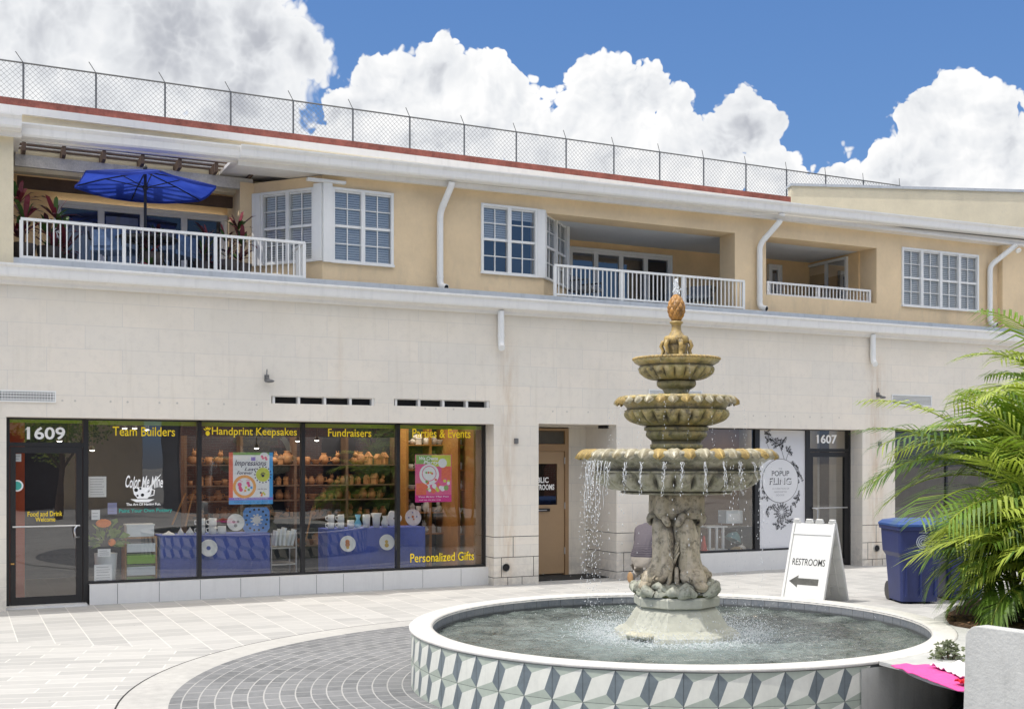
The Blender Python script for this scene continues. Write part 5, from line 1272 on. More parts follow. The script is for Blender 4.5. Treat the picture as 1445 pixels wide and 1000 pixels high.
# big bowl (rim .86), from the underside up and over the lip into the basin
pb = [(.0, 1.615), (.46, 1.615), (.485, 1.62), (.485, 1.635), (.46, 1.64)] + smoothp([(.46, 1.64), (.58, 1.655), (.68, 1.70), (.725, 1.76), (.71, 1.80)]) + smoothp([(.72, 1.80), (.735, 1.815), (.70, 1.825), (.73, 1.86), (.78, 1.90), (.825, 1.925), (.84, 1.955), (.82, 1.98), (.78, 1.975), (.76, 1.95), (.5, 1.90), (0, 1.9)])
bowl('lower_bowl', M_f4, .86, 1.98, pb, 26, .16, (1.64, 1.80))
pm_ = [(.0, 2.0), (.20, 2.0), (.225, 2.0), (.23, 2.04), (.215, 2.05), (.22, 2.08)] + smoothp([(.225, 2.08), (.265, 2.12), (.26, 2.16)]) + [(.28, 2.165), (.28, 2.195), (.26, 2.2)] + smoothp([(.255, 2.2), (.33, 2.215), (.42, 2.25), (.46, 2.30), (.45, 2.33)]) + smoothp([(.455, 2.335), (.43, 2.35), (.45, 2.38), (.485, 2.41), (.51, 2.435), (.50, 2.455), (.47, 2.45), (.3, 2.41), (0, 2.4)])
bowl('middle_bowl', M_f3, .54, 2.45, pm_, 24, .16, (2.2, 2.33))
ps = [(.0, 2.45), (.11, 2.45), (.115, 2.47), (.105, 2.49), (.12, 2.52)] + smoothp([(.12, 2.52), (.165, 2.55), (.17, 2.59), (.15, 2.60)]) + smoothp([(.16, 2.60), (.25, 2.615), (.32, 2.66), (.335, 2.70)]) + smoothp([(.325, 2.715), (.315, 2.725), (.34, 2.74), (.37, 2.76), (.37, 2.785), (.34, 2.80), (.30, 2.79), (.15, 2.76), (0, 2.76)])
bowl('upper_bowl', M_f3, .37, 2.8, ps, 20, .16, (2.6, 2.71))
# acanthus leaves draped over the rims
def leaf_rim(name, R, z, n, size, drop):
    mb = MB()
    for i in range(n):
        a0 = 2 * PI * (i + .5) / n; w = 2 * PI / n * .52; mi = 0 if (i % 2 == 0 and noise.noise(Vector((i * .7, size, 2))) < .15) or math.cos(a0 - left) > .8 and i % 3 else 1
        rows = 7; cols = 7; vs = []
        for u in range(rows):
            t = u / (rows - 1)
            # from inside the rim, over it, hanging outside
            ang = -.9 + 2.7 * t; rr = R - size * .45 + size * (.5 * math.sin(ang) + .5 * t) ; zz_ = z + drop * .35 * math.cos(ang) - drop * .55 * max(0, t - .45) * 1.6
            wd = w * (.75 + .35 * math.sin(PI * min(1, t * 1.05)) ) * (1 if t < .72 else 1 - .85 * ((t - .72) / .28) ** 1.5)
            if u == 4: wd *= .86
            for v in range(cols):
                s_ = -1 + 2 * v / (cols - 1); rib = .012 * (1 - abs(s_)) * size / .1 - .006 * math.cos(s_ * 7) * size / .1
                lift = -.12 * size * abs(s_) ** 2 + noise.noise(Vector((i * 3.1, u, v))) * .012
                a = a0 + s_ * wd; vs.append((fx0 + (rr + rib + lift) * math.cos(a), fy0 + (rr + rib + lift) * math.sin(a), zz_ + rib * .6 + lift * .4))
        mb.add(vs, [(u * cols + v, u * cols + v + 1, (u + 1) * cols + v + 1, (u + 1) * cols + v) for u in range(rows - 1) for v in range(cols - 1)], mi, True)
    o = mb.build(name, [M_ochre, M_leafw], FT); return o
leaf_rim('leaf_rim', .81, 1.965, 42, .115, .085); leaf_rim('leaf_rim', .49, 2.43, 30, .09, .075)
mb = MB(); n = 60
for i in range(n):
    a = 2 * PI * i / n; mb.ell((fx0 + .365 * math.cos(a), fy0 + .365 * math.sin(a), 2.785), (.022, .022, .014), 8, 6); 
mb.build('beaded_rim', M_f6, FT)
# water pooled in the bowls
mb = MB()
for r, z in ((.74, 1.955), (.47, 2.43), (.29, 2.775)): mb.lathe([(0, z), (r, z)], fx0, fy0, 40)
mb.build('bowl_water', bpy.data.materials['fountain_water'], FT)
# urn, scrolls, neck, pineapple
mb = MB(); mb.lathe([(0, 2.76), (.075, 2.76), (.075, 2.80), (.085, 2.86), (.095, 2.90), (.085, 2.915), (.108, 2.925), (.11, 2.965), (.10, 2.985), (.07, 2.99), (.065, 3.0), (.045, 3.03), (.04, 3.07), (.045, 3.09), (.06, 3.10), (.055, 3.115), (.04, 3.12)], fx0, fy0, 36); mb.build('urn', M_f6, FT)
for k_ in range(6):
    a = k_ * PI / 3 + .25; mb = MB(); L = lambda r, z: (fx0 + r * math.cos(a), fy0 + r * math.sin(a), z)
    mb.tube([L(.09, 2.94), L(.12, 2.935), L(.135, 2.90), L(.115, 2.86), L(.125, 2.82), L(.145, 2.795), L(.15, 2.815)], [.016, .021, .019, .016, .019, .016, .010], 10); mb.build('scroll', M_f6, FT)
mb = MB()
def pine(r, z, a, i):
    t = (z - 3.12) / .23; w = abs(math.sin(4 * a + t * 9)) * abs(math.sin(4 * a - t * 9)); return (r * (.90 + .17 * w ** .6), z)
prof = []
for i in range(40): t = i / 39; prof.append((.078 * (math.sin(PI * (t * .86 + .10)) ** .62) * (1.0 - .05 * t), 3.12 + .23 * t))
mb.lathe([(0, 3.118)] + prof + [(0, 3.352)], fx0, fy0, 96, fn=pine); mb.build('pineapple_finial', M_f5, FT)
# ---------------- falling water
def wmat():
    m, nt, b, o = newmat('falling_water'); k = N(nt)
    b.inputs['Base Color'].default_value = (.85, .88, .9, 1); b.inputs['Roughness'].default_value = .12; b.inputs['Transmission Weight'].default_value = .45; b.inputs['IOR'].default_value = 1.33
    b.inputs['Emission Color'].default_value = (1, 1, 1, 1); b.inputs['Emission Strength'].default_value = .10
    c = k.ramp(k.noise(k.pos(), 60, 2, .5), [(.3, (.75, .8, .84, 1)), (.7, (.95, .97, 1, 1))]); nt.links.new(c, b.inputs['Base Color']); return m
M_drop = wmat()
rn = random.Random(21)
def drop(mb, p, r, st=1.):
    x, y, z = p; mb.add([(x, y, z + r * st * 1.3), (x + r, y, z), (x, y + r, z), (x - r, y, z), (x, y - r, z), (x, y, z - r * st)], [(0, 1, 2), (0, 2, 3), (0, 3, 4), (0, 4, 1), (5, 2, 1), (5, 3, 2), (5, 4, 3), (5, 1, 4)], 0, True)
mb = MB()
cang = math.atan2(CAM.y - fy0, CAM.x - fx0); right = cang + PI / 2 ; left = cang - PI / 2
def stream(a, R, z0, z1, strands, dens, spread=.03, r0=.004):
    for s_ in range(strands):
        aa = a + rn.uniform(-spread, spread) / R; rr = R + rn.uniform(-.02, .03); z = z0 - rn.random() * .03; vx = rn.uniform(.0, .06)
        while z > z1:
            fall = (z0 - z); q = rr + vx * math.sqrt(max(fall, 0)) + rn.uniform(-.008, .008) * (1 + fall * 3)
            b_ = aa + rn.uniform(-.006, .006) * (1 + fall * 6) / R
            p = (fx0 + q * math.cos(b_), fy0 + q * math.sin(b_), z)
            drop(mb, p, r0 * rn.uniform(.5, 1.3), rn.uniform(1.2, 3.5) if fall < .5 else rn.uniform(.9, 2.)); z -= rn.uniform(.012, .04) / dens * (1 + fall * 1.0)
def thread(a, R, z0, z1, r=.0026):              # unbroken glassy strand at the start of the fall
    pts = []; n_ = 12; ph = rn.random() * 6
    for i in range(n_ + 1):
        t = i / n_; z = z0 + (z1 - z0) * t; q = R + .035 * math.sqrt(t) + .003 * math.sin(ph + t * 15); aa = a + .006 * math.sin(ph * 2 + t * 11) / R; pts.append((fx0 + q * math.cos(aa), fy0 + q * math.sin(aa), z))
    mb.tube(pts, [r * (1.3 - .9 * i / n_) * rn.uniform(.7, 1.3) for i in range(n_ + 1)], 5)
def cam_ang(px):                                # angle on the front half of the big rim for a photo column
    X = (px - 955) / F * 9.6; s_ = max(-1, min(1, X / .9)); return cang + math.asin(s_)
for px in (825, 829, 833, 838, 843, 850): stream(cam_ang(px) , .89, 1.90, ZW, 3, 1.0, .07, .0036)
for px in (857, 881, 905, 938, 963, 995, 1022, 1045): stream(cam_ang(px), .875, 1.90, 1.62, 2, 2.2, .010, .0034); stream(cam_ang(px), .89, 1.5, ZW, 1, .35, .05, .0032)
for px in (823, 826, 829, 832, 836, 840, 846, 852): thread(cam_ang(px), .865, 1.90, 1.90 - rn.uniform(.25, .6))
for px in (857, 881, 905, 938, 963, 995, 1022, 1045, 1066, 1080): thread(cam_ang(px), .86, 1.89, 1.70 + rn.uniform(-.06, .08)); thread(cam_ang(px + 2), .86, 1.89, 1.74 + rn.uniform(-.06, .08), .0018)
for i in range(6): stream(rn.uniform(0, 2 * PI), .89, 1.9, ZW, 1, .6, .05, .0035)
for i in range(8): stream(cam_ang(rn.uniform(1005, 1085)), .89, 1.86, ZW, 1, .7, .08, .0035)
for i in range(16): stream(2 * PI * i / 16, .565, 2.39, 1.97, 1, .8, .03, .0028)
for i in range(10): stream(2 * PI * i / 10, .385, 2.75, 2.44, 1, .8, .02, .0025)
tag(mb.build('falling_water', M_drop), 'thin strings of water drops falling from the fountain bowls', 'water', None, 'stuff')
mb = MB()
for i in range(5200):
    a = rn.uniform(0, 2 * PI); r = abs(rn.gauss(.68, .14)); h = abs(rn.gauss(0, .045)) * (1 if rn.random() < .85 else 3)
    if r < .45: continue
    drop(mb, (fx0 + r * math.cos(a), fy0 + r * math.sin(a), ZW + .005 + h), rn.uniform(.002, .006))
for i in range(500):
    a = rn.uniform(0, 2 * PI); r = rn.uniform(.5, 1.8); drop(mb, (fx0 + r * math.cos(a), fy0 + r * math.sin(a), ZW + rn.random() ** 2 * .5), rn.uniform(.0015, .004))
tag(mb.build('water_splash', M_drop), 'white splashing drops around the fountain base', 'water', None, 'stuff')
mb = MB()
for i in range(260):
    t = rn.random(); s_ = .022 * (1 - t) + .006; drop(mb, (fx0 + rn.gauss(0, s_ * .6) - .0, fy0 + rn.gauss(0, s_ * .6), 3.34 + t * .14), rn.uniform(.004, .009), 1.6)
tag(mb.build('water_jet', M_drop), 'short white water jet bubbling from the pineapple top', 'water', None, 'stuff')
# ================================================================ THINGS ON THE BUILDING
# umbrella
dU = .62
ux, uz = FP(205, 262, dU); R0 = .98
UM = thing('umbrella', 'open royal blue patio umbrella on the left upstairs balcony', 'umbrella', (ux, dU, ZL))
M_canvas = pm('blue_canvas', (.035, .07, .42), .75, .12, 3); M_pole = pm('dark_pole', (.03, .03, .03), .4)
def canvas_mat():
    m, nt, b, o = newmat('blue_umbrella_canvas'); k = N(nt); p = k.pos()
    c = k.ramp(k.noise(p, 3, 4, .5), [(.3, (.02, .05, .36, 1)), (.7, (.05, .10, .52, 1))]); nt.links.new(c, b.inputs['Base Color']); b.inputs['Roughness'].default_value = .8
    t = k.n('ShaderNodeBsdfTranslucent'); nt.links.new(c, t.inputs[0]); mx = k.n('ShaderNodeMixShader'); mx.inputs[0].default_value = .55
    nt.links.new(b.outputs[0], mx.inputs[1]); nt.links.new(t.outputs[0], mx.inputs[2]); nt.links.new(mx.outputs[0], o.inputs[0]); return m
M_can = canvas_mat()
NR = 6; rot0 = -math.radians(26.8); mb = MB(); vs = [(ux, dU, uz + .22)]; fs_ = []
rings = 6; seg = 8
for i in range(1, rings + 1):
    t = i / rings
    for j in range(NR * seg):
        a = rot0 + 2 * PI * j / (NR * seg); kf = (j % seg) / seg; sag = math.sin(PI * kf)
        chord = math.cos(PI / NR) / math.cos((kf - .5) * 2 * PI / NR)
        r = R0 * t * chord; z = uz + .22 - .22 * t ** 1.15 - .03 * sag * t
        vs.append((ux + r * math.cos(a), dU + r * math.sin(a), z))
M_ = NR * seg
for j in range(M_): fs_.append((0, 1 + j, 1 + (j + 1) % M_))
for i in range(rings - 1):
    for j in range(M_): a = 1 + i * M_ + j; b = 1 + i * M_ + (j + 1) % M_; fs_.append((a, a + M_, b + M_, b))
mb.add(vs, fs_, 0, True)
for j in range(M_):                            # valance
    a = vs[1 + (rings - 1) * M_ + j]; b = vs[1 + (rings - 1) * M_ + (j + 1) % M_]; mb.quad(a, b, (b[0], b[1], b[2] - .035), (a[0], a[1], a[2] - .035))
can = mb.build('canopy', M_can, UM)
for j in range(NR):
    a = rot0 + 2 * PI * j / NR; mb = MB(); mb.tube([(ux, dU, uz + .19), (ux + R0 * .6 * math.cos(a), dU + R0 * .6 * math.sin(a), uz + .085), (ux + R0 * math.cos(a), dU + R0 * math.sin(a), uz - .01)], .009, 6)
    mb.tube([(ux, dU, uz - .03), (ux + R0 * .55 * math.cos(a), dU + R0 * .55 * math.sin(a), uz + .09)], .007, 6); mb.build('rib', M_pole, UM)
mb = MB(); mb.tube([(ux, dU, ZL), (ux, dU, uz + .25)], .021, 10); mb.tube([(ux, dU, uz - .06), (ux, dU, uz)], .035, 10); mb.lathe([(0, ZL + .01), (.22, ZL + .01), (.22, ZL + .06), (.05, ZL + .09)], ux, dU, 20); mb.build('pole', M_pole, UM)
mb = MB(); mb.ell((ux, dU, uz + .24), (.03, .03, .05)); mb.build('finial', M_pole, UM)
# spiky red-green plants
def spiky(px, dd, n, L_, label, seed, h0=.25, mats=None, spread=1.):
    rn_ = random.Random(seed); x = fs(px, dd); t = thing('potted_plant', label, 'plant', (x, dd, ZL))
    mb = MB()
    for st in range(3):
        ox, oy = rn_.uniform(-.08, .08), rn_.uniform(-.08, .08); hh = h0 + st * .22; 
        for i in range(n // 3):
            a = rn_.uniform(0, 2 * PI); e = rn_.uniform(.2, 1.35); l = L_ * rn_.uniform(.6, 1.1); d_ = Vector((math.cos(a) * math.cos(e) * spread, math.sin(a) * math.cos(e), math.sin(e))); s_ = d_.cross(Vector((0, 0, 1))).normalized() * l * .085
            p = Vector((x + ox, dd + oy, ZL + hh)); q1 = p + d_ * l * .45; q2 = p + d_ * l * .8 + Vector((0, 0, -l * .08)); q3 = p + d_ * l * 1.05 + Vector((0, 0, -l * .25)); mi = rn_.randrange(3)
            mb.add([p - s_ * .3, p + s_ * .3, q1 + s_, q1 - s_, q2 + s_ * .8, q2 - s_ * .8, q3], [(0, 1, 2, 3), (3, 2, 4, 5), (5, 4, 6)], mi)
    mb.build('leaves', mats or [M_leafr, M_leaf, pm('crimson_leaf', (.22, .03, .05), .45, .4, 9)], t)
    mb = MB()
    for st in range(3): mb.tube([(x, dd, ZL + .2), (x + .03 * (st - 1), dd, ZL + h0 + st * .22)], .012, 6)
    mb.build('stem', M_woodd, t); mb = MB(); mb.lathe([(0, ZL + .005), (.12, ZL + .005), (.16, ZL + .26), (.14, ZL + .26), (0, ZL + .22)], x, dd, 16); mb.build('pot', pm('dark_pot', (.06, .05, .045), .6), t)
spiky(33, .5, 60, .42, 'tall dark red leaved plant at the left end of the balcony railing', 1, .35)
spiky(69, .6, 42, .38, 'shorter dark red leaved plant second from left on the balcony', 2, .2)
spiky(92, 1.0, 40, .4, 'green and red leaved plant in front of the sliding door', 3, .1)
spiky(340, .8, 48, .36, 'red topped plant beside the shuttered bay window', 4, .3)
spiky(322, .6, 36, .32, 'low bushy plant near the right end of the balcony', 5, .1)
spiky(288, .9, 36, .34, 'red flowering plant before the last sliding door panel', 6, .15)
spiky(215, .45, 45, .3, 'bushy plant with red blooms behind the middle of the railing', 7, .05, [M_leaf, M_pinkf, M_leafr])
# patio table and chairs behind the railing
def patio_chair(px, dd, label, rz, cushion):
    x = fs(px, dd); t = thing('patio_chair', label, 'chair', (x, dd, ZL), 'patio chairs on the left balcony'); Mx = Matrix.Translation((x, dd, ZL)) @ Matrix.Rotation(rz, 4, 'Z')
    mb = MB(); mb.M = Mx; mb.box(-.24, .24, -.24, .24, .30, .36); mb.build('seat', cushion, t)
    mb = MB(); mb.M = Mx; mb.box(-.2, .2, .2, .25, .361, .58); mb.build('backrest', cushion, t)
    for a in (-.22, .22):
        for b in (-.22, .22): mb = MB(); mb.M = Mx; mb.tube([(a, b, .01), (a, b, .30)], .014, 6); mb.build('leg', M_pole, t)
    mb = MB(); mb.M = Mx
    for a in (-.26, .26): mb.tube([(a, -.2, .30), (a, -.2, .46), (a, .22, .46), (a, .25, .56)], .013, 6)
    mb.build('armrest', M_pole, t)
M_cush = pm('blue_white_cushion', (.12, .20, .36), .8, .5, 14)
patio_chair(162, .9, 'pale blue cushioned patio chair left of the umbrella pole', 2.6, M_cush); patio_chair(244, .9, 'pale blue cushioned patio chair right of the umbrella pole', -2.4, M_cush)
x = fs(205, .8); t = thing('patio_table', 'round dark patio table under the blue umbrella', 'table', (x, .8, ZL))
mb = MB(); mb.lathe([(0, ZL + .46), (.42, ZL + .46), (.42, ZL + .48), (0, ZL + .48)], x, dU, 24); mb.build('tabletop', M_pole, t)
for k_ in range(3): a = k_ * 2.09; mb = MB(); mb.tube([(x + .1 * math.cos(a), dU + .1 * math.sin(a), ZL + .46), (x + .3 * math.cos(a), dU + .3 * math.sin(a), ZL + .01)], .013, 6); mb.build('leg', M_pole, t)
x = fs(832, 1.2); 
for px, lb in ((825, 'grey patio chair left behind the middle balcony railing'), (985, 'dark patio chair right behind the middle balcony railing')): patio_chair(px, 1.2, lb, .6 if px < 900 else -.8, pm('grey_cushion', (.25, .27, .3), .8))
# ---- chain link fence on the roof
dF = 5.6
FE = thing('chain_link_fence', 'chain link fence with angled barb arms running along the roof', 'fence', (8, dF, zr1))
zr1 = fz(560, 214, dF)
posts = [33, 136, 237, 328, 415, 500, 579, 655, 728, 797, 865, 929, 991, 1050, 1110]
spc = (fs(1110, dF) - fs(33, dF)) / 14
zft = sum(fz(p, 88 + (p - 33) * .1415, dF) for p in posts) / len(posts)
xs = [fs(33, dF) + spc * i for i in range(-2, 18)]
for x in xs:
    mb = MB(); mb.tube([(x, dF, zr1 - .1), (x, dF, zft + .01)], .017, 8); mb.tube([(x, dF, zft), (x - .13, dF - .12, zft + .14)], .007, 6); mb.build('post', M_metal, FE)
mb = MB(); mb.tube([(xs[0], dF, zft), (xs[-1], dF, zft)], .015, 8); mb.tube([(xs[0], dF, zr1 + .03), (xs[-1], dF, zr1 + .03)], .004, 4); mb.build('top_rail', M_metal, FE)
mb = MB(); zb_, zt_ = zr1 + .0, zft; h = zt_ - zb_; st = .09; x = xs[0] - h
def wire(a, b, r=.0029):
    a = Vector(a); b = Vector(b); d_ = (b - a).normalized(); u_ = Vector((-d_.z, 0, d_.x)) * r; w_ = Vector((0, r, 0))
    mb.add([a + u_, a - u_ * .5 + w_, a - u_ * .5 - w_, b + u_, b - u_ * .5 + w_, b - u_ * .5 - w_], [(0, 1, 4, 3), (1, 2, 5, 4), (2, 0, 3, 5)])
while x < xs[-1]:
    for s_ in (1, -1):
        a, b = (x, x + h) if s_ == 1 else (x + h, x)
        p0, p1 = (a, zb_), (b, zt_); lo, hi = xs[0], xs[-1]
        t0, t1 = 0., 1.
        da_ = b - a
        for lim, sg in ((lo, 1), (hi, -1)):
            if sg * (a - lim) < 0: t0 = max(t0, (lim - a) / da_)
            if sg * (b - lim) < 0: t1 = min(t1, (lim - a) / da_)
        if t1 > t0: wire((a + da_ * t0, dF + .022 * s_ * .2, zb_ + h * t0), (a + da_ * t1, dF + .022 * s_ * .2, zb_ + h * t1))
    x += st
mb.build('wire_mesh', M_mesh, FE)
mb = MB(); mb.box(xs[0], xs[-1], dF - .1, dF + .15, Z_G - .1, zr1 - .02); mb.build('base_wall', M_concrete, FE)
# ================================================================ A-FRAME SIGN
M_sign = pm('white_sign_plastic', (.72, .72, .70), .45, .05, 3, streak=.08)
b0 = W((1132 - CX) / F * 15.55, 15.55); ang = math.radians(-40 - 26.8)
AS = thing('sandwich_board', 'white plastic sandwich board reading RESTROOMS with an arrow', 'sign', (b0.x, b0.y, 0))
wd = Vector((math.cos(ang), math.sin(ang), 0)); nd = Vector((-math.sin(ang), math.cos(ang), 0))   # width direction, backwards direction
HS = 1.12; WS = .62; SP = .72
def panel(sgn):
    # local frame: u along width, v up along the leaning panel, w outwards
    foot = b0 + wd * 0 + nd * (0 if sgn < 0 else SP); top = b0 + nd * SP / 2 + Vector((0, 0, HS - .07))
    v = (top - foot); Lv = v.length; v = v.normalized(); w = wd.cross(v).normalized(); w = w if sgn < 0 else w
    M_ = Matrix(((wd.x, v.x, w.x, foot.x), (wd.y, v.y, w.y, foot.y), (wd.z, v.z, w.z, foot.z), (0, 0, 0, 1))); return M_, Lv
for sgn in (-1, 1):
    M_, Lv = panel(sgn); mb = MB(); mb.M = M_; h = WS / 2; s_ = 1 if sgn < 0 else -1
    z0_, z1_ = (-.012, .012)
    mb.add([(-h, 0, z0_), (h, 0, z0_), (h, 0, z1_), (-h, 0, z1_), (-h, Lv, z0_), (h, Lv, z0_), (h, Lv, z1_), (-h, Lv, z1_)], [(0, 1, 5, 4), (3, 7, 6, 2), (0, 4, 7, 3), (1, 2, 6, 5), (4, 5, 6, 7), (0, 3, 2, 1)])
    o_ = .012 * s_
    def rb(x0, x1, y0, y1, a, b): 
        if a > b: a, b = b, a
        mb.box(x0, x1, y0, y1, a, b)
    rb(-h, -h + .03, 0.001, Lv - .001, o_, o_ + .02 * s_); rb(h - .03, h, 0.001, Lv - .001, o_, o_ + .02 * s_); rb(-h + .031, h - .031, Lv - .16, Lv - .14, o_, o_ + .012 * s_); rb(-h + .031, h - .031, .02, .05, o_, o_ + .012 * s_)
    for x_ in (-.2, -.07, .07, .2): rb(x_ - .006, x_ + .006, .06, Lv - .2, -o_ - .014 * s_, -o_)
    for y_ in (.2, .4, .6, .8): rb(-h + .02, h - .02, y_ - .006, y_ + .006, -o_ - .012 * s_, -o_)
    for xa_, xb_ in ((-h, -h + .10), (-.13, -.02), (.02, .13), (h - .10, h)):
        rb(xa_, xb_, Lv, Lv + .035, z0_, z1_); rb(xa_ + .015, xb_ - .015, Lv + .035, Lv + .065, z0_, z1_)
    pn = mb.build('panel', M_sign, AS)
    if sgn < 0:
        mb = MB(); mb.M = M_
        old = mb.M; mb.M = M_ @ Matrix(((1, 0, 0, 0), (0, 0, 1, 0), (0, -1, 0, 0), (0, 0, 0, 1)))
        put_text(mb, 'RESTROOMS', -.235, .245, Lv * .47, Lv * .555, -.0145, 0, .006)
        mb.M = M_; y_ = Lv * .27; mb.add([(-.24, y_, .0145), (-.11, y_ + .085, .0145), (-.11, y_ + .045, .0145), (.19, y_ + .045, .0145), (.19, y_ - .045, .0145), (-.11, y_ - .045, .0145), (-.11, y_ - .085, .0145)], [(0, 6, 5, 4, 3, 2, 1)], 1)
        mb.build('sign_lettering', [M_lb, pm('faded_black_print', (.10, .10, .09), .6, .5, 12)], pn)
# ================================================================ RECYCLING CARTS
M_bin = pm('blue_bin_plastic', (.022, .034, .135), .45, .2, 5, bump=.1, bs=30); M_lid = pm('blue_lid_plastic', (.035, .09, .28), .4, .1, 5)
def cart(px, Y, rz, label):
    c = W((px - CX) / F * Y, Y); t = thing('recycling_cart', label, 'recycling cart', (c.x, c.y, 0), 'blue recycling carts behind the palm'); Mx = Matrix.Translation((c.x, c.y, 0)) @ Matrix.Rotation(rz, 4, 'Z')
    mb = MB(); mb.M = Mx
    def ring(w, d_, z, oy=0, e=.05):
        pts = []
        for (sx_, sy_) in ((-1, -1), (1, -1), (1, 1), (-1, 1)):
            for k_ in range(4):
                a = math.atan2(sy_, sx_) - PI / 4 + k_ * PI / 6; pts.append((sx_ * (w / 2 - e) + e * math.cos(a), oy + sy_ * (d_ / 2 - e) + e * math.sin(a), z))
        return pts
    rows = [ring(.50, .50, .03), ring(.53, .55, .35), ring(.56, .60, .62), ring(.62, .68, .68), ring(.645, .73, .98), ring(.68, .78, .985), ring(.685, .785, 1.03)]
    vs = [p for r in rows for p in r]; n = 16
    mb.add(vs, [(i * n + j, i * n + (j + 1) % n, (i + 1) * n + (j + 1) % n, (i + 1) * n + j) for i in range(len(rows) - 1) for j in range(n)]); mb.add(vs[:n], [tuple(range(n))[::-1]])
    for x_ in (-.2, 0, .2): mb.box(x_ - .012, x_ + .012, -.30, -.27, .1, .5)
    mb.build('body', M_bin, t)
    rows = [ring(.70, .80, 1.032), ring(.70, .80, 1.06), ring(.62, .70, 1.10), ring(.40, .45, 1.125)]; vs = [p for r in rows for p in r]; mb = MB(); mb.M = Mx
    mb.add(vs, [(i * n + j, i * n + (j + 1) % n, (i + 1) * n + (j + 1) % n, (i + 1) * n + j) for i in range(3) for j in range(n)]); mb.add(vs[-n:], [tuple(range(n))]); mb.add(vs[:n], [tuple(range(n))[::-1]]); mb.build('lid', M_lid, t)
    mb = MB(); mb.M = Mx; mb.tube([(-.25, .42, 1.0), (-.25, .48, 1.02), (.25, .48, 1.02), (.25, .42, 1.0)], .018, 8); mb.build('handle', M_bin, t)
    for x_ in (-.22, .22): mb = MB(); mb.M = Mx; mb.tube([(x_ - .03, .26, .13), (x_ + .03, .26, .13)], .13, 20, smooth=False); mb.build('wheel', M_black, t)
    mb = MB(); mb.M = Mx @ Matrix.Translation((0, -.366, .83)) @ Matrix.Rotation(math.radians(4), 4, 'X')
    def arc(r, w, a0, a1, n_=22):
        vs = []
        for i in range(n_ + 1): a = a0 + (a1 - a0) * i / n_; vs += [((r - w) * math.cos(a), 0, (r - w) * math.sin(a)), (r * math.cos(a), 0, r * math.sin(a))]
        mb.add(vs, [(2 * i, 2 * i + 1, 2 * i + 3, 2 * i + 2) for i in range(n_)])
    arc(.095, .012, 0, 2 * PI); arc(.07, .014, .7, 5.6); arc(.04, .012, .7, 5.6); mb.box(-.06, .06, -.001, 0, .12, .128); mb.box(-.07, .07, -.001, 0, -.128, -.12); mb.build('round_emblem', pm('pale_blue_print', (.45, .50, .62), .6, .3, 25), t)
cart(1288, 15.8, math.radians(-26.8 + 4), 'blue lidded recycling cart with round emblem, left one')
cart(1352, 16.2, math.radians(-26.8 + 2), 'blue recycling cart mostly hidden behind the palm, right one')
# ================================================================ PLANTER, BENCH, SLAB
c = PC
def circ_poly(r, a): return (pcx + r * math.cos(a), pcy + r * math.sin(a))
pl = [W(X, Y) for X, Y in ((3.62, 10.9), (4.35, 12.2), (6.6, 13.2), (8.2, 11.5), (7.4, 8.2), (3.9, 8.0), (3.25, 8.6), (3.53, 9.6), (3.52, 10.5))]
mb = MB(); n = len(pl)
def prism(mb, poly, z0, z1, mi=0):
    n = len(poly); mb.add([(p[0], p[1], z0) for p in poly] + [(p[0], p[1], z1) for p in poly], [(i, (i + 1) % n, n + (i + 1) % n, n + i) for i in range(n)] + [tuple(range(n, 2 * n)), tuple(range(n))[::-1]], mi)
def orient(poly):
    a = sum(poly[i][0] * poly[(i + 1) % len(poly)][1] - poly[(i + 1) % len(poly)][0] * poly[i][1] for i in range(len(poly))); return poly if a > 0 else poly[::-1]
pl = orient(pl); cen = sum(pl, Vector()) / n
prism(mb, pl, 0, .44); o = mb.build('planter', M_concrete); tag(o, 'low grey concrete planter bed holding the palms beside the basin', 'planter')
mb = MB(); inn = [cen + (p - cen) * .93 for p in pl]; prism(mb, inn, .441, .47); tag(mb.build('mulch', pm('brown_mulch', (.16, .09, .05), .95, .6, 14, bump=1, bs=60)), 'brown bark mulch in the planter bed', 'mulch', None, 'stuff')
# bark chips and litter so the bed does not look flat
mb = MB(); rn2 = random.Random(5)
for i in range(1500):
    t_ = rn2.random(); k_ = rn2.randrange(n); p = cen + (inn[k_] * (1 - t_) + inn[(k_ + 1) % n] * t_ - cen) * math.sqrt(rn2.random()) ; a = rn2.uniform(0, PI); l = rn2.uniform(.01, .04)
    u_ = Vector((math.cos(a) * l, math.sin(a) * l, rn2.uniform(0, .01))); w_ = Vector((-math.sin(a) * l * .4, math.cos(a) * l * .4, 0)); q = Vector((p.x, p.y, .474 + rn2.random() * .01)); mb.add([q - u_ - w_, q + u_ - w_, q + u_ + w_, q - u_ + w_], [(0, 1, 2, 3)], rn2.randrange(2))
tag(mb.build('bark_chips', [pm('bark_chip_a', (.24, .13, .07), .9), pm('bark_chip_b', (.10, .06, .04), .9)]), 'loose bark chips over the planter soil', 'mulch', None, 'stuff')
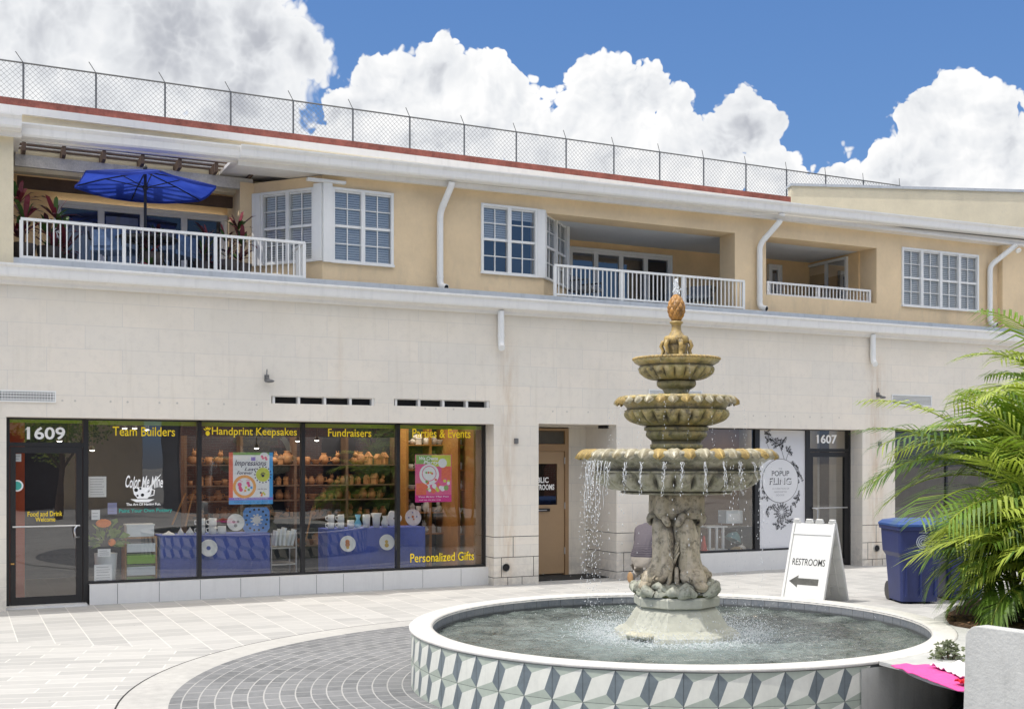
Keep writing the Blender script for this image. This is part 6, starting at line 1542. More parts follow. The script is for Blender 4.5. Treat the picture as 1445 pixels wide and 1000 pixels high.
# concrete bench wrapped round the front right of the basin
mb = MB(); top = []
a_s = a_end + .005
Nb = 14
inner = [circ_poly(PR + .0, a_s + i * .95 / Nb) for i in range(Nb + 1)]
outp = [W(2.43, 8.00), W(2.44, 7.75), W(2.48, 7.5), W(2.56, 7.28), W(2.72, 7.1), W(2.95, 7.0), W(3.5, 6.9), W(4.4, 7.3), W(4.2, 8.4)]
poly = orient([(p[0], p[1]) for p in inner] + [(p.x, p.y) for p in outp[::-1]])
prism(mb, poly, .468, .494); BN = thing('concrete_bench', 'smooth grey concrete bench seat curving out from the basin', 'bench', (poly[0][0], poly[0][1], 0)); mb.build('seat', M_slab, BN)
mb = MB(); vs = []
for i in range(Nb + 1): x_, y_ = circ_poly(PR - .008, a_s - .07 + i * 1.02 / Nb); vs += [(x_, y_, 0), (x_, y_, .454)]
mb.add(vs, [(2 * i, 2 * i + 2, 2 * i + 3, 2 * i + 1) for i in range(Nb)]); mb.build('base_wall', M_concrete, BN)
# upright slab with rounded corner at the right edge
p0 = W(2.44, 6.8); p1 = W(3.10, 5.8); v = (p1 - p0); Lh = v.length; ang = math.atan2(v.y, v.x)
mb = MB(); pts = []
hh_, rc_ = .95, .085; lean = -.03
prof = [(lean, 0)] + [(rc_ - rc_ * math.cos(t_ * PI / 2 / 8), hh_ - rc_ + rc_ * math.sin(t_ * PI / 2 / 8)) for t_ in range(9)] + [(Lh, hh_), (Lh, 0)]
mb.M = Matrix.Translation((p0.x, p0.y, 0)) @ Matrix.Rotation(ang, 4, 'Z'); n = len(prof); T2 = .10
mb.add([(a, 0, b) for a, b in prof] + [(a, T2, b) for a, b in prof], [tuple(range(n))[::-1], tuple(range(n, 2 * n))] + [(i, (i + 1) % n, n + (i + 1) % n, n + i) for i in range(n)])
o = mb.build('concrete_slab', M_slab); tag(o, 'tall pale concrete slab with rounded top corner at the right edge', 'slab')
bv = o.modifiers.new('b', 'BEVEL'); bv.width = .006; bv.segments = 2; bv.limit_method = 'ANGLE'
# towel: pink with a white fold, draped on the bench
def cloth(name, corners, z, amp, seed, mat, label, cat='towel', drop=None):
    nx = 40; ny = 26; vs = []
    for j in range(ny + 1):
        for i in range(nx + 1):
            u, v_ = i / nx, j / ny; p = (corners[0] * (1 - u) + corners[1] * u) * (1 - v_) + (corners[3] * (1 - u) + corners[2] * u) * v_
            h = abs(noise.fractal(Vector((u * 3.2 + seed, v_ * 3.0, seed)), .9, 2.1, 3)) * amp + (drop(u, v_) if drop else 0)
            wv = noise.noise(Vector((u * 1.7, v_ * 1.7, seed + 5))) * .03; vs.append((p.x + wv, p.y + wv, z + h))
    mb = MB(); w_ = nx + 1; mb.add(vs, [(j * w_ + i, j * w_ + i + 1, (j + 1) * w_ + i + 1, (j + 1) * w_ + i) for j in range(ny) for i in range(nx)], 0, True); o = mb.build(name, mat); tag(o, label, cat)
    s_ = o.modifiers.new('s', 'SOLIDIFY'); s_.thickness = .006; return o
M_pink = pm('pink_towel', (.82, .10, .36), .95, .12, 20, bump=.6, bs=220); M_wt = pm('white_towel', (.78, .74, .74), .95, .08, 20, bump=.6, bs=220); M_redc = pm('red_cloth', (.65, .02, .03), .9, .15, 20, bump=.5, bs=200)
cloth('towel', [W(2.36, 8.0), W(2.52, 7.12), W(3.0, 7.1), W(2.95, 8.1)], .500, .018, 2, M_pink, 'bright pink towel spread on the concrete bench', drop=lambda u, v_: -.0)
cloth('towel', [W(2.60, 7.92), W(2.66, 7.45), W(3.0, 7.45), W(3.0, 7.98)], .520, .045, 8, M_wt, 'crumpled white towel lying on the pink towel')
cloth('cloth', [W(2.55, 7.3), W(2.60, 7.14), W(2.9, 7.15), W(2.9, 7.3)], .53, .04, 13, M_redc, 'small red cloth bunched at the edge of the pink towel', 'cloth')
# ================================================================ PALMS
M_pf = [pm('palm_green', (.085, .20, .02), .4, .35, 2.5, spec=.4), pm('palm_yellow_green', (.27, .36, .035), .4, .3, 2.5), pm('palm_dark_green', (.03, .09, .015), .4, .35, 2.5)]
def leafmat(name, col, tr):
    m, nt, b, o = newmat(name); k = N(nt); c = k.ramp(k.noise(k.pos(), 5, 4, .6), [(.3, c4(dark(col, .6))), (.7, c4(dark(col, 1.2)))]); nt.links.new(c, b.inputs['Base Color']); b.inputs['Roughness'].default_value = .38
    t = k.n('ShaderNodeBsdfTranslucent'); nt.links.new(k.mix(.4, c, (.35, .45, .03, 1)), t.inputs[0]); mx = k.n('ShaderNodeMixShader'); mx.inputs[0].default_value = tr
    nt.links.new(b.outputs[0], mx.inputs[1]); nt.links.new(t.outputs[0], mx.inputs[2]); nt.links.new(mx.outputs[0], o.inputs[0]); return m
M_pf = [leafmat('palm_green', (.19, .33, .045), .4), leafmat('palm_yellow_green', (.46, .55, .085), .4), leafmat('palm_dark_green', (.085, .17, .03), .3)]
def frond(mb, base, az, L_, e0, curve, lw=.026, ll=.42, mi=0, rn_=random, droop=.35, npair=27, twist=0.):
    # rachis: starts at elevation e0, bends down along its length
    p = Vector(base); pts = [p.copy()]; dirs = []; n_ = 22; e = e0
    for i in range(n_):
        t = i / n_; e = e0 - curve * t ** 1.4; d_ = Vector((math.cos(az) * math.cos(e), math.sin(az) * math.cos(e), math.sin(e))); dirs.append(d_); p = p + d_ * L_ / n_; pts.append(p.copy())
    dirs.append(dirs[-1]); drp = rn_.random()
    mb.tube(pts, [.012 * (1 - .8 * i / n_) + .002 for i in range(n_ + 1)], 5, 1)
    for k_ in range(npair):
        t = .16 + .84 * k_ / (npair - 1); fi = t * n_; i = min(int(fi), n_ - 1); q = pts[i].lerp(pts[i + 1], fi - i); d_ = dirs[i]
        side = d_.cross(Vector((0, 0, 1))); side = side.normalized() if side.length > .05 else Vector((1, 0, 0)); up = side.cross(d_).normalized()
        l = ll * (math.sin(PI * (.12 + .80 * t)) ** .7) * rn_.uniform(.85, 1.1)
        for s_ in (-1, 1):
            fw = .35 + .75 * t; v_ = (side * s_ * 1.0 + d_ * fw + up * (.35 - .25 * t) + Vector((rn_.uniform(-.08, .08),) * 3)).normalized()
            a = q; b_ = q + v_ * l * .5 + Vector((0, 0, -droop * l * .12)); c_ = q + v_ * l * (.98 - .3 * t * drp) + Vector((0, 0, -droop * l * (.45 + .9 * drp)))
            wv = v_.cross(up).normalized() * lw * (.75 + .5 * math.sin(PI * t)) * .5; 
            m_i = mi if rn_.random() < .8 else rn_.choice((0, 1, 2))
            mb.add([a - wv * .5, a + wv * .5, b_ + wv, b_ - wv, c_], [(0, 1, 2, 3), (3, 2, 4)], m_i)
def palm(X, Y, label, seed, fr, h=.8, z0=.47, stems=5, group='clumping palms in the planter'):
    rn_ = random.Random(seed); c_ = W(X, Y); t = thing('palm_tree', label, 'palm', (c_.x, c_.y, z0), group)
    bases = []
    for i in range(stems):
        a = rn_.uniform(0, 2 * PI); r = rn_.uniform(.05, .22); b_ = Vector((c_.x + r * math.cos(a), c_.y + r * math.sin(a), z0)); hh = h * rn_.uniform(.6, 1.2); tp = b_ + Vector((math.cos(a) * .12, math.sin(a) * .12, hh)); bases.append(tp)
        mb = MB(); m_ = [b_.lerp(tp, k_ / 8) for k_ in range(9)]; mb.tube(m_, [.03 - .008 * k_ / 8 + (.004 if k_ % 2 else 0) for k_ in range(9)], 8); mb.build('stem', pm('palm_stem', (.22, .26, .07), .5, .4, 12), t)
    mb = MB()
    for (az, L_, e0, cu, mi) in fr: frond(mb, rn_.choice(bases), az, L_, e0, cu, mi=mi, rn_=rn_, ll=.58 * min(1.15, L_ / 1.3))
    mb.build('fronds', M_pf, t); return t
AZ = -math.radians(26.8)                       # angle of the camera's right in world space
def fset(seed, n_, L0, L1, e_lo, e_hi, az_lo=0, az_hi=2 * PI):
    r_ = random.Random(seed); out = []
    for i in range(n_):
        e = r_.uniform(e_lo, e_hi); out.append((AZ + r_.uniform(az_lo, az_hi), r_.uniform(L0, L1), e, r_.uniform(.8, 1.9) * (1 if e > .6 else .8), r_.choice((0, 0, 1, 1, 2) if e < .9 else (0, 1, 1, 1))))
    return out
palm(4.95, 11.5, 'tall clumping palm with arching bright green fronds', 1, fset(11, 50, 1.3, 2.1, .35, 1.45), 1.1)
palm(4.45, 10.6, 'dense lower palm in front of the tall palm, left side', 2, fset(12, 50, .6, 1.0, .0, 1.2), .5)
palm(4.9, 10.3, 'palm with dark green fronds at the right edge of the photo', 3, fset(13, 48, 1.0, 1.7, .1, 1.4), .7)
palm(4.55, 9.4, 'small yellow green palm close to the concrete slab', 4, fset(14, 14, .8, 1.1, .5, 1.3) + [(AZ + PI + .2 + .35 * k_, 1.0, 1.0 - .1 * k_, 2.0, 1) for k_ in range(-2, 3)], .4, stems=3)
palm(5.6, 12.2, 'tall palm behind the others at the right edge', 5, fset(15, 36, 1.4, 2.2, .5, 1.5), 1.4)
# explicit big arching fronds towards the left, as the photo shows
c_ = W(4.75, 11.3); mb = MB(); r_ = random.Random(4)
tt = thing('palm_tree', 'palm throwing long arching fronds to the left over the blue carts', 'palm', (c_.x, c_.y, .47), 'clumping palms in the planter')
for (daz, L_, e0, cu, mi, z) in ((PI + .12, 1.3, 1.15, 1.9, 1, 1.5), (PI - .3, 1.3, .9, 1.7, 0, 1.35), (PI + .45, 1.3, .6, 1.6, 1, 1.2), (PI + .1, 1.25, .8, 2.0, 1, 1.0), (PI - .1, 1.15, .4, 1.4, 0, 1.0), (PI + .3, 1.2, .9, 2.6, 0, .75), (PI - .2, 1.2, .2, 1.5, 2, .95), (PI + .6, 1.1, .5, 2.0, 0, .7), (PI * .85, 1.4, 1.2, 1.5, 0, 1.4)):
    frond(mb, (c_.x, c_.y, z + .1), AZ + daz, L_, e0, cu, mi=mi, rn_=r_, ll=.55)
mb.build('fronds', M_pf, tt)
c2 = W(5.15, 11.2); mb = MB(); t2 = thing('palm_tree', 'palm at the right edge sending one high frond arching left', 'palm', (c2.x, c2.y, .47), 'clumping palms in the planter')
for (daz, L_, e0, cu, mi, z) in ((PI, 1.6, .62, 1.15, 0, 1.95), (PI + .25, 1.35, .95, 1.6, 1, 2.1), (PI - .35, 1.3, .7, 1.7, 0, 1.7), (PI + .5, 1.4, .5, 1.5, 1, 1.6), (PI * 1.5, 1.3, .9, 2., 1, 1.7), (PI * 1.35, 1.3, 1.1, 1.8, 0, 1.9), (PI * .7, 1.4, 1.2, 1.4, 0, 2.0)):
    frond(mb, (c2.x, c2.y, z), AZ + daz, L_, e0, cu, mi=mi, rn_=r_, ll=.55, npair=32)
mb.build('fronds', M_pf, t2)
mb = MB(); mb.tube([(c2.x, c2.y, .47), (c2.x, c2.y, 2.1)], [.05, .025], 8); mb.build('stem', bpy.data.materials['palm_stem'], t2)
for k_ in range(3): mb = MB(); mb.tube([(c_.x + .05 * k_, c_.y - .05 * k_, .47), (c_.x, c_.y, 1.65 - .3 * k_)], [.03, .018], 8); mb.build('stem', bpy.data.materials['palm_stem'], tt)
# undergrowth below the palms and the little shrub by the towel
def shrub(X, Y, z, rad, n_, label, seed, lsz=.05, mats=None):
    c_ = W(X, Y); t = thing('shrub', label, 'shrub', (c_.x, c_.y, z)); rn_ = random.Random(seed); mb = MB()
    for i in range(n_):
        a = rn_.uniform(0, 2 * PI); e = rn_.uniform(0, PI / 2); r = rad * rn_.uniform(.45, 1); p = Vector((c_.x + r * math.cos(a) * math.cos(e), c_.y + r * math.sin(a) * math.cos(e), z + .03 + r * math.sin(e))); d_ = Vector((rn_.uniform(-1, 1), rn_.uniform(-1, 1), rn_.uniform(-.2, 1))).normalized(); s_ = d_.orthogonal().normalized() * lsz * .28; l = lsz * rn_.uniform(.7, 1.3)
        mb.add([p, p + d_ * l * .5 + s_, p + d_ * l, p + d_ * l * .5 - s_], [(0, 1, 2, 3)], rn_.randrange(3))
    mb.build('leaves', mats or M_pf, t); mb = MB()
    for i in range(8): a = i * .8; mb.tube([(c_.x, c_.y, z), (c_.x + rad * .6 * math.cos(a), c_.y + rad * .6 * math.sin(a), z + rad * .6)], .005, 5)
    mb.build('stem', M_woodd, t)
shrub(4.3, 9.7, .47, .30, 900, 'low bright green leafy shrub just behind the concrete slab', 1, .07)
shrub(5.0, 9.2, .47, .34, 900, 'low leafy shrub at the right edge behind the slab', 2, .07)
shrub(4.75, 10.6, .47, .55, 1600, 'dark undergrowth shrub beneath the palm fronds', 3, .09, [M_pf[2], M_pf[0], M_pf[2]])
shrub(2.86, 8.32, .455, .13, 260, 'tiny grey green shrub between the basin rim and the slab', 4, .04, [leafmat('grey_green_leaf', (.16, .19, .10), .2)] * 3)
# ================================================================ KNEELING PERSON
pc = W((905 - CX) / F * 18.3, 18.3); 
PE = thing('person', 'person in grey purple shirt kneeling bent forward by the wall, seen from behind', 'person', (pc.x, pc.y, 0))
fa = math.radians(38)                          # facing direction in world space (into the wall, slightly right)
PM = Matrix.Translation((pc.x, pc.y, 0)) @ Matrix.Rotation(fa - PI / 2, 4, 'Z')
def skin(name, verts, edges, rad, mat, root=0, lv=2, parent=PE):
    me = bpy.data.meshes.new(name); me.from_pydata([tuple((PM @ Vector(v)) - wloc(parent)) for v in verts], edges, []); me.update(); o = bpy.data.objects.new(name, me); COL.objects.link(o); o.parent = parent
    sk = o.modifiers.new('skin', 'SKIN'); 
    for i, r in enumerate(rad): 
        sv = me.skin_vertices[0].data[i]; sv.radius = r if isinstance(r, tuple) else (r, r); sv.use_root = (i == root)
    sb = o.modifiers.new('sub', 'SUBSURF'); sb.levels = lv; sb.render_levels = lv; me.materials.append(mat); 
    return o
# local frame: +y forwards, x to the right
V = [(0, 0, .36), (0, .06, .50), (0, .16, .66), (0, .28, .78), (0, .38, .86), (0, .46, .90), (0, .53, .93),          # 0-6 pelvis..neck..head base
     (-.19, .34, .80), (-.26, .46, .60), (-.18, .62, .50), (.17, .34, .80), (.25, .44, .60), (.18, .64, .50),          # 7-12 arms
     (-.10, .02, .31), (-.15, .33, .12), (-.12, -.02, .12), (-.11, -.10, .10), (.10, .02, .31), (.15, .33, .12), (.12, -.02, .12), (.11, -.10, .10)]
Ed = [(0, 1), (1, 2), (2, 3), (3, 4), (4, 5), (5, 6), (3, 7), (7, 8), (8, 9), (3, 10), (10, 11), (11, 12), (0, 13), (13, 14), (14, 15), (15, 16), (0, 17), (17, 18), (18, 19), (19, 20)]
Rd = [(.19, .15), (.17, .13), (.18, .13), (.19, .13), (.10, .08), .05, .05, .06, .045, .035, .06, .045, .035, .095, .07, .055, .045, .095, .07, .055, .045]
M_skin = pm('skin', (.55, .30, .20), .55, .1, 8)
def shirt_mat():
    m, nt, b, o = newmat('person_clothes'); k = N(nt); p = k.pos(); q = k.sep(p)
    w = k.math('SINE', k.math('ADD', k.math('MULTIPLY', q[2], 190.), k.math('MULTIPLY', k.noise(p, 7, 3, .5), 9.)))
    st = k.mix(k.math('MULTIPLY', k.mr(w, .2, .7, 0, .8), k.mr(q[2], .62, .5, 0, 1)), (.115, .10, .115, 1), (.04, .035, .05, 1))
    c = k.mix(k.mr(q[2], .395, .40, 0, 1), (.40, .36, .31, 1), st); nt.links.new(c, b.inputs['Base Color']); b.inputs['Roughness'].default_value = .9
    nt.links.new(k.bump(k.noise(p, 30, 4, .6), .4, .01), b.inputs['Normal']); return m
skin('body', V, Ed, Rd, shirt_mat())
mb = MB(); mb.M = PM; mb.ell((0, .60, .93), (.075, .095, .105), 16, 12); mb.ell((0, .66, .875), (.055, .05, .05), 12, 8); mb.ell((0, .705, .90), (.014, .02, .02), 8, 6)
for s_ in (-1, 1): mb.ell((s_ * .076, .60, .92), (.012, .02, .03), 8, 6); mb.ell((s_ * .03, .685, .93), (.012, .008, .009), 8, 6)
mb.ell((0, .69, .865), (.025, .01, .007), 8, 5); mb.tube([(0, .47, .895), (0, .57, .92)], [.055, .055], 12); mb.build('head', M_skin, PE)
mb = MB(); mb.M = PM; mb.ell((0, .585, .96), (.083, .10, .088), 16, 10); mb.build('hair', pm('brown_hair', (.10, .06, .04), .8, .3, 40, bump=.6), PE)
for s_ in (-1, 1):
    sh = MB(); sh.M = PM
    # shoe: sole towards the viewer
    sh.tube([(s_ * .12, -.085, .09), (s_ * .125, -.155, .085)], [.05, .055], 14); sh.ell((s_ * .12, -.10, .085), (.052, .07, .085), 12, 9); sh.build('shoe', pm('grey_shoe', (.20, .19, .18), .7, .2, 9), PE)
    sh = MB(); sh.M = PM; sh.ell((s_ * .122, -.168, .088), (.05, .018, .088), 14, 9); sh.build('sole', pm('tan_sole', (.45, .27, .13) if s_ < 0 else (.45, .43, .40), .8, .2, 9) if s_ < 0 else pm('pale_sole', (.48, .46, .42), .8, .2, 9), PE)
    hd = MB(); hd.M = PM; b_ = Vector((s_ * .18, .63, .50)); hd.ell(b_ + Vector((0, .035, -.005)), (.035, .05, .018), 12, 8)
    for f_ in range(4):
        o_ = Vector(((f_ - 1.5) * .018, .08, -.005)); l = (.055, .065, .06, .045)[f_]; hd.tube([b_ + o_, b_ + o_ + Vector((0, l * .6, -.008)), b_ + o_ + Vector((0, l, -.035))], [.0085, .008, .006], 8)
    hd.tube([b_ + Vector((-s_ * .03, .03, 0)), b_ + Vector((-s_ * .05, .06, -.01)), b_ + Vector((-s_ * .045, .085, -.02))], [.01, .009, .007], 8); hd.build('hand', M_skin, PE)
mb = MB(); mb.M = PM; mb.box(-.02, .26, .72, .86, .0, .13); mb.box(.0, .24, .73, .85, .131, .15); 
# ================================================================ ACROSS THE PLAZA (seen in the shop windows)
def simple_building(name, label, x0, x1, y, z1, mat, arch=(), wins=(), roof=None):
    t = thing(name, label, 'building', ((x0 + x1) / 2, y, 0)); mb = MB(); mb.wall(x0, x1, 0, z1, y - .4, y, [(a, b, 0.0 - .01, c) for a, b, c in arch] + [(a, b, c, d_) for a, b, c, d_ in wins]); mb.build('wall', mat, t)
    mb = MB(); mb.box(x0, x1, y - 5, y - .9, 0, z1 - .1); mb.build('dark_inside', M_room, t)
    mb = MB(); mb.box(x0 - .2, x1 + .2, y - 5.2, y + .35, z1, z1 + .22); mb.build('eave', M_gutter, t)
    if roof: mb = MB(); a = (x0 + x1) / 2; mb.add([(x0 - .3, y + .4, z1 + .221), (x1 + .3, y + .4, z1 + .221), (x1 + .3, y - 5, z1 + .221), (x0 - .3, y - 5, z1 + .221), (x0 + 2, y - 2.5, z1 + roof), (x1 - 2, y - 2.5, z1 + roof)], [(0, 1, 5, 4), (1, 2, 5), (2, 3, 4, 5), (3, 0, 4)]); mb.build('roof', pm('red_roof', (.30, .12, .07), .8, .3, 5), t)
    for a, b, c in arch:
        mb = MB(); n_ = 12; m_ = (a + b) / 2; r = (b - a) / 2 + .18; vs = []
        for i in range(n_ + 1): an = PI * i / n_; vs += [(m_ + r * math.cos(an), y + .06, c - .2 + r * math.sin(an)), (m_ + (r - .22) * math.cos(an), y + .06, c - .2 + (r - .22) * math.sin(an))]
        mb.add(vs, [(2 * i, 2 * i + 2, 2 * i + 3, 2 * i + 1) for i in range(n_)]); mb.build('arch_moulding', M_stucco_pale, t)
    return t
simple_building('arcade_building', 'low beige arcade building across the plaza, seen in the shop glass', -14, 6.2, -33, 4.6, M_stucco, arch=[(-12, -9.5, 2.8), (-7.5, -5.2, 3.0), (-3.4, -1.2, 3.2), (1.0, 3.2, 3.0)], roof=1.2)
bm, nt, b, o = newmat('red_brick'); k = N(nt); p = k.pos(); q = k.sep(p); br = k.n('ShaderNodeTexBrick'); k.put(br.inputs['Vector'], k.comb(k.math('ADD', q[0], q[1]), q[2])); br.inputs['Scale'].default_value = 1; br.inputs['Brick Width'].default_value = .24; br.inputs['Row Height'].default_value = .085; br.inputs['Mortar Size'].default_value = .008
br.inputs['Color1'].default_value = (.34, .11, .06, 1); br.inputs['Color2'].default_value = (.22, .08, .05, 1); br.inputs['Mortar'].default_value = (.38, .33, .28, 1); nt.links.new(br.outputs[0], b.inputs['Base Color'])
simple_building('brick_building', 'red brick building across the plaza, seen in the shop glass', 6.8, 26, -27, 8.5, bm, arch=[(9, 10.6, 2.4), (19, 21, 2.4)], wins=[(12, 13.4, 1, 2.8), (15.4, 16.8, 1, 2.8), (12, 13.4, 4.6, 6.6), (15.4, 16.8, 4.6, 6.6), (23, 24.4, 1, 2.8)])
for i, (x, y, h, lb) in enumerate(((2.5, -25, 3.6, 'round leafy tree across the plaza near the arcade'), (12.5, -22, 4.4, 'taller leafy tree in front of the brick building'), (19, -21, 3.4, 'short leafy tree in front of the brick building'))):
    t = thing('tree', lb, 'tree', (x, y, 0)); rn_ = random.Random(i); mb = MB(); mb.tube([(x, y, 0), (x + .1, y, h * .5), (x, y + .1, h * .8)], [.14, .1, .05], 10)
    for a in (0, 1.6, 3.1, 4.7): mb.tube([(x + .08, y, h * .45), (x + .9 * math.cos(a), y + .9 * math.sin(a), h * .8)], [.06, .02], 6)
    mb.build('trunk', M_woodd, t); mb = MB()
    for c_i in range(16):
        cc_ = Vector((x + rn_.gauss(0, .8), y + rn_.gauss(0, .8), h * .85 + rn_.gauss(0, .5)))
        for l_ in range(140):
            v_ = Vector((rn_.gauss(0, 1), rn_.gauss(0, 1), rn_.gauss(0, 1))).normalized() * rn_.uniform(.2, .65); p = cc_ + v_; d_ = Vector((rn_.uniform(-1, 1), rn_.uniform(-1, 1), rn_.uniform(-.5, 1))).normalized() * .13; s_ = d_.orthogonal().normalized() * .05; mb.add([p, p + d_ * .5 + s_, p + d_, p + d_ * .5 - s_], [(0, 1, 2, 3)], rn_.randrange(3))
    mb.build('crown', M_pf, t)
# ================================================================ SKY, SUN, CAMERA
SUN = Vector((-.47, .012, .883)).normalized()     # direction to the sun: from the left, high, grazing the facade
sunel = math.asin(SUN.z); sunaz = math.atan2(SUN.x, SUN.y)
w = bpy.data.worlds.new('World'); sc.world = w; w.use_nodes = True; nt = w.node_tree; nt.nodes.clear(); k = N(nt)
out = k.n('ShaderNodeOutputWorld'); bg = k.n('ShaderNodeBackground')
sky = k.n('ShaderNodeTexSky', sky_type='NISHITA'); sky.sun_disc = False; sky.sun_elevation = sunel; sky.sun_rotation = sunaz
sky.air_density = 1.0; sky.dust_density = .4; sky.ozone_density = 1.6
d = k.vmath('NORMALIZE', k.n('ShaderNodeTexCoord').outputs['Generated'])
# azimuth / elevation seen from the plaza
q = k.sep(d)
fr = k.vmath('DOT_PRODUCT', d, tuple(U_)); rt = k.vmath('DOT_PRODUCT', d, tuple(R_))
az = k.math('ARCTAN2', rt, fr); el = k.math('ARCSINE', q[2])
P0 = k.comb(az, el, 0.)
def AE(px, py):
    u = (px - CX) / F; v = (HY - py) / F; return math.atan(u), math.atan(v * math.cos(math.atan(u)))
# domain warping makes billows
def NN(vec, s, det): return k.noise(vec, s, det, .55)
wx = k.math('SUBTRACT', NN(P0, 11, 4), .5); wy = k.math('SUBTRACT', NN(k.vmath('ADD', P0, (7.3, 2.1, 0)), 11, 4), .5)
P1 = k.vmath('ADD', P0, k.vmath('MULTIPLY', k.comb(wx, wy), (.045, .045, 0)))
def blob(px, py, r, sq=1.0):
    a, e = AE(px, py); rr = r / F
    v = k.vmath('MULTIPLY', k.vmath('SUBTRACT', P1, (a, e, 0)), (1 / rr, sq / rr, 0)); return k.math('SUBTRACT', 1., k.vmath('LENGTH', v))
def union(lst):
    o = blob(*lst[0])
    for b_ in lst[1:]: o = k.math('SMOOTH_MAX', o, blob(*b_), .12)
    return o
big = [(60, 40, 190), (230, 60, 170), (360, 50, 95), (425, 75, 55), (130, 150, 150), (330, 140, 130), (-150, 60, 240)]
cum = [(560, 130, 62), (618, 105, 50), (690, 130, 52), (500, 165, 52), (640, 190, 110), (735, 170, 60), (780, 230, 80), (845, 120, 52), (905, 135, 55), (960, 165, 45), (860, 195, 95), (940, 220, 70), (1052, 158, 42), (1070, 185, 40), (1010, 215, 70), (1085, 235, 50), (520, 240, 120), (1350, 150, 52), (1395, 165, 52), (1330, 215, 85), (1410, 240, 100), (1250, 232, 38), (1195, 250, 32), (1480, 200, 80), (1290, 265, 80), (1190, 300, 90), (450, 280, 90), (1500, 330, 200), (900, 330, 160), (640, 330, 160)]
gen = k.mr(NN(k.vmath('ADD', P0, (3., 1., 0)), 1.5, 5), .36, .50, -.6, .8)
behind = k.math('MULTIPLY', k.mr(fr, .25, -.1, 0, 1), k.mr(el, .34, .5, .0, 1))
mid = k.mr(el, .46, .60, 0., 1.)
fill_mask = k.math('MAXIMUM', behind, mid)  # unseen clouds overhead and behind the camera, added as fill light
g2 = k.math('SUBTRACT', k.math('MULTIPLY', gen, fill_mask), k.math('MULTIPLY', k.math('SUBTRACT', 1., fill_mask), 1.))
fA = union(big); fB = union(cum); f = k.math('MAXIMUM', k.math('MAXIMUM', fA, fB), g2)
# cauliflower detail
def vor(vec):
    v1 = k.voro(vec, 24, 'F1', 'Distance', 0); v2 = k.voro(vec, 55, 'F1', 'Distance', 2, .6)
    h = k.math('ADD', k.math('MULTIPLY', k.math('SUBTRACT', .45, k.math('MULTIPLY', v1, v1)), .55), k.math('MULTIPLY', k.math('SUBTRACT', .4, k.math('MULTIPLY', v2, v2)), .38))
    return k.math('ADD', k.math('SUBTRACT', h, .22), k.math('MULTIPLY', k.math('SUBTRACT', NN(vec, 60, 5), .5), .30))
H0 = vor(P1); dl = k.vmath('ADD', P1, (-.0035, .0045, 0)); H1 = vor(dl)
dens = k.math('ADD', f, k.math('ADD', k.math('MULTIPLY', H0, .42), .08))
soft = k.mr(k.math('SUBTRACT', fA, fB), -.1, .2, .07, .25)
mask = k.n('ShaderNodeMapRange', interpolation_type='SMOOTHSTEP'); k.put(mask.inputs[0], dens); mask.inputs[1].default_value = .0; k.put(mask.inputs[2], soft)
emb = k.math('SUBTRACT', H0, H1)
big_n = NN(P0, 5, 5)
a0, e0 = AE(200, 60)
emb2 = k.math('SUBTRACT', NN(P1, 13, 5), NN(k.vmath('ADD', P1, (-.012, .016, 0)), 13, 5))
sh = k.math('ADD', k.math('ADD', .80, k.math('MULTIPLY', emb, .28)), k.math('MULTIPLY', emb2, 1.5))
sh = k.math('ADD', sh, k.math('MULTIPLY', k.math('SUBTRACT', k.math('MINIMUM', dens, .9), .45), -.28))
sh = k.math('ADD', sh, k.math('MULTIPLY', k.math('SUBTRACT', big_n, .5), .9))
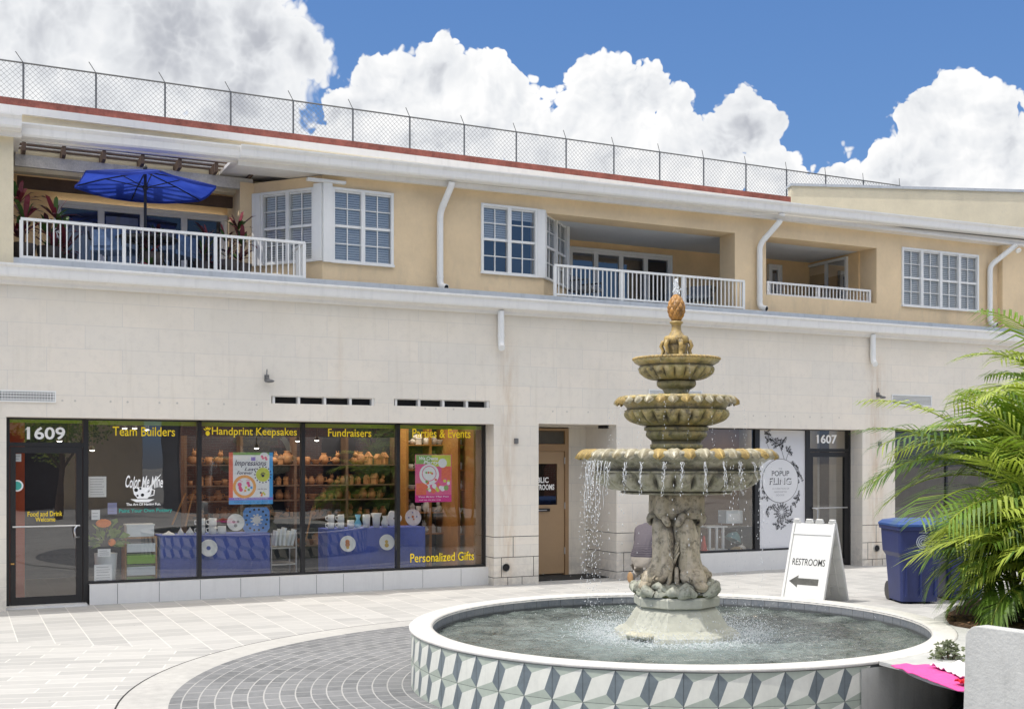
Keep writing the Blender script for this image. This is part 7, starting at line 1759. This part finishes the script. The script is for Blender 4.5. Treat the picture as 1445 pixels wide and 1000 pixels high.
# the large left cloud is greyer and smoother
lm = k.mr(k.math('SUBTRACT', fA, fB), -.2, .3, 0, 1)
sh2 = k.math('ADD', .66, k.math('ADD', k.math('MULTIPLY', k.math('SUBTRACT', NN(P1, 6, 4), .5), 1.0), k.math('MULTIPLY', k.math('MINIMUM', k.math('SUBTRACT', .45, dens), .3), .7)))
shade = k.n('ShaderNodeMix', data_type='FLOAT'); k.put(shade.inputs[0], lm); k.put(shade.inputs[2], sh); k.put(shade.inputs[3], sh2)
ccol = k.ramp(shade.outputs[0], [(.0, (.36, .38, .43, 1)), (.35, (.53, .55, .60, 1)), (.65, (.82, .84, .87, 1)), (1., (1.02, 1.02, 1.02, 1))])
skyc = k.vmath('MULTIPLY', sky.outputs[0], (.085, .092, .105))
blue = k.mix(.62, skyc, k.ramp(k.mr(el, .15, .5), [(0, (.165, .36, .74, 1)), (1, (.092, .245, .64, 1))]))
col = k.mix(mask.outputs[0], blue, k.mix(fill_mask, ccol, k.vmath('MULTIPLY', ccol, (2.4, 2.29, 2.12))))  # added fill clouds are boosted and warmed to brighten the shaded facade
low = k.mr(q[2], -.02, .02, 0, 1); col = k.mix(low, (.35, .34, .32, 1), col)
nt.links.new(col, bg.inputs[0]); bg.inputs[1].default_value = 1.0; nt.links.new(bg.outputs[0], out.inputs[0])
w.cycles.sampling_method = 'NONE'
L = bpy.data.lights.new('sun', 'SUN'); L.energy = 3.3; L.angle = math.radians(.5); L.color = (1, .96, .90)
o = bpy.data.objects.new('sun', L); COL.objects.link(o); o.rotation_euler = SUN.to_track_quat('Z', 'Y').to_euler(); o.location = (-10, -5, 20)
cam = bpy.data.cameras.new('camera'); co = bpy.data.objects.new('camera', cam); COL.objects.link(co); sc.camera = co
cam.sensor_fit = 'HORIZONTAL'; cam.sensor_width = 36; cam.lens = 36 * F / 1445; cam.clip_end = 2000; cam.clip_start = .1
co.location = CAM; co.rotation_euler = (PI / 2, 0, -math.atan2(U_.x, U_.y))
cam.shift_x = (722.5 - CX) / 1445; cam.shift_y = (HY - 500) / 1445
sc.render.resolution_x = 1024; sc.render.resolution_y = 708
sc.view_settings.view_transform = 'Standard'; sc.view_settings.look = 'None'; sc.view_settings.exposure = 0
sc.render.engine = 'CYCLES'; sc.cycles.max_bounces = 6; sc.cycles.transparent_max_bounces = 12; sc.cycles.glossy_bounces = 3; sc.cycles.diffuse_bounces = 3; sc.cycles.transmission_bounces = 4; sc.cycles.caustics_reflective = False; sc.cycles.caustics_refractive = False
